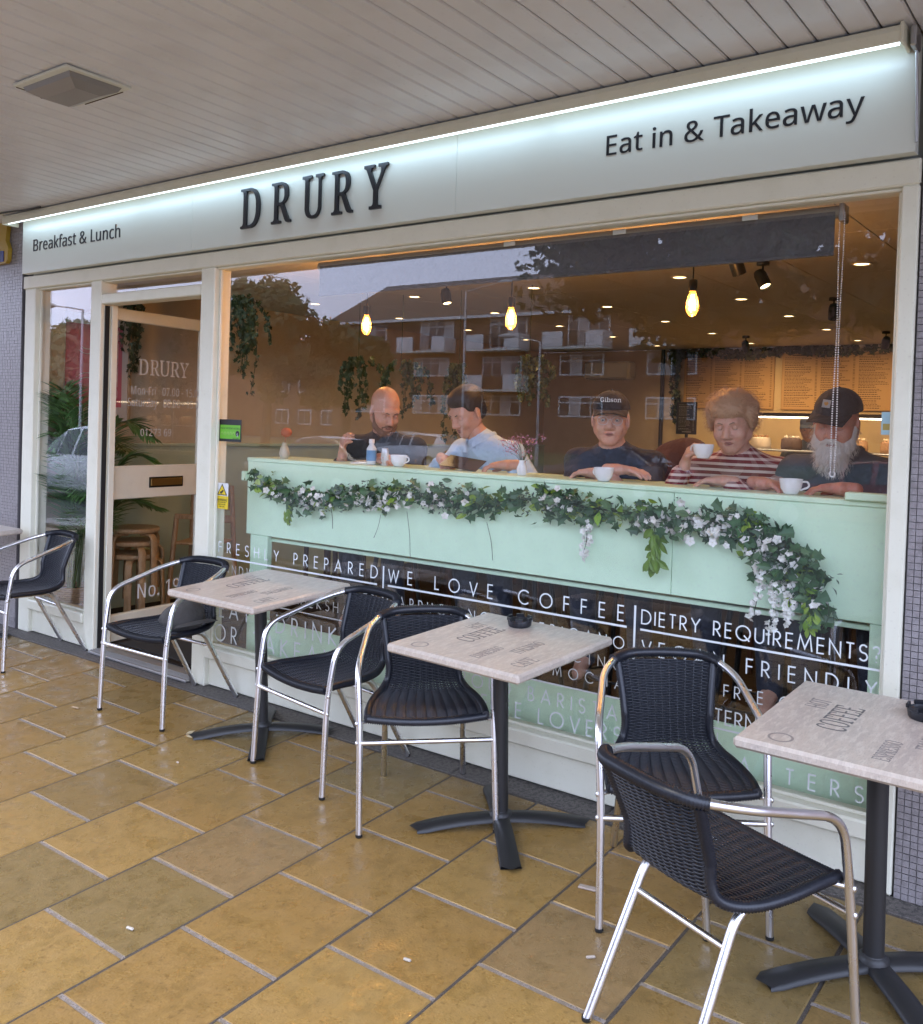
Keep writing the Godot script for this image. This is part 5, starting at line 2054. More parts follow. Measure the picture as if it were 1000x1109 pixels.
	m.bb(Vector3(0.002, -0.4, -0.285), Vector3(0.01, 0.4, 0.285))
	part(pic, "mount", m, mat("mount_card", Color(0.62, 0.57, 0.50), 0.8))
	m = MB.new()
	m.bb(Vector3(0.0105, -0.29, -0.232), Vector3(0.012, 0.32, 0.232))
	part(pic, "print", m, mat("print_pink", Color(0.56, 0.15, 0.19), 0.7))
	m = MB.new()
	for k in 7:
		var cy := -0.24 + 0.09 * k
		var cz := -0.12 if k % 2 == 0 else 0.06
		for r in [0.11, 0.075]:
			var arc := []
			for i in 13:
				var a := lerpf(0.2, 2.9, i / 12.0) + k * 0.5
				arc.append(Vector3(0.0125, clampf(cy + sin(a) * r, -0.305, 0.315), clampf(cz + cos(a) * r, -0.195, 0.195)))
			m.tube(arc, 0.0035, 4)
	part(pic, "petal_line", m, mat("print_cream", Color(0.6, 0.45, 0.40), 0.7)).set_meta("kind", "stuff")
	# bentwood stools, stacked
	var bz: Node3D
	for k in 3:
		var xf := Transform3D(Basis(Vector3.UP, 0.45 * k), Vector3(-6.05, 0.032 + 0.095 * k, -0.72))
		var lb: String = ["bentwood stool at the bottom of the stack behind the door", "bentwood stool in the middle of the stack behind the door", "bentwood stool on top of the stack behind the door"][k]
		if bz:
			copy_of(bz, "bentwood_stool", xf, lb)
			continue
		bz = thing("bentwood_stool", lb, "stool", xf.origin, "stacked bentwood stools", xf.basis)
		m = MB.new()
		m.lathe([Vector2(0.001, 0.44), Vector2(0.165, 0.44), Vector2(0.175, 0.447), Vector2(0.175, 0.468), Vector2(0.168, 0.475), Vector2(0.001, 0.475)], 28)
		part(bz, "seat", m, MT.birch)
		for i in 4:
			var a := TAU * (i + 0.5) / 4
			var dir := Vector3(cos(a), 0, sin(a))
			var path := bent([dir * 0.08 + Vector3(0, 0.428, 0), dir * 0.2 + Vector3(0, 0.428, 0), dir * 0.215], [0.07], 6)
			m = MB.new()
			var sdv := dir.cross(Vector3.UP) * 0.024
			var gg := PackedVector3Array()
			for j in path.size():
				var tn: Vector3 = (path[mini(j + 1, path.size() - 1)] - path[maxi(j - 1, 0)]).normalized()
				var nn := tn.cross(sdv.normalized()) * 0.011
				gg.append(path[j] + sdv + nn)
				gg.append(path[j] - sdv + nn)
				gg.append(path[j] - sdv - nn)
				gg.append(path[j] + sdv - nn)
			m.grid(path.size(), 4, gg, true)
			part(bz, "leg", m, MT.birch)
	# wooden high chair
	var hcx := thing("high_chair", "pale wooden high chair behind the stacked stools", "high chair", Vector3(-6.02, 0.03, -1.32), "", Basis(Vector3.UP, 0.5))
	for a in [[-0.2, -0.2], [0.2, -0.2], [-0.2, 0.2], [0.2, 0.2]]:
		m = MB.new()
		m.tube([Vector3(a[0], 0, a[1]), Vector3(a[0] * 0.8, 0.95 if a[1] < 0 else 0.72, a[1] * 0.75)], 0.02, 6)
		part(hcx, "leg", m, MT.birch)
	m = MB.new()
	m.bb(Vector3(-0.17, 0.5, -0.17), Vector3(0.17, 0.52, 0.17), 0.005)
	part(hcx, "seat", m, MT.birch)
	for y in [0.68, 0.78, 0.9]:
		m = MB.new()
		m.bb(Vector3(-0.165, y - 0.03, -0.165), Vector3(0.165, y + 0.03, -0.15), 0.004)
		part(hcx, "back_slat", m, MT.birch)
	for y in [0.2, 0.72]:
		m = MB.new()
		m.bb(Vector3(-0.17, y - 0.02, 0.15), Vector3(0.17, y + 0.02, 0.17), 0.004)
		part(hcx, "front_bar", m, MT.birch)


# ---------------------------------------------------------------- people: smooth union of tapered bones, meshed as surface nets
class Field:
	var A := PackedVector3Array()
	var B := PackedVector3Array()
	var R0 := PackedFloat32Array()
	var R1 := PackedFloat32Array()
	var K := PackedFloat32Array()
	var T := PackedInt32Array()       # 0 bone, 1 ellipsoid, 2 carved ellipsoid
	var INV := []
	var lo := Vector3(1e9, 1e9, 1e9)
	var hi := Vector3(-1e9, -1e9, -1e9)

	func bone(a: Vector3, b: Vector3, r0: float, r1: float, k := 0.03):
		A.append(a)
		B.append(b - a)
		R0.append(r0)
		R1.append(r1)
		K.append(k)
		T.append(0)
		INV.append(Basis())
		for q in [[a, r0], [b, r1]]:
			lo = lo.min(q[0] - Vector3.ONE * q[1])
			hi = hi.max(q[0] + Vector3.ONE * q[1])

	func egg(c: Vector3, r: Vector3, bs := Basis(), k := 0.02, carve := false):
		A.append(c)
		B.append(r)
		R0.append(0)
		R1.append(0)
		K.append(k)
		T.append(2 if carve else 1)
		INV.append(bs.inverse())
		if not carve:
			var m := maxf(r.x, maxf(r.y, r.z))
			lo = lo.min(c - Vector3.ONE * m)
			hi = hi.max(c + Vector3.ONE * m)

	func one(i: int, p: Vector3) -> float:
		var q := p - A[i]
		if T[i] == 0:
			var ba := B[i]
			var t := clampf(q.dot(ba) / maxf(ba.length_squared(), 1e-9), 0.0, 1.0)
			return (q - ba * t).length() - (R0[i] + (R1[i] - R0[i]) * t)
		var r := B[i]
		q = INV[i] * q
		var q1 := q / r
		var k0 := q1.length()
		var k1 := (q1 / r).length()
		return k0 * (k0 - 1.0) / maxf(k1, 1e-6)

	func at(p: Vector3, use: PackedInt32Array) -> float:
		var d := 1e3
		for i in use:
			var e := one(i, p)
			var k := K[i]
			if T[i] == 2:
				var h := clampf(0.5 - 0.5 * (d + e) / k, 0.0, 1.0)
				d = d + (-e - d) * h + k * h * (1.0 - h)
			elif e - d > k:
				continue
			elif d - e > k:
				d = e
			else:
				var h := 0.5 + 0.5 * (d - e) / k
				d = d + (e - d) * h - k * h * (1.0 - h)
		return d

	func add_to(m, cell: float, cut_below := -1e9, swell := 0.0):
		var l := lo - Vector3.ONE * (cell * 2.5 + swell)
		if l.y < cut_below:
			l.y = cut_below
		var sz := hi + Vector3.ONE * (cell * 2.5 + swell) - l
		var nx := int(sz.x / cell) + 2
		var ny := int(sz.y / cell) + 2
		var nz := int(sz.z / cell) + 2
		var v := PackedFloat32Array()
		v.resize(nx * ny * nz)
		v.fill(1.0)
		var bsz := 5
		var rad := bsz * cell * 0.87 + cell * 1.5
		var all := PackedInt32Array(range(A.size()))
		var active := []
		for bx in range(0, nx, bsz):
			for by in range(0, ny, bsz):
				for bz in range(0, nz, bsz):
					var c := l + Vector3(bx + bsz * 0.5, by + bsz * 0.5, bz + bsz * 0.5) * cell
					var use := PackedInt32Array()
					var dmin := 1e3
					for i in all:
						var e := one(i, c)
						if T[i] != 2:
							dmin = minf(dmin, e)
						if e < rad + K[i] + swell + 0.01:
							use.append(i)
					if dmin - 0.02 - swell > rad:
						continue
					var dc := at(c, use) - swell
					if dc < -rad * 1.2:
						for x in range(bx, mini(bx + bsz, nx)):
							for y in range(by, mini(by + bsz, ny)):
								for z in range(bz, mini(bz + bsz, nz)):
									v[(x * ny + y) * nz + z] = -1.0
						continue
					active.append(Vector3i(bx, by, bz))
					for x in range(bx, mini(bx + bsz, nx)):
						for y in range(by, mini(by + bsz, ny)):
							for z in range(bz, mini(bz + bsz, nz)):
								v[(x * ny + y) * nz + z] = at(l + Vector3(x, y, z) * cell, use) - swell
		var id := PackedInt32Array()
		id.resize(nx * ny * nz)
		id.fill(-1)
		var P := PackedVector3Array()
		var N := PackedVector3Array()
		var sy := nz
		var sx := ny * nz
		for b in active:
			for x in range(maxi(b.x - 1, 0), mini(b.x + bsz, nx - 1)):
				for y in range(maxi(b.y - 1, 0), mini(b.y + bsz, ny - 1)):
					for z in range(maxi(b.z - 1, 0), mini(b.z + bsz, nz - 1)):
						var o := (x * ny + y) * nz + z
						if id[o] != -1:
							continue
						var c0 := v[o]
						var c1 := v[o + sx]
						var c2 := v[o + sy]
						var c3 := v[o + sx + sy]
						var c4 := v[o + 1]
						var c5 := v[o + sx + 1]
						var c6 := v[o + sy + 1]
						var c7 := v[o + sx + sy + 1]
						var neg := int(c0 < 0) + int(c1 < 0) + int(c2 < 0) + int(c3 < 0) + int(c4 < 0) + int(c5 < 0) + int(c6 < 0) + int(c7 < 0)
						if neg == 0 or neg == 8:
							continue
						var s := Vector3.ZERO
						var n := 0
						if (c0 < 0) != (c1 < 0):
							s += Vector3(c0 / (c0 - c1), 0, 0)
							n += 1
						if (c2 < 0) != (c3 < 0):
							s += Vector3(c2 / (c2 - c3), 1, 0)
							n += 1
						if (c4 < 0) != (c5 < 0):
							s += Vector3(c4 / (c4 - c5), 0, 1)
							n += 1
						if (c6 < 0) != (c7 < 0):
							s += Vector3(c6 / (c6 - c7), 1, 1)
							n += 1
						if (c0 < 0) != (c2 < 0):
							s += Vector3(0, c0 / (c0 - c2), 0)
							n += 1
						if (c1 < 0) != (c3 < 0):
							s += Vector3(1, c1 / (c1 - c3), 0)
							n += 1
						if (c4 < 0) != (c6 < 0):
							s += Vector3(0, c4 / (c4 - c6), 1)
							n += 1
						if (c5 < 0) != (c7 < 0):
							s += Vector3(1, c5 / (c5 - c7), 1)
							n += 1
						if (c0 < 0) != (c4 < 0):
							s += Vector3(0, 0, c0 / (c0 - c4))
							n += 1
						if (c1 < 0) != (c5 < 0):
							s += Vector3(1, 0, c1 / (c1 - c5))
							n += 1
						if (c2 < 0) != (c6 < 0):
							s += Vector3(0, 1, c2 / (c2 - c6))
							n += 1
						if (c3 < 0) != (c7 < 0):
							s += Vector3(1, 1, c3 / (c3 - c7))
							n += 1
						id[o] = P.size()
						P.append(l + (Vector3(x, y, z) + s / n) * cell)
						N.append(Vector3(c1 + c3 + c5 + c7 - c0 - c2 - c4 - c6, c2 + c3 + c6 + c7 - c0 - c1 - c4 - c5, c4 + c5 + c6 + c7 - c0 - c1 - c2 - c3).normalized())
		for b in active:
			for x in range(maxi(b.x, 1), mini(b.x + bsz, nx - 1)):
				for y in range(maxi(b.y, 1), mini(b.y + bsz, ny - 1)):
					for z in range(maxi(b.z, 1), mini(b.z + bsz, nz - 1)):
						var o := (x * ny + y) * nz + z
						var ins := v[o] < 0
						if ins != (v[o + sx] < 0):
							put(m, P, N, id[o - sy - 1], id[o - 1], id[o], id[o - sy], ins)
						if ins != (v[o + sy] < 0):
							put(m, P, N, id[o - sx - 1], id[o - sx], id[o], id[o - 1], ins)
						if ins != (v[o + 1] < 0):
							put(m, P, N, id[o - sx - sy], id[o - sy], id[o], id[o - sx], ins)

	func put(m, P, N, a: int, b: int, c: int, d: int, flip: bool):
		if a < 0 or b < 0 or c < 0 or d < 0:
			return
		if not flip:
			var t := b
			b = d
			d = t
		m.tri_s(P[a], P[b], P[c], N[a], N[b], N[c])
		m.tri_s(P[a], P[c], P[d], N[a], N[c], N[d])


func elbow_of(s: Vector3, h: Vector3, pole: Vector3, up := 0.29, fo := 0.265) -> Vector3:
	var d := h - s
	var l := minf(d.length(), (up + fo) * 0.995)
	var x := (up * up - fo * fo + l * l) / (2 * l)
	var y := sqrt(maxf(up * up - x * x, 0.0))
	var dn := d.normalized()
	var pn := (pole - dn * pole.dot(dn)).normalized()
	return s + dn * x + pn * y


# fingers along dir, palm facing nrm; thumb towards side
func hand(f: Field, wrist: Vector3, dir: Vector3, nrm: Vector3, thumb_side: float, curl: float, sc := 1.0):
	var y := dir.normalized()
	var z := (nrm - y * nrm.dot(y)).normalized()
	var x := y.cross(z) * thumb_side
	f.bone(wrist - y * 0.04 * sc, wrist + y * 0.01 * sc, 0.026 * sc, 0.027 * sc, 0.02)
	for k in 4:
		var off := (k - 1.5) * 0.0195 * sc
		f.bone(wrist + x * off * 0.7 + y * 0.01 * sc, wrist - x * off + y * 0.082 * sc, 0.0165 * sc, 0.0125 * sc, 0.014)
	var ln := [0.078, 0.088, 0.082, 0.064]
	for k in 4:
		var p := wrist - x * (k - 1.5) * 0.0195 * sc * -1.0 + y * 0.084 * sc
		var a := curl * 0.7 + 0.06 * k
		var d := y * cos(a) + z * sin(a)
		var q: Vector3 = p + d * ln[k] * 0.45 * sc
		f.bone(p, q, 0.0098 * sc, 0.009 * sc, 0.006)
		a += curl * 1.1
		d = y * cos(a) + z * sin(a)
		var q2: Vector3 = q + d * ln[k] * 0.32 * sc
		f.bone(q, q2, 0.009 * sc, 0.0082 * sc, 0.006)
		a += curl * 0.8
		d = y * cos(a) + z * sin(a)
		f.bone(q2, q2 + d * ln[k] * 0.24 * sc, 0.0082 * sc, 0.0072 * sc, 0.006)
	var t0 := wrist - x * 0.026 * sc + y * 0.022 * sc
	var t1 := t0 - x * 0.022 * sc + y * 0.03 * sc + z * (0.012 + curl * 0.012) * sc
	f.bone(t0, t1, 0.0145 * sc, 0.0115 * sc, 0.012)
	f.bone(t1, t1 + (y * 0.8 + z * curl * 0.7 + x * 0.12).normalized() * 0.034 * sc, 0.0112 * sc, 0.0085 * sc, 0.006)


func head_frame(at: Vector3, yaw: float, pitch: float, roll := 0.0) -> Transform3D:
	return Transform3D(Basis(Vector3.UP, deg_to_rad(yaw)) * Basis(Vector3.RIGHT, deg_to_rad(pitch)) * Basis(Vector3.BACK, deg_to_rad(roll)), at)


func head_field(h: Transform3D, fat := 1.0) -> Field:
	var f := Field.new()
	var b := h.basis
	var q := func(x: float, y: float, z: float) -> Vector3:
		return h * Vector3(x, y, z)
	f.egg(q.call(0, 0.035, -0.014), Vector3(0.077, 0.092, 0.096), b, 0.03)
	f.egg(q.call(0, -0.028, 0.034), Vector3(0.062 * fat, 0.084, 0.062), b, 0.03)
	for s in [-1.0, 1.0]:
		f.bone(q.call(s * 0.052 * fat, -0.05, 0.0), q.call(s * 0.012, -0.09, 0.066), 0.024 * fat, 0.017, 0.03)
		f.egg(q.call(s * 0.037, -0.032, 0.063), Vector3(0.026 * fat, 0.022, 0.022), b, 0.02)
		f.egg(q.call(s * 0.079, -0.006, -0.004), Vector3(0.009, 0.033, 0.019), b * Basis(Vector3.UP, s * 0.35), 0.008)
		f.egg(q.call(s * 0.014, -0.034, 0.097), Vector3(0.0105, 0.009, 0.012), b, 0.008)
	f.bone(q.call(-0.036, 0.026, 0.078), q.call(0.036, 0.026, 0.078), 0.0135, 0.0135, 0.018)
	f.bone(q.call(0, 0.012, 0.088), q.call(0, -0.027, 0.110), 0.009, 0.0135, 0.012)
	f.egg(q.call(0, -0.094, 0.068), Vector3(0.026, 0.019, 0.018), b, 0.02)
	f.bone(q.call(-0.02, -0.058, 0.087), q.call(0.02, -0.058, 0.087), 0.006, 0.006, 0.01)
	f.bone(q.call(-0.017, -0.069, 0.087), q.call(0.017, -0.069, 0.087), 0.007, 0.007, 0.01)
	for s in [-1.0, 1.0]:
		f.egg(q.call(s * 0.032, 0.004, 0.099), Vector3(0.018, 0.0115, 0.02), b, 0.01, true)
	f.egg(q.call(0, -0.0635, 0.1), Vector3(0.024, 0.0016, 0.02), b, 0.004, true)
	return f


func face_parts(o: Node3D, h: Transform3D, brow: Color, iris: Color, lids := 0.35):
	var skin: StandardMaterial3D = MT["skin_" + str(o.get_meta("skin"))]
	for s in [-1.0, 1.0]:
		var m := MB.new()
		var c: Vector3 = h * Vector3(s * 0.032, 0.0035, 0.0775)
		m.ball(c, Vector3.ONE * 0.0118, 12, 8)
		var e := part(o, "eye", m, mat("eye_white", Color(0.40, 0.37, 0.34), 0.2))
		m = MB.new()
		m.ball(c + h.basis * Vector3(0.0, -0.0015, 0.0068), Vector3(0.0058, 0.0058, 0.0056), 10, 6, h.basis)
		part(e, "iris", m, mat("iris_%s" % iris, iris, 0.1))
		m = MB.new()
		# upper lid: part of a slightly larger ball
		var p := PackedVector3Array()
		for i in 6:
			var a := lerpf(PI * 0.5, lids, i / 5.0)
			for k in 11:
				var bb := lerpf(-1.45, 1.45, k / 10.0)
				p.append(c + h.basis * (Vector3(sin(bb) * cos(a), sin(a), cos(bb) * cos(a)) * 0.0134))
		m.grid(6, 11, p)
		part(o, "eyelid", m, skin)
		m = MB.new()
		m.tube([h * Vector3(s * 0.014, 0.022, 0.0935), h * Vector3(s * 0.03, 0.028, 0.0925), h * Vector3(s * 0.046, 0.022, 0.083)], [0.0035, 0.0042, 0.002], 6, true, 0.7)
		part(o, "eyebrow", m, mat("brow_%s" % brow, brow, 0.8))
	var ml := MB.new()
	for yy in [-0.0585, -0.069]:
		ml.tube([h * Vector3(-0.021, yy * 0.3 - 0.0445, 0.0885), h * Vector3(-0.008, yy + 0.001, 0.0958), h * Vector3(0, yy, 0.0966), h * Vector3(0.008, yy + 0.001, 0.0958), h * Vector3(0.021, yy * 0.3 - 0.0445, 0.0885)], [0.001, 0.0036, 0.004, 0.0036, 0.001], 6)
	part(o, "lips", ml, mat("lips", Color(0.30, 0.125, 0.10), 0.4))


func skin_mat(key: String, c: Color) -> StandardMaterial3D:
	var m := mat("skin_" + key, Color(1, 1, 1), 0.48)
	if m.albedo_texture == null:
		m.albedo_texture = layered(c, [[noise_img(81, 0.0075, 3, 128), Color(c.r * 1.02, c.g * 0.82, c.b * 0.8), 0.45, 0.8], [noise_img(82, 0.0375, 2, 128), Color(c.r * 0.85, c.g * 0.8, c.b * 0.8), 0.6, 0.85]], 128)
		tri(m, 6.0)
	return m


var folds: ImageTexture


func fold_tex() -> ImageTexture:
	if folds == null:
		folds = grey_tex(noise_img(85, 0.012, 3), 0, 1)
	return folds


func cloth_mat(key: String, c: Color, rough := 0.85) -> StandardMaterial3D:
	var m := mat(key, Color(1, 1, 1), rough)
	if m.albedo_texture == null:
		m.albedo_texture = layered(c, [[noise_img(83, 0.0125, 3, 128), c * 0.93, 0.45, 0.75], [noise_img(84, 0.075, 2, 128), c * 1.05, 0.55, 0.8]], 128)
		tri(m, 2.2)
		m.rim_enabled = true
		m.rim = 0.08
		relief(m, fold_tex(), 1.1)
	return m


# d: seat, yaw, lean, head (at, yaw, pitch, roll), hands [left, right] with dirs, widths, colours
func make_person(label: String, d: Dictionary) -> Node3D:
	var o := thing("person", label, "person")
	o.set_meta("skin", d.skin)
	var fw := Vector3(sin(deg_to_rad(d.yaw)), 0, cos(deg_to_rad(d.yaw)))
	var rt := Vector3(fw.z, 0, -fw.x)          # the figure's left is +rt seen from the front
	var up := Vector3.UP
	var ln := deg_to_rad(d.lean)
	var sp := (up * cos(ln) + fw * sin(ln)).normalized()
	var st: Vector3 = d.seat
	var w: float = d.get("wide", 1.0)
	var belly: float = d.get("belly", 0.0)
	var h: Transform3D = head_frame(d.head[0], d.head[1], d.head[2], d.head[3] if d.head.size() > 3 else 0.0)
	var nb := st + sp * 0.54
	var hc: Vector3 = d.head[0]
	# pull the neck base to a plausible place below the head
	var want := hc - up * 0.155 - Vector3(h.basis.z.x, 0, h.basis.z.z) * 0.03
	nb = nb.lerp(want, 0.75)
	sp = (nb - st).normalized()
	var chest := st.lerp(nb, 0.68)
	var shl := [nb - sp * 0.055 - rt * 0.178 * w + fw * 0.0, nb - sp * 0.055 + rt * 0.178 * w]
	var bs := Basis(rt, sp, rt.cross(sp)).orthonormalized()
	var body := Field.new()
	var shirt := Field.new()
	var top := [body, shirt]
	for i in 2:
		var f: Field = top[i]
		f.egg(st + sp * 0.09, Vector3(0.155 * w, 0.13, 0.115 + belly * 0.5), bs, 0.05)
		f.egg(st.lerp(nb, 0.36) + fw * belly * 0.55, Vector3(0.148 * w, 0.16, 0.108 + belly), bs, 0.06)
		f.egg(chest, Vector3(0.168 * w, 0.17, 0.112), bs, 0.06)
		f.bone(shl[0], nb - sp * 0.02, 0.05, 0.06, 0.06)
		f.bone(shl[1], nb - sp * 0.02, 0.05, 0.06, 0.06)
		if i == 0:
			f.bone(nb - sp * 0.03, hc - up * 0.05 - Vector3(h.basis.z.x, 0, h.basis.z.z) * 0.015, 0.062, 0.056, 0.04)
		else:
			f.bone(nb - sp * 0.03, nb.lerp(hc - up * 0.06, 0.2), 0.064, 0.058, 0.03)
	var hands: Array = d.hands
	var sleeve: float = d.get("sleeve", 0.5)
	for k in 2:
		var hp: Vector3 = hands[k][0]
		var s: Vector3 = shl[k]
		var wrist: Vector3 = hp - (hands[k][1] as Vector3).normalized() * 0.05
		var el := elbow_of(s, wrist, hands[k][3])
		body.bone(s, el, 0.052 * sqrt(w), 0.040, 0.04)
		body.bone(el, wrist, 0.040, 0.027, 0.03)
		if sleeve < 1.0:
			shirt.bone(s, s.lerp(el, sleeve), 0.05 * sqrt(w), 0.05, 0.04)
		else:
			shirt.bone(s, el, 0.05 * sqrt(w), 0.043, 0.04)
			shirt.bone(el, el.lerp(wrist, sleeve - 1.0), 0.045, 0.036, 0.03)
	var legs := Field.new()
	for s in [-1.0, 1.0]:
		var hip: Vector3 = st + rt * s * 0.085 + up * 0.05
		var knee: Vector3 = st + rt * s * 0.13 + fw * 0.38 + up * -0.02
		knee.z = minf(knee.z, -0.30)
		var ank := Vector3(knee.x, maxf(st.y - 0.44, 0.1), knee.z - fw.z * 0.06)
		for f in [body, legs]:
			f.bone(hip, knee, 0.082, 0.058, 0.05)
			f.bone(knee, ank, 0.056, 0.04, 0.03)
		body.bone(ank, ank + fw * 0.13 - up * 0.05, 0.04, 0.03, 0.02)
		legs.egg(st + up * 0.06, Vector3(0.165 * w, 0.1, 0.13), Basis(), 0.04)
	var skin := skin_mat(d.skin, d.skin_color)
	var m := MB.new()
	body.add_to(m, 0.017)
	head_field(h, d.get("fat", 1.0)).add_to(m, 0.0052)
	for k in 2:
		var hf := Field.new()
		hand(hf, hands[k][0] - (hands[k][1] as Vector3).normalized() * 0.05, hands[k][1], hands[k][2], -1.0 if k == 0 else 1.0, hands[k][4], d.get("hand", 1.0))
		hf.add_to(m, 0.0046)
	part(o, "body", m, skin)
	m = MB.new()
	shirt.add_to(m, 0.014, -1e9, 0.008)
	part(o, d.shirt_name, m, d.shirt)
	m = MB.new()
	legs.add_to(m, 0.024, -1e9, 0.014)
	part(o, "trousers", m, cloth_mat("trousers_%s" % d.get("trouser", "navy"), d.get("trouser_color", Color(0.02, 0.025, 0.04))))
	if d.get("collar", false):
		m = MB.new()
		for s in [-1.0, 1.0]:
			var c0 := nb + up * 0.045
			var pts := [c0 - fw * 0.075, c0 + rt * s * 0.062 - fw * 0.02, c0 + rt * s * 0.055 + fw * 0.045 - up * 0.012, c0 + rt * s * 0.02 + fw * 0.088 - up * 0.05]
			var sm := smooth_path(pts, 5)
			var g := PackedVector3Array()
			for i in sm.size():
				var out: Vector3 = (sm[i] - (nb + up * 0.03)).normalized()
				out.y = 0
				g.append(sm[i] + up * 0.018)
				g.append(sm[i] + out * 0.012 + up * 0.01)
				g.append(sm[i] + out * 0.018 - up * 0.022)
			m.grid(sm.size(), 3, g)
		part(o, "collar", m, d.shirt)
	face_parts(o, h, d.brow, d.get("iris", Color(0.05, 0.035, 0.02)), d.get("lids", 0.25))
	o.remove_meta("skin")
	return o


func strands(o: Node3D, nm: String, h: Transform3D, f: Field, cell: float, m0: Material, fuzz: int, ln: float, dirf: Callable):
	# a soft mass plus many short hairs over it
	var m := MB.new()
	f.add_to(m, cell)
	var tot := m.v.size() / 3
	var hairs := MB.new()
	if tot > 0:
		for i in fuzz:
			var k := (rng.randi() % tot) * 3
			var p := (m.v[k] + m.v[k + 1] + m.v[k + 2]) / 3.0
			var nn := m.n[k]
			var d: Vector3 = dirf.call(h.affine_inverse() * p, nn)
			var e := p + (d + rv() * 0.35).normalized() * ln * rng.randf_range(0.6, 1.2)
			var sdv := (e - p).cross(nn).normalized() * 0.0011
			var mid := p.lerp(e, 0.5) + nn * 0.003
			hairs.tri(p - sdv, p + sdv, mid + sdv * 0.8)
			hairs.tri(mid - sdv * 0.8, mid + sdv * 0.8, e)
	var q := part(o, nm, m, m0)
	if fuzz > 0:
		var x := part(q, "strands", hairs, m0)
		x.set_meta("kind", "stuff")


func cap(o: Node3D, h: Transform3D, cm: Material, yaw := 0.0):
	var hb := Transform3D(h.basis * Basis(Vector3.UP, deg_to_rad(yaw)), h.origin)
	var m := MB.new()
	var p := PackedVector3Array()
	for i in 11:
		var t := i / 10.0
		var a := t * PI * 0.5
		for k in 28:
			var b := -TAU * k / 28
			var seam := 1.0 + 0.004 * cos(6.0 * b)
			p.append(hb * Vector3(cos(b) * 0.0895 * cos(a) * seam, 0.05 + sin(a) * 0.088, -0.012 + sin(b) * 0.106 * cos(a) * seam))
	m.grid(11, 28, p, true)
	m.ball(hb * Vector3(0, 0.139, -0.012), Vector3.ONE * 0.006, 8, 5)
	var c := part(o, "cap", m, cm)
	m = MB.new()
	var tp := PackedVector3Array()
	for i in 7:
		var t := i / 6.0
		for k in 15:
			var a := lerpf(-1.12, 1.12, k / 14.0)
			var base := Vector3(sin(a) * 0.089, 0.05, -0.012 + cos(a) * 0.105)
			var out := Vector3(sin(a) * 0.084, 0.05 - 0.012 - 0.012 * (1.0 - cos(a)), -0.012 + 0.100 + 0.068 * cos(a * 1.15))
			tp.append(hb * (base.lerp(out, t) + Vector3(0, -0.016 * sin(a) * sin(a) * t, 0)))
	m.grid(7, 15, tp)
	var low := PackedVector3Array()
	for q in tp:
		low.append(q - hb.basis.y * 0.004)
	m.grid(7, 15, low)
	part(c, "peak", m, cm)
	return c


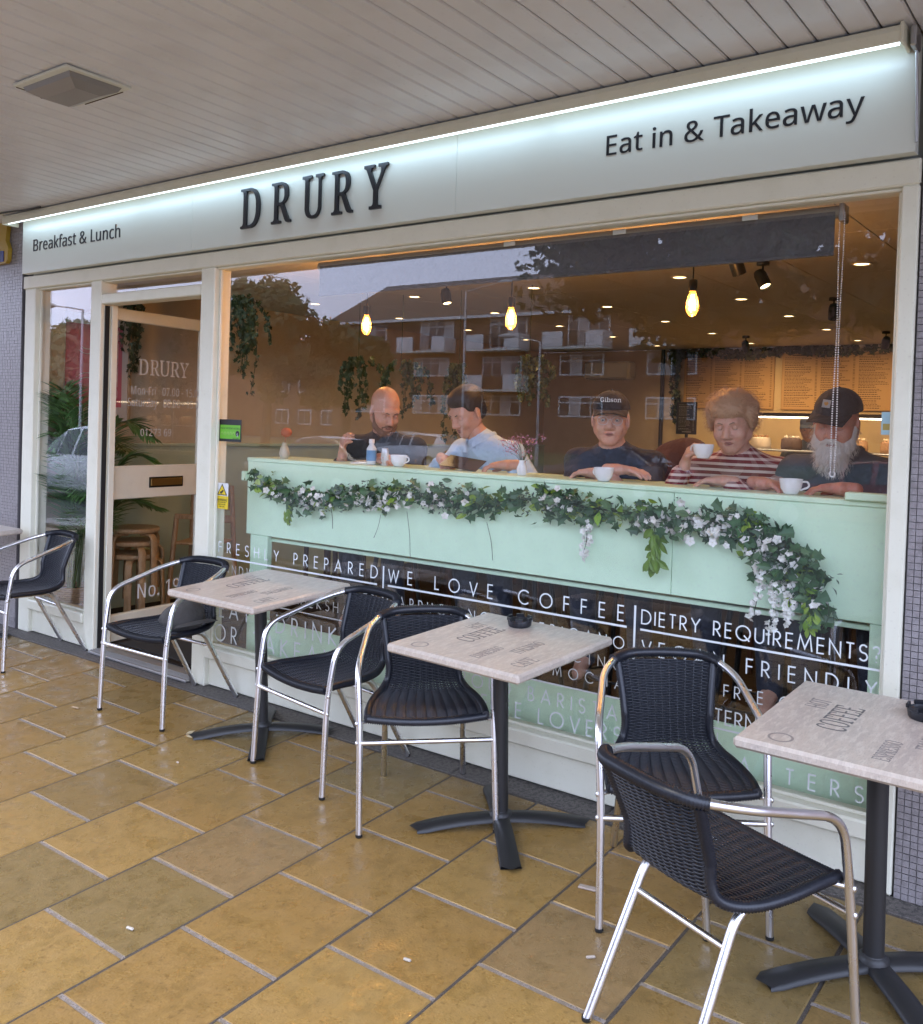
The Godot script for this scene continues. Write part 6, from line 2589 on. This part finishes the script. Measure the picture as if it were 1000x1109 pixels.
func build_people():
	var dn := Vector3.DOWN
	# 1: bald bearded man in black
	var h := head_frame(Vector3(-3.44, 1.60, -0.52), 66, 28)
	var p := make_person("bald bearded man in a black jacket leaning over the counter", {"skin": "a", "skin_color": Color(0.50, 0.285, 0.20), "seat": Vector3(-3.62, 0.90, -0.86), "yaw": 18.0, "lean": 18.0, "head": [h.origin, 66, 28], "hands": [[Vector3(-3.64, 1.375, -0.40), Vector3(0.3, 0.75, 0.35), Vector3(0.6, 0.1, -0.6), Vector3(-0.6, -1, 0.1), 0.55], [Vector3(-3.29, 1.345, -0.37), Vector3(0.75, 0.05, 0.35), Vector3(0, -1, 0), Vector3(0.7, -1, 0), 0.4]], "shirt_name": "jacket", "shirt": cloth_mat("black_jacket", Color(0.012, 0.012, 0.014)), "sleeve": 1.75, "brow": Color(0.08, 0.05, 0.035), "wide": 1.05, "lids": -0.55})
	var f := Field.new()
	beard_field(f, h, 0.78)
	strands(p, "beard", h, f, 0.006, mat("beard_brown", Color(0.17, 0.09, 0.055), 0.8), 900, 0.014, func(q, n): return n * 0.5 + h.basis * Vector3(0, -0.9, 0.2))
	# 2: man in pale blue shirt looking down
	h = head_frame(Vector3(-2.90, 1.60, -0.56), -14, 30)
	p = make_person("dark haired man in a pale blue shirt looking down at the counter", {"skin": "a", "skin_color": Color(0.50, 0.285, 0.20), "seat": Vector3(-2.68, 0.90, -0.88), "yaw": -10.0, "lean": 12.0, "head": [h.origin, -14, 30], "hands": [[Vector3(-2.93, 1.345, -0.42), Vector3(0.5, -0.1, 0.4), Vector3(0, -1, 0), Vector3(-0.9, -1, 0), 0.5], [Vector3(-2.58, 1.34, -0.40), Vector3(-0.7, -0.05, 0.35), Vector3(0, -1, 0), Vector3(0.9, -1, 0.1), 0.5]], "shirt_name": "shirt", "shirt": cloth_mat("blue_shirt", Color(0.40, 0.54, 0.70)), "sleeve": 1.8, "collar": true, "brow": Color(0.02, 0.015, 0.012), "wide": 1.05, "lids": -0.6})
	f = Field.new()
	f.egg(h * Vector3(0, 0.062, -0.03), Vector3(0.081, 0.076, 0.092), h.basis, 0.02)
	f.egg(h * Vector3(0, 0.085, 0.012), Vector3(0.07, 0.05, 0.07), h.basis, 0.03)
	for s in [-1.0, 1.0]:
		f.egg(h * Vector3(s * 0.066, 0.045, -0.005), Vector3(0.016, 0.04, 0.05), h.basis, 0.02)
	f.egg(h * Vector3(0, 0.0, -0.055), Vector3(0.072, 0.075, 0.055), h.basis, 0.02)
	strands(p, "hair", h, f, 0.007, mat("hair_black", Color(0.02, 0.014, 0.011), 0.6), 900, 0.02, func(q, n): return n * 0.4 + h.basis * Vector3(0, -0.3, -0.5))
	# 3: elderly man in black cap and glasses, arms folded on the bar
	h = head_frame(Vector3(-2.045, 1.578, -0.53), 26, 3)
	p = make_person("elderly man in glasses and a black cap with white lettering, arms folded", {"skin": "b", "skin_color": Color(0.52, 0.31, 0.225), "seat": Vector3(-2.10, 0.90, -0.84), "yaw": 16.0, "lean": 10.0, "head": [h.origin, 26, 3], "hands": [[Vector3(-1.90, 1.355, -0.41), Vector3(1.0, 0.03, -0.05), Vector3(0, -1, 0), Vector3(-1, -0.9, 0.15), 0.25], [Vector3(-2.06, 1.335, -0.37), Vector3(-1.0, 0.0, 0.05), Vector3(0, -1, 0), Vector3(1, -0.9, 0.1), 0.35]], "shirt_name": "t_shirt", "shirt": cloth_mat("navy_tshirt", Color(0.012, 0.017, 0.035)), "sleeve": 0.8, "brow": Color(0.3, 0.27, 0.24), "wide": 1.02, "iris": Color(0.06, 0.07, 0.09), "lids": 0.45})
	var c = cap(p, h, cloth_mat("black_cap", Color(0.011, 0.011, 0.013)))
	var t := text_mesh("Gibson", "Droid Serif", 0.021, 0.0015)
	part(c, "lettering", t, MT.vinyl, Transform3D(h.basis * Basis(Vector3.RIGHT, -0.42), h * Vector3(0, 0.095, 0.0885)))
	var gm := MB.new()
	for s in [-1.0, 1.0]:
		var ring := []
		for k in 25:
			var a := TAU * k / 24
			ring.append(h * Vector3(s * 0.0325 + cos(a) * 0.0245, 0.0 + sin(a) * 0.019, 0.104))
		gm.tube(ring, 0.0011, 6, false)
		gm.tube([h * Vector3(s * 0.057, 0.006, 0.103), h * Vector3(s * 0.073, 0.008, 0.06), h * Vector3(s * 0.08, 0.008, -0.005)], 0.0012, 5)
	gm.tube([h * Vector3(-0.009, 0.004, 0.105), h * Vector3(0.0, 0.007, 0.108), h * Vector3(0.009, 0.004, 0.105)], 0.0011, 5)
	part(p, "glasses", gm, MT.steel_dull)
	f = Field.new()
	for s in [-1.0, 1.0]:
		f.egg(h * Vector3(s * 0.078, 0.012, -0.035), Vector3(0.008, 0.03, 0.03), h.basis, 0.01)
	f.egg(h * Vector3(0, 0.0, -0.085), Vector3(0.068, 0.04, 0.025), h.basis, 0.01)
	strands(p, "hair", h, f, 0.006, mat("hair_white", Color(0.42, 0.41, 0.39), 0.7), 300, 0.012, func(q, n): return n * 0.3 + h.basis * Vector3(0, -0.8, -0.3))
	# 4: elderly woman in a striped top with a cup
	h = head_frame(Vector3(-1.462, 1.575, -0.53), 6, 16, 4)
	var stripe := mat("striped_jersey", Color(1, 1, 1), 0.85)
	var im := Image.create(8, 64, false, Image.FORMAT_RGB8)
	im.fill(Color(0.80, 0.74, 0.70))
	im.fill_rect(Rect2i(0, 0, 8, 36), Color(0.42, 0.10, 0.13))
	stripe.albedo_texture = ImageTexture.create_from_image(im)
	tri(stripe, 38.0)
	p = make_person("elderly woman in a red and white striped top raising a white cup", {"skin": "b", "skin_color": Color(0.52, 0.31, 0.225), "seat": Vector3(-1.44, 0.90, -0.83), "yaw": 8.0, "lean": 9.0, "head": [h.origin, 6, 16, 4], "hands": [[Vector3(-1.615, 1.425, -0.42), Vector3(0.35, 0.75, 0.35), Vector3(0.75, -0.1, -0.3), Vector3(-0.5, -1, 0), 0.75], [Vector3(-1.47, 1.335, -0.37), Vector3(-1.0, 0.0, 0.05), Vector3(0, -1, 0), Vector3(0.9, -1, 0.1), 0.3]], "shirt_name": "striped_top", "shirt": stripe, "sleeve": 1.85, "brow": Color(0.2, 0.14, 0.09), "wide": 1.0, "hand": 0.9, "fat": 1.06, "lids": -0.35})
	f = Field.new()
	f.egg(h * Vector3(0, 0.075, -0.02), Vector3(0.092, 0.076, 0.098), h.basis, 0.03)
	f.egg(h * Vector3(0, 0.078, 0.055), Vector3(0.07, 0.042, 0.042), h.basis, 0.03)
	for s in [-1.0, 1.0]:
		f.egg(h * Vector3(s * 0.085, 0.025, -0.01), Vector3(0.02, 0.055, 0.055), h.basis, 0.03)
	f.egg(h * Vector3(0, 0.0, -0.07), Vector3(0.085, 0.09, 0.05), h.basis, 0.03)
	for i in 60:
		var dd := rv()
		dd.y = absf(dd.y) * 1.1 - 0.25
		dd = dd.normalized()
		if dd.z > 0.45 and dd.y < 0.5:
			continue
		f.egg(h * (Vector3(0, 0.05, -0.015) + dd * Vector3(0.088, 0.082, 0.092)), Vector3.ONE * rng.randf_range(0.016, 0.024), Basis(), 0.014)
	strands(p, "hair", h, f, 0.007, mat("hair_sandy", Color(0.38, 0.235, 0.135), 0.65), 2600, 0.022, func(q, n): return n * 0.45 + (h.basis * Vector3(q.x * 3.0, -0.25, q.z)))
	# 5: white bearded man in a grey cap
	h = head_frame(Vector3(-1.03, 1.592, -0.52), 2, 16, -3)
	p = make_person("white bearded man in a charcoal cap and grey polo shirt", {"skin": "c", "skin_color": Color(0.52, 0.265, 0.195), "seat": Vector3(-0.98, 0.90, -0.85), "yaw": 0.0, "lean": 8.0, "head": [h.origin, 2, 16, -3], "hands": [[Vector3(-1.24, 1.335, -0.38), Vector3(0.85, 0.0, 0.35), Vector3(0, -1, 0), Vector3(-0.9, -1, 0.1), 0.4], [Vector3(-1.0, 1.335, -0.36), Vector3(-1.0, 0.0, 0.15), Vector3(0, -1, 0), Vector3(0.9, -1, 0.1), 0.4]], "shirt_name": "polo_shirt", "shirt": cloth_mat("grey_polo", Color(0.075, 0.09, 0.105)), "sleeve": 0.85, "collar": true, "brow": Color(0.4, 0.38, 0.35), "wide": 1.15, "belly": 0.05, "fat": 1.1, "lids": -0.4})
	c = cap(p, h, cloth_mat("charcoal_cap", Color(0.022, 0.022, 0.024)), -14.0)
	var bm := MB.new()
	bm.box(Vector3.ZERO, Vector3(0.034, 0.032, 0.003), 0.001)
	var hb := Transform3D(h.basis * Basis(Vector3.UP, deg_to_rad(-14.0)), h.origin)
	var badge := part(c, "badge", bm, mat("badge_grey", Color(0.30, 0.29, 0.27), 0.6), Transform3D(hb.basis * Basis(Vector3.RIGHT, -0.42), hb * Vector3(0, 0.096, 0.0875)))
	bm = MB.new()
	bm.prism(PackedVector2Array([Vector2(-0.009, 0.001), Vector2(-0.003, -0.008), Vector2(0.005, -0.007), Vector2(0.01, 0.002), Vector2(0.004, 0.008), Vector2(-0.002, 0.004), Vector2(-0.006, 0.007)]), 0.001, Vector3(0, 0, 0.0026))
	part(badge, "emblem", bm, mat("badge_gold", Color(0.40, 0.20, 0.04), 0.6))
	f = Field.new()
	beard_field(f, h, 1.35)
	strands(p, "beard", h, f, 0.0065, mat("beard_white", Color(0.62, 0.60, 0.56), 0.75), 2600, 0.03, func(q, n): return n * 0.45 + h.basis * Vector3(q.x * 2.0, -0.9, 0.1))
	bm = MB.new()
	var g0: Vector3 = Vector3(-1.0, 1.395, -0.585)
	for s in [-1.0, 1.0]:
		var ring := []
		for k in 21:
			var a := TAU * k / 20
			ring.append(g0 + Vector3(cos(a) * 0.012, s * 0.028 + sin(a) * 0.022, 0.02))
		bm.tube(ring, 0.0014, 5, false)
	part(p, "hung_spectacles", bm, MT.black_paint)
	# 6: barista far behind, in a blue cap
	h = head_frame(Vector3(-2.62, 1.60, -5.6), 10, 12)
	p = make_person("barista in a pale blue cap working behind the glass cake display", {"skin": "a", "skin_color": Color(0.50, 0.285, 0.20), "seat": Vector3(-2.62, 0.92, -5.7), "yaw": 8.0, "lean": 5.0, "head": [h.origin, 10, 12], "hands": [[Vector3(-2.82, 1.12, -5.38), Vector3(0.2, -0.3, 0.6), Vector3(0, -1, 0), Vector3(-0.6, -1, -0.3), 0.5], [Vector3(-2.45, 1.12, -5.38), Vector3(-0.2, -0.3, 0.6), Vector3(0, -1, 0), Vector3(0.6, -1, -0.3), 0.5]], "shirt_name": "t_shirt", "shirt": cloth_mat("grey_blue_tshirt", Color(0.12, 0.15, 0.20)), "sleeve": 0.7, "brow": Color(0.03, 0.02, 0.015), "wide": 1.0})
	cap(p, h, cloth_mat("blue_cap", Color(0.12, 0.17, 0.27)))


func beard_field(f: Field, h: Transform3D, s: float):
	var b := h.basis
	f.egg(h * Vector3(0, -0.098 - 0.02 * (s - 0.9), 0.062), Vector3(0.046, 0.038 * s, 0.036) * Vector3(1, 1, 1), b, 0.025)
	for k in [-1.0, 1.0]:
		f.bone(h * Vector3(k * 0.066, -0.02, 0.015), h * Vector3(k * 0.052, -0.075, 0.045), 0.013 * s, 0.021 * s, 0.02)
		f.bone(h * Vector3(k * 0.052, -0.075, 0.045), h * Vector3(k * 0.018, -0.105, 0.072), 0.021 * s, 0.022 * s, 0.02)
		f.bone(h * Vector3(k * 0.006, -0.049, 0.097), h * Vector3(k * 0.032, -0.066, 0.085), 0.0085 * s, 0.0075 * s, 0.008)
	if s > 1.2:
		f.egg(h * Vector3(0, -0.145, 0.06), Vector3(0.062, 0.05, 0.04), b, 0.03)
	f.egg(h * Vector3(0, -0.0645, 0.108), Vector3(0.02, 0.006, 0.02), b, 0.006, true)


# ---------------------------------------------------------------- small things
func cup_at(label: String, at: Vector3, turn: float):
	var o := thing("coffee_cup", label, "cup", at, "white coffee cups", Basis(Vector3.UP, deg_to_rad(turn)))
	var m := MB.new()
	m.lathe([Vector2(0.001, 0.004), Vector2(0.024, 0.0), Vector2(0.026, 0.004), Vector2(0.038, 0.022), Vector2(0.0425, 0.045), Vector2(0.044, 0.06), Vector2(0.0425, 0.06), Vector2(0.04, 0.045), Vector2(0.034, 0.02), Vector2(0.001, 0.012)], 24)
	part(o, "bowl", m, MT.white_china)
	m = MB.new()
	m.tube(smooth_path([Vector3(0.04, 0.05, 0), Vector3(0.062, 0.05, 0), Vector3(0.066, 0.032, 0), Vector3(0.036, 0.018, 0)], 5), 0.004, 7)
	part(o, "handle", m, MT.white_china)
	m = MB.new()
	m.lathe([Vector2(0.0415, 0.05), Vector2(0.02, 0.0502), Vector2(0.001, 0.0502)], 20)
	part(o, "coffee", m, mat("coffee", Color(0.16, 0.08, 0.035), 0.2))


func build_small():
	var m: MB
	var ct := 1.3065
	cup_at("white cup on the bar in front of the man with folded arms", Vector3(-1.93, ct, -0.265), 160)
	cup_at("white cup on the bar before the bald man", Vector3(-3.13, ct, -0.29), 0)
	cup_at("white cup on the bar by the white bearded man's hands", Vector3(-1.125, ct, -0.275), 0)
	cup_at("white cup held up by the woman in the striped top", Vector3(-1.525, 1.425, -0.375), 160)
	# sauce bottle, shakers
	var b := thing("sauce_bottle", "white capped bottle with a blue label on the counter", "bottle", Vector3(-3.33, ct, -0.30))
	m = MB.new()
	m.lathe([Vector2(0.001, 0), Vector2(0.024, 0.0), Vector2(0.026, 0.01), Vector2(0.026, 0.085), Vector2(0.013, 0.105), Vector2(0.0125, 0.115)], 18)
	part(b, "body", m, mat("bottle_white", Color(0.62, 0.66, 0.68), 0.25))
	m = MB.new()
	m.lathe([Vector2(0.0265, 0.02), Vector2(0.0268, 0.021), Vector2(0.0268, 0.075), Vector2(0.0265, 0.076)], 18)
	part(b, "label", m, mat("label_blue", Color(0.12, 0.28, 0.5), 0.4))
	m = MB.new()
	m.lathe([Vector2(0.015, 0.113), Vector2(0.0155, 0.116), Vector2(0.0145, 0.135), Vector2(0.001, 0.136)], 16)
	part(b, "cap", m, MT.white_china)
	for q in [[-3.27, -0.33, "left glass salt shaker beside the white capped bottle"], [-3.235, -0.31, "right glass salt shaker beside the white capped bottle"]]:
		var s := thing("salt_shaker", q[2], "shaker", Vector3(q[0], ct, q[1]), "salt and pepper shakers")
		m = MB.new()
		m.lathe([Vector2(0.001, 0), Vector2(0.014, 0), Vector2(0.015, 0.06), Vector2(0.011, 0.068)], 14)
		part(s, "jar", m, mat("shaker_glass", Color(0.55, 0.55, 0.52), 0.15))
		m = MB.new()
		m.lathe([Vector2(0.0125, 0.066), Vector2(0.013, 0.07), Vector2(0.011, 0.088), Vector2(0.001, 0.09)], 14)
		part(s, "lid", m, MT.steel_dull)
	m = MB.new()
	m.box(Vector3(-3.43, ct + 0.008, -0.36), Vector3(0.14, 0.012, 0.1), 0.004, Basis.from_euler(Vector3(0.1, 0.3, 0.08)))
	tag(part(self, "paper_napkin", m, MT.white_china), "crumpled white napkin on the bar before the bald man", "napkin")
	# pink dried flowers in a vase, small white vase with an orange bloom
	var v := thing("flower_vase", "small vase of pink gypsophila on the bar beside the blue shirt", "flowers", Vector3(-2.385, ct, -0.31))
	m = MB.new()
	m.lathe([Vector2(0.001, 0), Vector2(0.022, 0), Vector2(0.026, 0.03), Vector2(0.014, 0.06), Vector2(0.015, 0.07)], 16)
	part(v, "vase", m, MT.white_china)
	var st := MB.new()
	var fl := cmb()
	for i in 26:
		var e := Vector3(rng.randf_range(-0.11, 0.1), rng.randf_range(0.08, 0.19), rng.randf_range(-0.06, 0.06))
		st.tube([Vector3(0, 0.05, 0), e * Vector3(0.4, 0.8, 0.4), e], 0.0008, 4)
		for k in 16:
			fl.col = Color(0.42, 0.13, 0.24).lerp(Color(0.60, 0.38, 0.46), rng.randf())
			var p := e + rv() * rng.randf() * 0.026
			var a := rv() * 0.006
			var bb := rv() * 0.006
			fl.tri(p, p + a, p + bb)
			fl.tri(p, p + bb, p - a)
	part(v, "stems", st, MT.green_wire).set_meta("kind", "stuff")
	part(v, "blooms", fl, leaf_mat("pink_bloom", 0.8)).set_meta("kind", "stuff")
	v = thing("bud_vase", "small cream vase with an orange bloom at the end of the bar", "flowers", Vector3(-3.98, ct, -0.28))
	m = MB.new()
	m.lathe([Vector2(0.001, 0), Vector2(0.022, 0), Vector2(0.03, 0.03), Vector2(0.022, 0.065), Vector2(0.012, 0.08), Vector2(0.015, 0.092)], 16)
	part(v, "vase", m, mat("cream_glaze", Color(0.5, 0.45, 0.33), 0.3))
	m = MB.new()
	m.ball(Vector3(0.012, 0.15, 0), Vector3(0.035, 0.028, 0.03), 10, 6)
	m.tube([Vector3(0, 0.08, 0), Vector3(0.01, 0.14, 0)], 0.002, 5)
	part(v, "bloom", m, mat("orange_bloom", Color(0.42, 0.12, 0.05), 0.8))
	# folded menu in the blue-shirted man's hands
	m = MB.new()
	m.box(Vector3(-2.77, ct + 0.035, -0.36), Vector3(0.20, 0.004, 0.14), 0.001, Basis.from_euler(Vector3(0.35, 0.2, -0.12)))
	tag(part(self, "menu_card", m, MT.black_paint), "black menu card held by the man in the blue shirt", "menu")
	# roller blind with its chain
	var bl := thing("roller_blind", "grey roller blind let down a little inside the window", "blind")
	m = MB.new()
	m.tube([Vector3(-3.62, 2.352, -0.17), Vector3(-0.95, 2.352, -0.17)], 0.024, 12)
	part(bl, "roller", m, mat("blind_tube", Color(0.3, 0.27, 0.22), 0.6))
	m = MB.new()
	m.bb(Vector3(-3.60, 2.205, -0.148), Vector3(-0.965, 2.352, -0.1465))
	part(bl, "fabric", m, cloth_mat("blind_cloth", Color(0.10, 0.095, 0.10)))
	m = MB.new()
	m.bb(Vector3(-3.60, 2.19, -0.154), Vector3(-0.965, 2.2045, -0.14), 0.003)
	part(bl, "bottom_bar", m, MT.blind_cloth)
	m = MB.new()
	m.bb(Vector3(-0.949, 2.31, -0.2), Vector3(-0.93, 2.376, -0.13), 0.004)
	part(bl, "bracket", m, MT.steel_dull)
	m = MB.new()
	for k in 3:
		m = MB.new()
		m.bb(Vector3(-2.4 + k * 0.55, 2.345, -0.125), Vector3(-2.34 + k * 0.55, 2.365, -0.118), 0.002)
		part(bl, "rail_clip", m, MT.white_paint)
	m = MB.new()
	for s in [-0.009, 0.009]:
		var y := 2.34
		while y > 1.40:
			m.ball(Vector3(-0.938 + s * (0.75 + 0.25 * sin(y * 9.0)), y, -0.14 + s * 0.3), Vector3.ONE * 0.0031, 6, 4)
			y -= 0.0085
	for k in 9:
		var a := PI * k / 8
		m.ball(Vector3(-0.938 + cos(a) * 0.009, 1.40 - sin(a) * 0.012, -0.14), Vector3.ONE * 0.0031, 6, 4)
	part(bl, "bead_chain", m, MT.white_china).set_meta("kind", "stuff")
	# stickers on the glass
	var z := GZ + 0.0036
	var hy := thing("hygiene_sticker", "black and green food hygiene rating sticker with a five", "sticker", Vector3(-4.185, 1.458, z))
	m = MB.new()
	m.box(Vector3.ZERO, Vector3(0.19, 0.125, 0.0008))
	part(hy, "backing", m, MT.black_paint)
	m = MB.new()
	m.box(Vector3(0, -0.008, 0.0007), Vector3(0.172, 0.078, 0.0006))
	part(hy, "green_field", m, mat("hygiene_green", Color(0.16, 0.50, 0.03), 0.45))
	for k in 6:
		m = MB.new()
		m.lathe([Vector2(0.0105 if k < 5 else 0.0165, 0), Vector2(0.001, 0.0003)], 18, Vector3(-0.068 + k * 0.025 + (0.007 if k == 5 else 0.0), -0.016, 0.0011), Basis(Vector3.RIGHT, PI / 2))
		var ring := part(hy, "rating_disc", m, MT.black_paint if k == 5 else mat("hygiene_pale", Color(0.25, 0.55, 0.08), 0.45))
	for q in [["FOOD HYGIENE RATING", 0.011, Vector3(0, 0.012, 0.0013), MT.black_paint], ["5", 0.018, Vector3(0.064, -0.025, 0.0018), MT.vinyl], ["VERY GOOD", 0.007, Vector3(0.05, -0.043, 0.0013), MT.black_paint], ["0", 0.01, Vector3(-0.068, -0.021, 0.0018), MT.black_paint], ["1", 0.01, Vector3(-0.043, -0.021, 0.0018), MT.black_paint], ["2", 0.01, Vector3(-0.018, -0.021, 0.0018), MT.black_paint], ["3", 0.01, Vector3(0.007, -0.021, 0.0018), MT.black_paint], ["4", 0.01, Vector3(0.032, -0.021, 0.0018), MT.black_paint]]:
		part(hy, "lettering", text_mesh(q[0], "Droid Sans", q[1], 0.0003), q[3], Transform3D(Basis(), q[2]))
	var wa := thing("warning_sticker", "yellow and white CCTV style warning sticker with a black triangle", "sticker", Vector3(-4.24, 1.085, z))
	m = MB.new()
	m.box(Vector3(0, 0.037, 0), Vector3(0.105, 0.073, 0.0008))
	part(wa, "white_field", m, MT.white_china)
	m = MB.new()
	m.box(Vector3(0, -0.0365, 0), Vector3(0.105, 0.073, 0.0008))
	part(wa, "yellow_field", m, mat("warn_yellow", Color(0.75, 0.56, 0.02), 0.45))
	m = MB.new()
	m.prism(PackedVector2Array([Vector2(-0.044, 0.004), Vector2(0.044, 0.004), Vector2(0, 0.07)]), 0.0004, Vector3(0, 0, 0.0007))
	part(wa, "triangle_border", m, MT.black_paint)
	m = MB.new()
	m.prism(PackedVector2Array([Vector2(-0.034, 0.009), Vector2(0.034, 0.009), Vector2(0, 0.06)]), 0.0004, Vector3(0, 0, 0.0012))
	part(wa, "triangle", m, MT.warn_yellow)
	m = MB.new()
	m.prism(PackedVector2Array([Vector2(-0.018, 0.014), Vector2(-0.004, 0.012), Vector2(0.016, 0.03), Vector2(0.008, 0.036), Vector2(-0.006, 0.026), Vector2(-0.016, 0.024)]), 0.0004, Vector3(0, 0, 0.0017))
	part(wa, "hand_pictogram", m, MT.black_paint)
	for q in [["WARNING", 0.013, -0.018], ["THIS DOOR MAY", 0.0065, -0.034], ["TRAP FINGERS", 0.0065, -0.046], ["TAKE CARE", 0.0065, -0.058]]:
		part(wa, "lettering", text_mesh(q[0], "Droid Sans", q[1], 0.0003, true), MT.black_paint, Transform3D(Basis(), Vector3(0, q[2] - q[1] * 0.4, 0.0007)))
	var rs := thing("card_sticker", "small pale blue sticker low in the corner of the glass by the pier", "sticker", Vector3(-0.742, 1.585, z))
	m = MB.new()
	m.box(Vector3.ZERO, Vector3(0.036, 0.078, 0.0008))
	part(rs, "backing", m, mat("sticker_blue", Color(0.35, 0.52, 0.58), 0.4))
	m = MB.new()
	m.box(Vector3(0, -0.012, 0.0006), Vector3(0.026, 0.022, 0.0006))
	part(rs, "motif", m, mat("sticker_gold", Color(0.4, 0.3, 0.08), 0.5))
	# ashtrays
	for q in [[-2.042, 0.195, "black notched ashtray on the table before WE LOVE COFFEE"], [-0.515, 0.355, "black notched ashtray on the table by the mosaic pier"]]:
		var a := thing("ashtray", q[2], "ashtray", Vector3(q[0], 0.7365 + floor_y(q[1]) + 0.001, q[1]), "ashtrays", Basis(Vector3.RIGHT, atan(FS)))
		m = MB.new()
		m.lathe([Vector2(0.001, 0.0), Vector2(0.044, 0.0), Vector2(0.047, 0.004), Vector2(0.05, 0.026), Vector2(0.043, 0.026), Vector2(0.04, 0.008), Vector2(0.001, 0.007)], 24)
		part(a, "bowl", m, MT.black_paint)
		for k in 6:
			m = MB.new()
			var an := TAU * k / 6
			m.box(Vector3(cos(an) * 0.0465, 0.032, sin(an) * 0.0465), Vector3(0.009, 0.013, 0.032), 0.002, Basis(Vector3.UP, -an))
			part(a, "rim_tooth", m, MT.black_paint)
	# dark cap left on the chair by the door
	var cf := Field.new()
	var c0 := Vector3(-4.05, 0.440, 0.33)
	cf.egg(c0 + Vector3(0, 0.035, 0), Vector3(0.115, 0.075, 0.11), Basis(Vector3.UP, 0.4), 0.03)
	cf.egg(c0 + Vector3(0.03, 0.075, -0.02), Vector3(0.07, 0.055, 0.07), Basis(), 0.03)
	cf.bone(c0 + Vector3(-0.06, 0.05, 0.02), c0 + Vector3(0.05, 0.085, 0.03), 0.022, 0.018, 0.02)
	cf.egg(c0 + Vector3(-0.05, 0.03, 0.08), Vector3(0.02, 0.02, 0.03), Basis(), 0.02)
	m = MB.new()
	cf.add_to(m, 0.008)
	var hat := thing("flat_cap", "crumpled dark cap lying on the seat of a woven chair", "cap")
	part(hat, "crown", m, cloth_mat("cap_wool", Color(0.06, 0.056, 0.052)))
	m = MB.new()
	var g := PackedVector3Array()
	for i in 7:
		for k in 11:
			var a := lerpf(-1.1, 1.1, k / 10.0)
			var r := lerpf(0.08, 0.155, i / 6.0)
			var d := Vector3(cos(a) * r, 0, -sin(a) * r)
			g.append(c0 + d + Vector3(0.015, 0.03 - 0.10 * (1.0 - cos(a)) * 0.4 + 0.012 * sin(i * 0.5), -0.02))
	m.grid(7, 11, g)
	part(hat, "peak", m, MT.cap_wool)
	# litter on the flags
	for q in [[-4.539, 0.632, 0.05, 0.012, Color(0.42, 0.3, 0.18), "tan scrap of paper on the flags near the door chair"], [-3.75, 0.52, 0.045, 0.02, Color(0.55, 0.45, 0.28), "dry yellow leaf lying by the table foot"], [-1.732, 1.231, 0.025, 0.009, Color(0.45, 0.4, 0.34), "white cigarette stub on an ochre flag"], [-1.494, 0.563, 0.065, 0.022, Color(0.40, 0.33, 0.28), "torn foil wrapper beside the front leg of a woven chair"], [-1.30, 0.893, 0.028, 0.009, Color(0.42, 0.36, 0.3), "short cigarette end on the flag under the woven chair"], [-2.537, 1.631, 0.028, 0.009, Color(0.5, 0.46, 0.4), "small white chip of paper on an open flag"], [-3.5, 0.75, 0.012, 0.008, Color(0.6, 0.5, 0.4), "tiny pale crumb on the flags before the table"]]:
		m = MB.new()
		var bs := Basis(Vector3.RIGHT, atan(FS)) * Basis(Vector3.UP, rng.randf() * 1.0 - 0.2)
		if q[2] > 0.04 and q[2] < 0.05:
			for k in 3:
				m.prism(PackedVector2Array([Vector2(0, 0), Vector2(0.03, 0.012), Vector2(0.055, 0.004), Vector2(0.028, -0.008)]), 0.001, Vector3(0, 0.004 * k, 0), Basis(Vector3.UP, 0.8 * k) * Basis(Vector3.RIGHT, PI / 2 + 0.25))
		else:
			m.box(Vector3(0, 0.004, 0), Vector3(q[2], 0.007, q[3]), 0.002)
		var lt := part(self, "litter", m, mat("litter_%s" % q[4], q[4], 0.7), Transform3D(bs, Vector3(q[0], floor_y(q[1]) + 0.001, q[1])))
		tag(lt, q[5], "litter", "litter on the paving")
	# end of the next shop's gold sign
	var gs := thing("neighbour_sign", "gold shaped sign board of the next shop with a blue foot", "sign", Vector3(-6.78, 2.57, 0.0))
	m = MB.new()
	m.prism(PackedVector2Array([Vector2(-0.5, 0.0), Vector2(0.22, 0.0), Vector2(0.245, 0.02), Vector2(0.255, 0.1), Vector2(0.215, 0.16), Vector2(0.23, 0.26), Vector2(0.26, 0.29), Vector2(-0.5, 0.29)]), 0.03, Vector3(0, 0, 0.02))
	part(gs, "board", m, mat("sign_gold", Color(0.42, 0.27, 0.03), 0.4))
	m = MB.new()
	m.prism(PackedVector2Array([Vector2(-0.5, 0.012), Vector2(0.2, 0.012), Vector2(0.2, 0.085), Vector2(0.17, 0.09), Vector2(-0.5, 0.075)]), 0.004, Vector3(0, 0, 0.0375))
	part(gs, "blue_band", m, mat("sign_blue", Color(0.015, 0.03, 0.18), 0.4))
	var t := text_mesh("e", "Droid Serif", 0.11, 0.003)
	part(gs, "lettering", t, MT.black_paint, Transform3D(Basis(), Vector3(0.07, 0.17, 0.0375)))
	# loose cable and a stuck strip where the soffit meets the trough
	m = MB.new()
	m.tube(smooth_path([Vector3(-6.45, 2.848, 0.24), Vector3(-6.2, 2.853, 0.21), Vector3(-6.0, 2.85, 0.19), Vector3(-5.85, 2.855, 0.175)], 5), 0.006, 6)
	tag(part(self, "loose_cable", m, MT.black_paint), "short loose black cable along the end of the light trough", "cable")
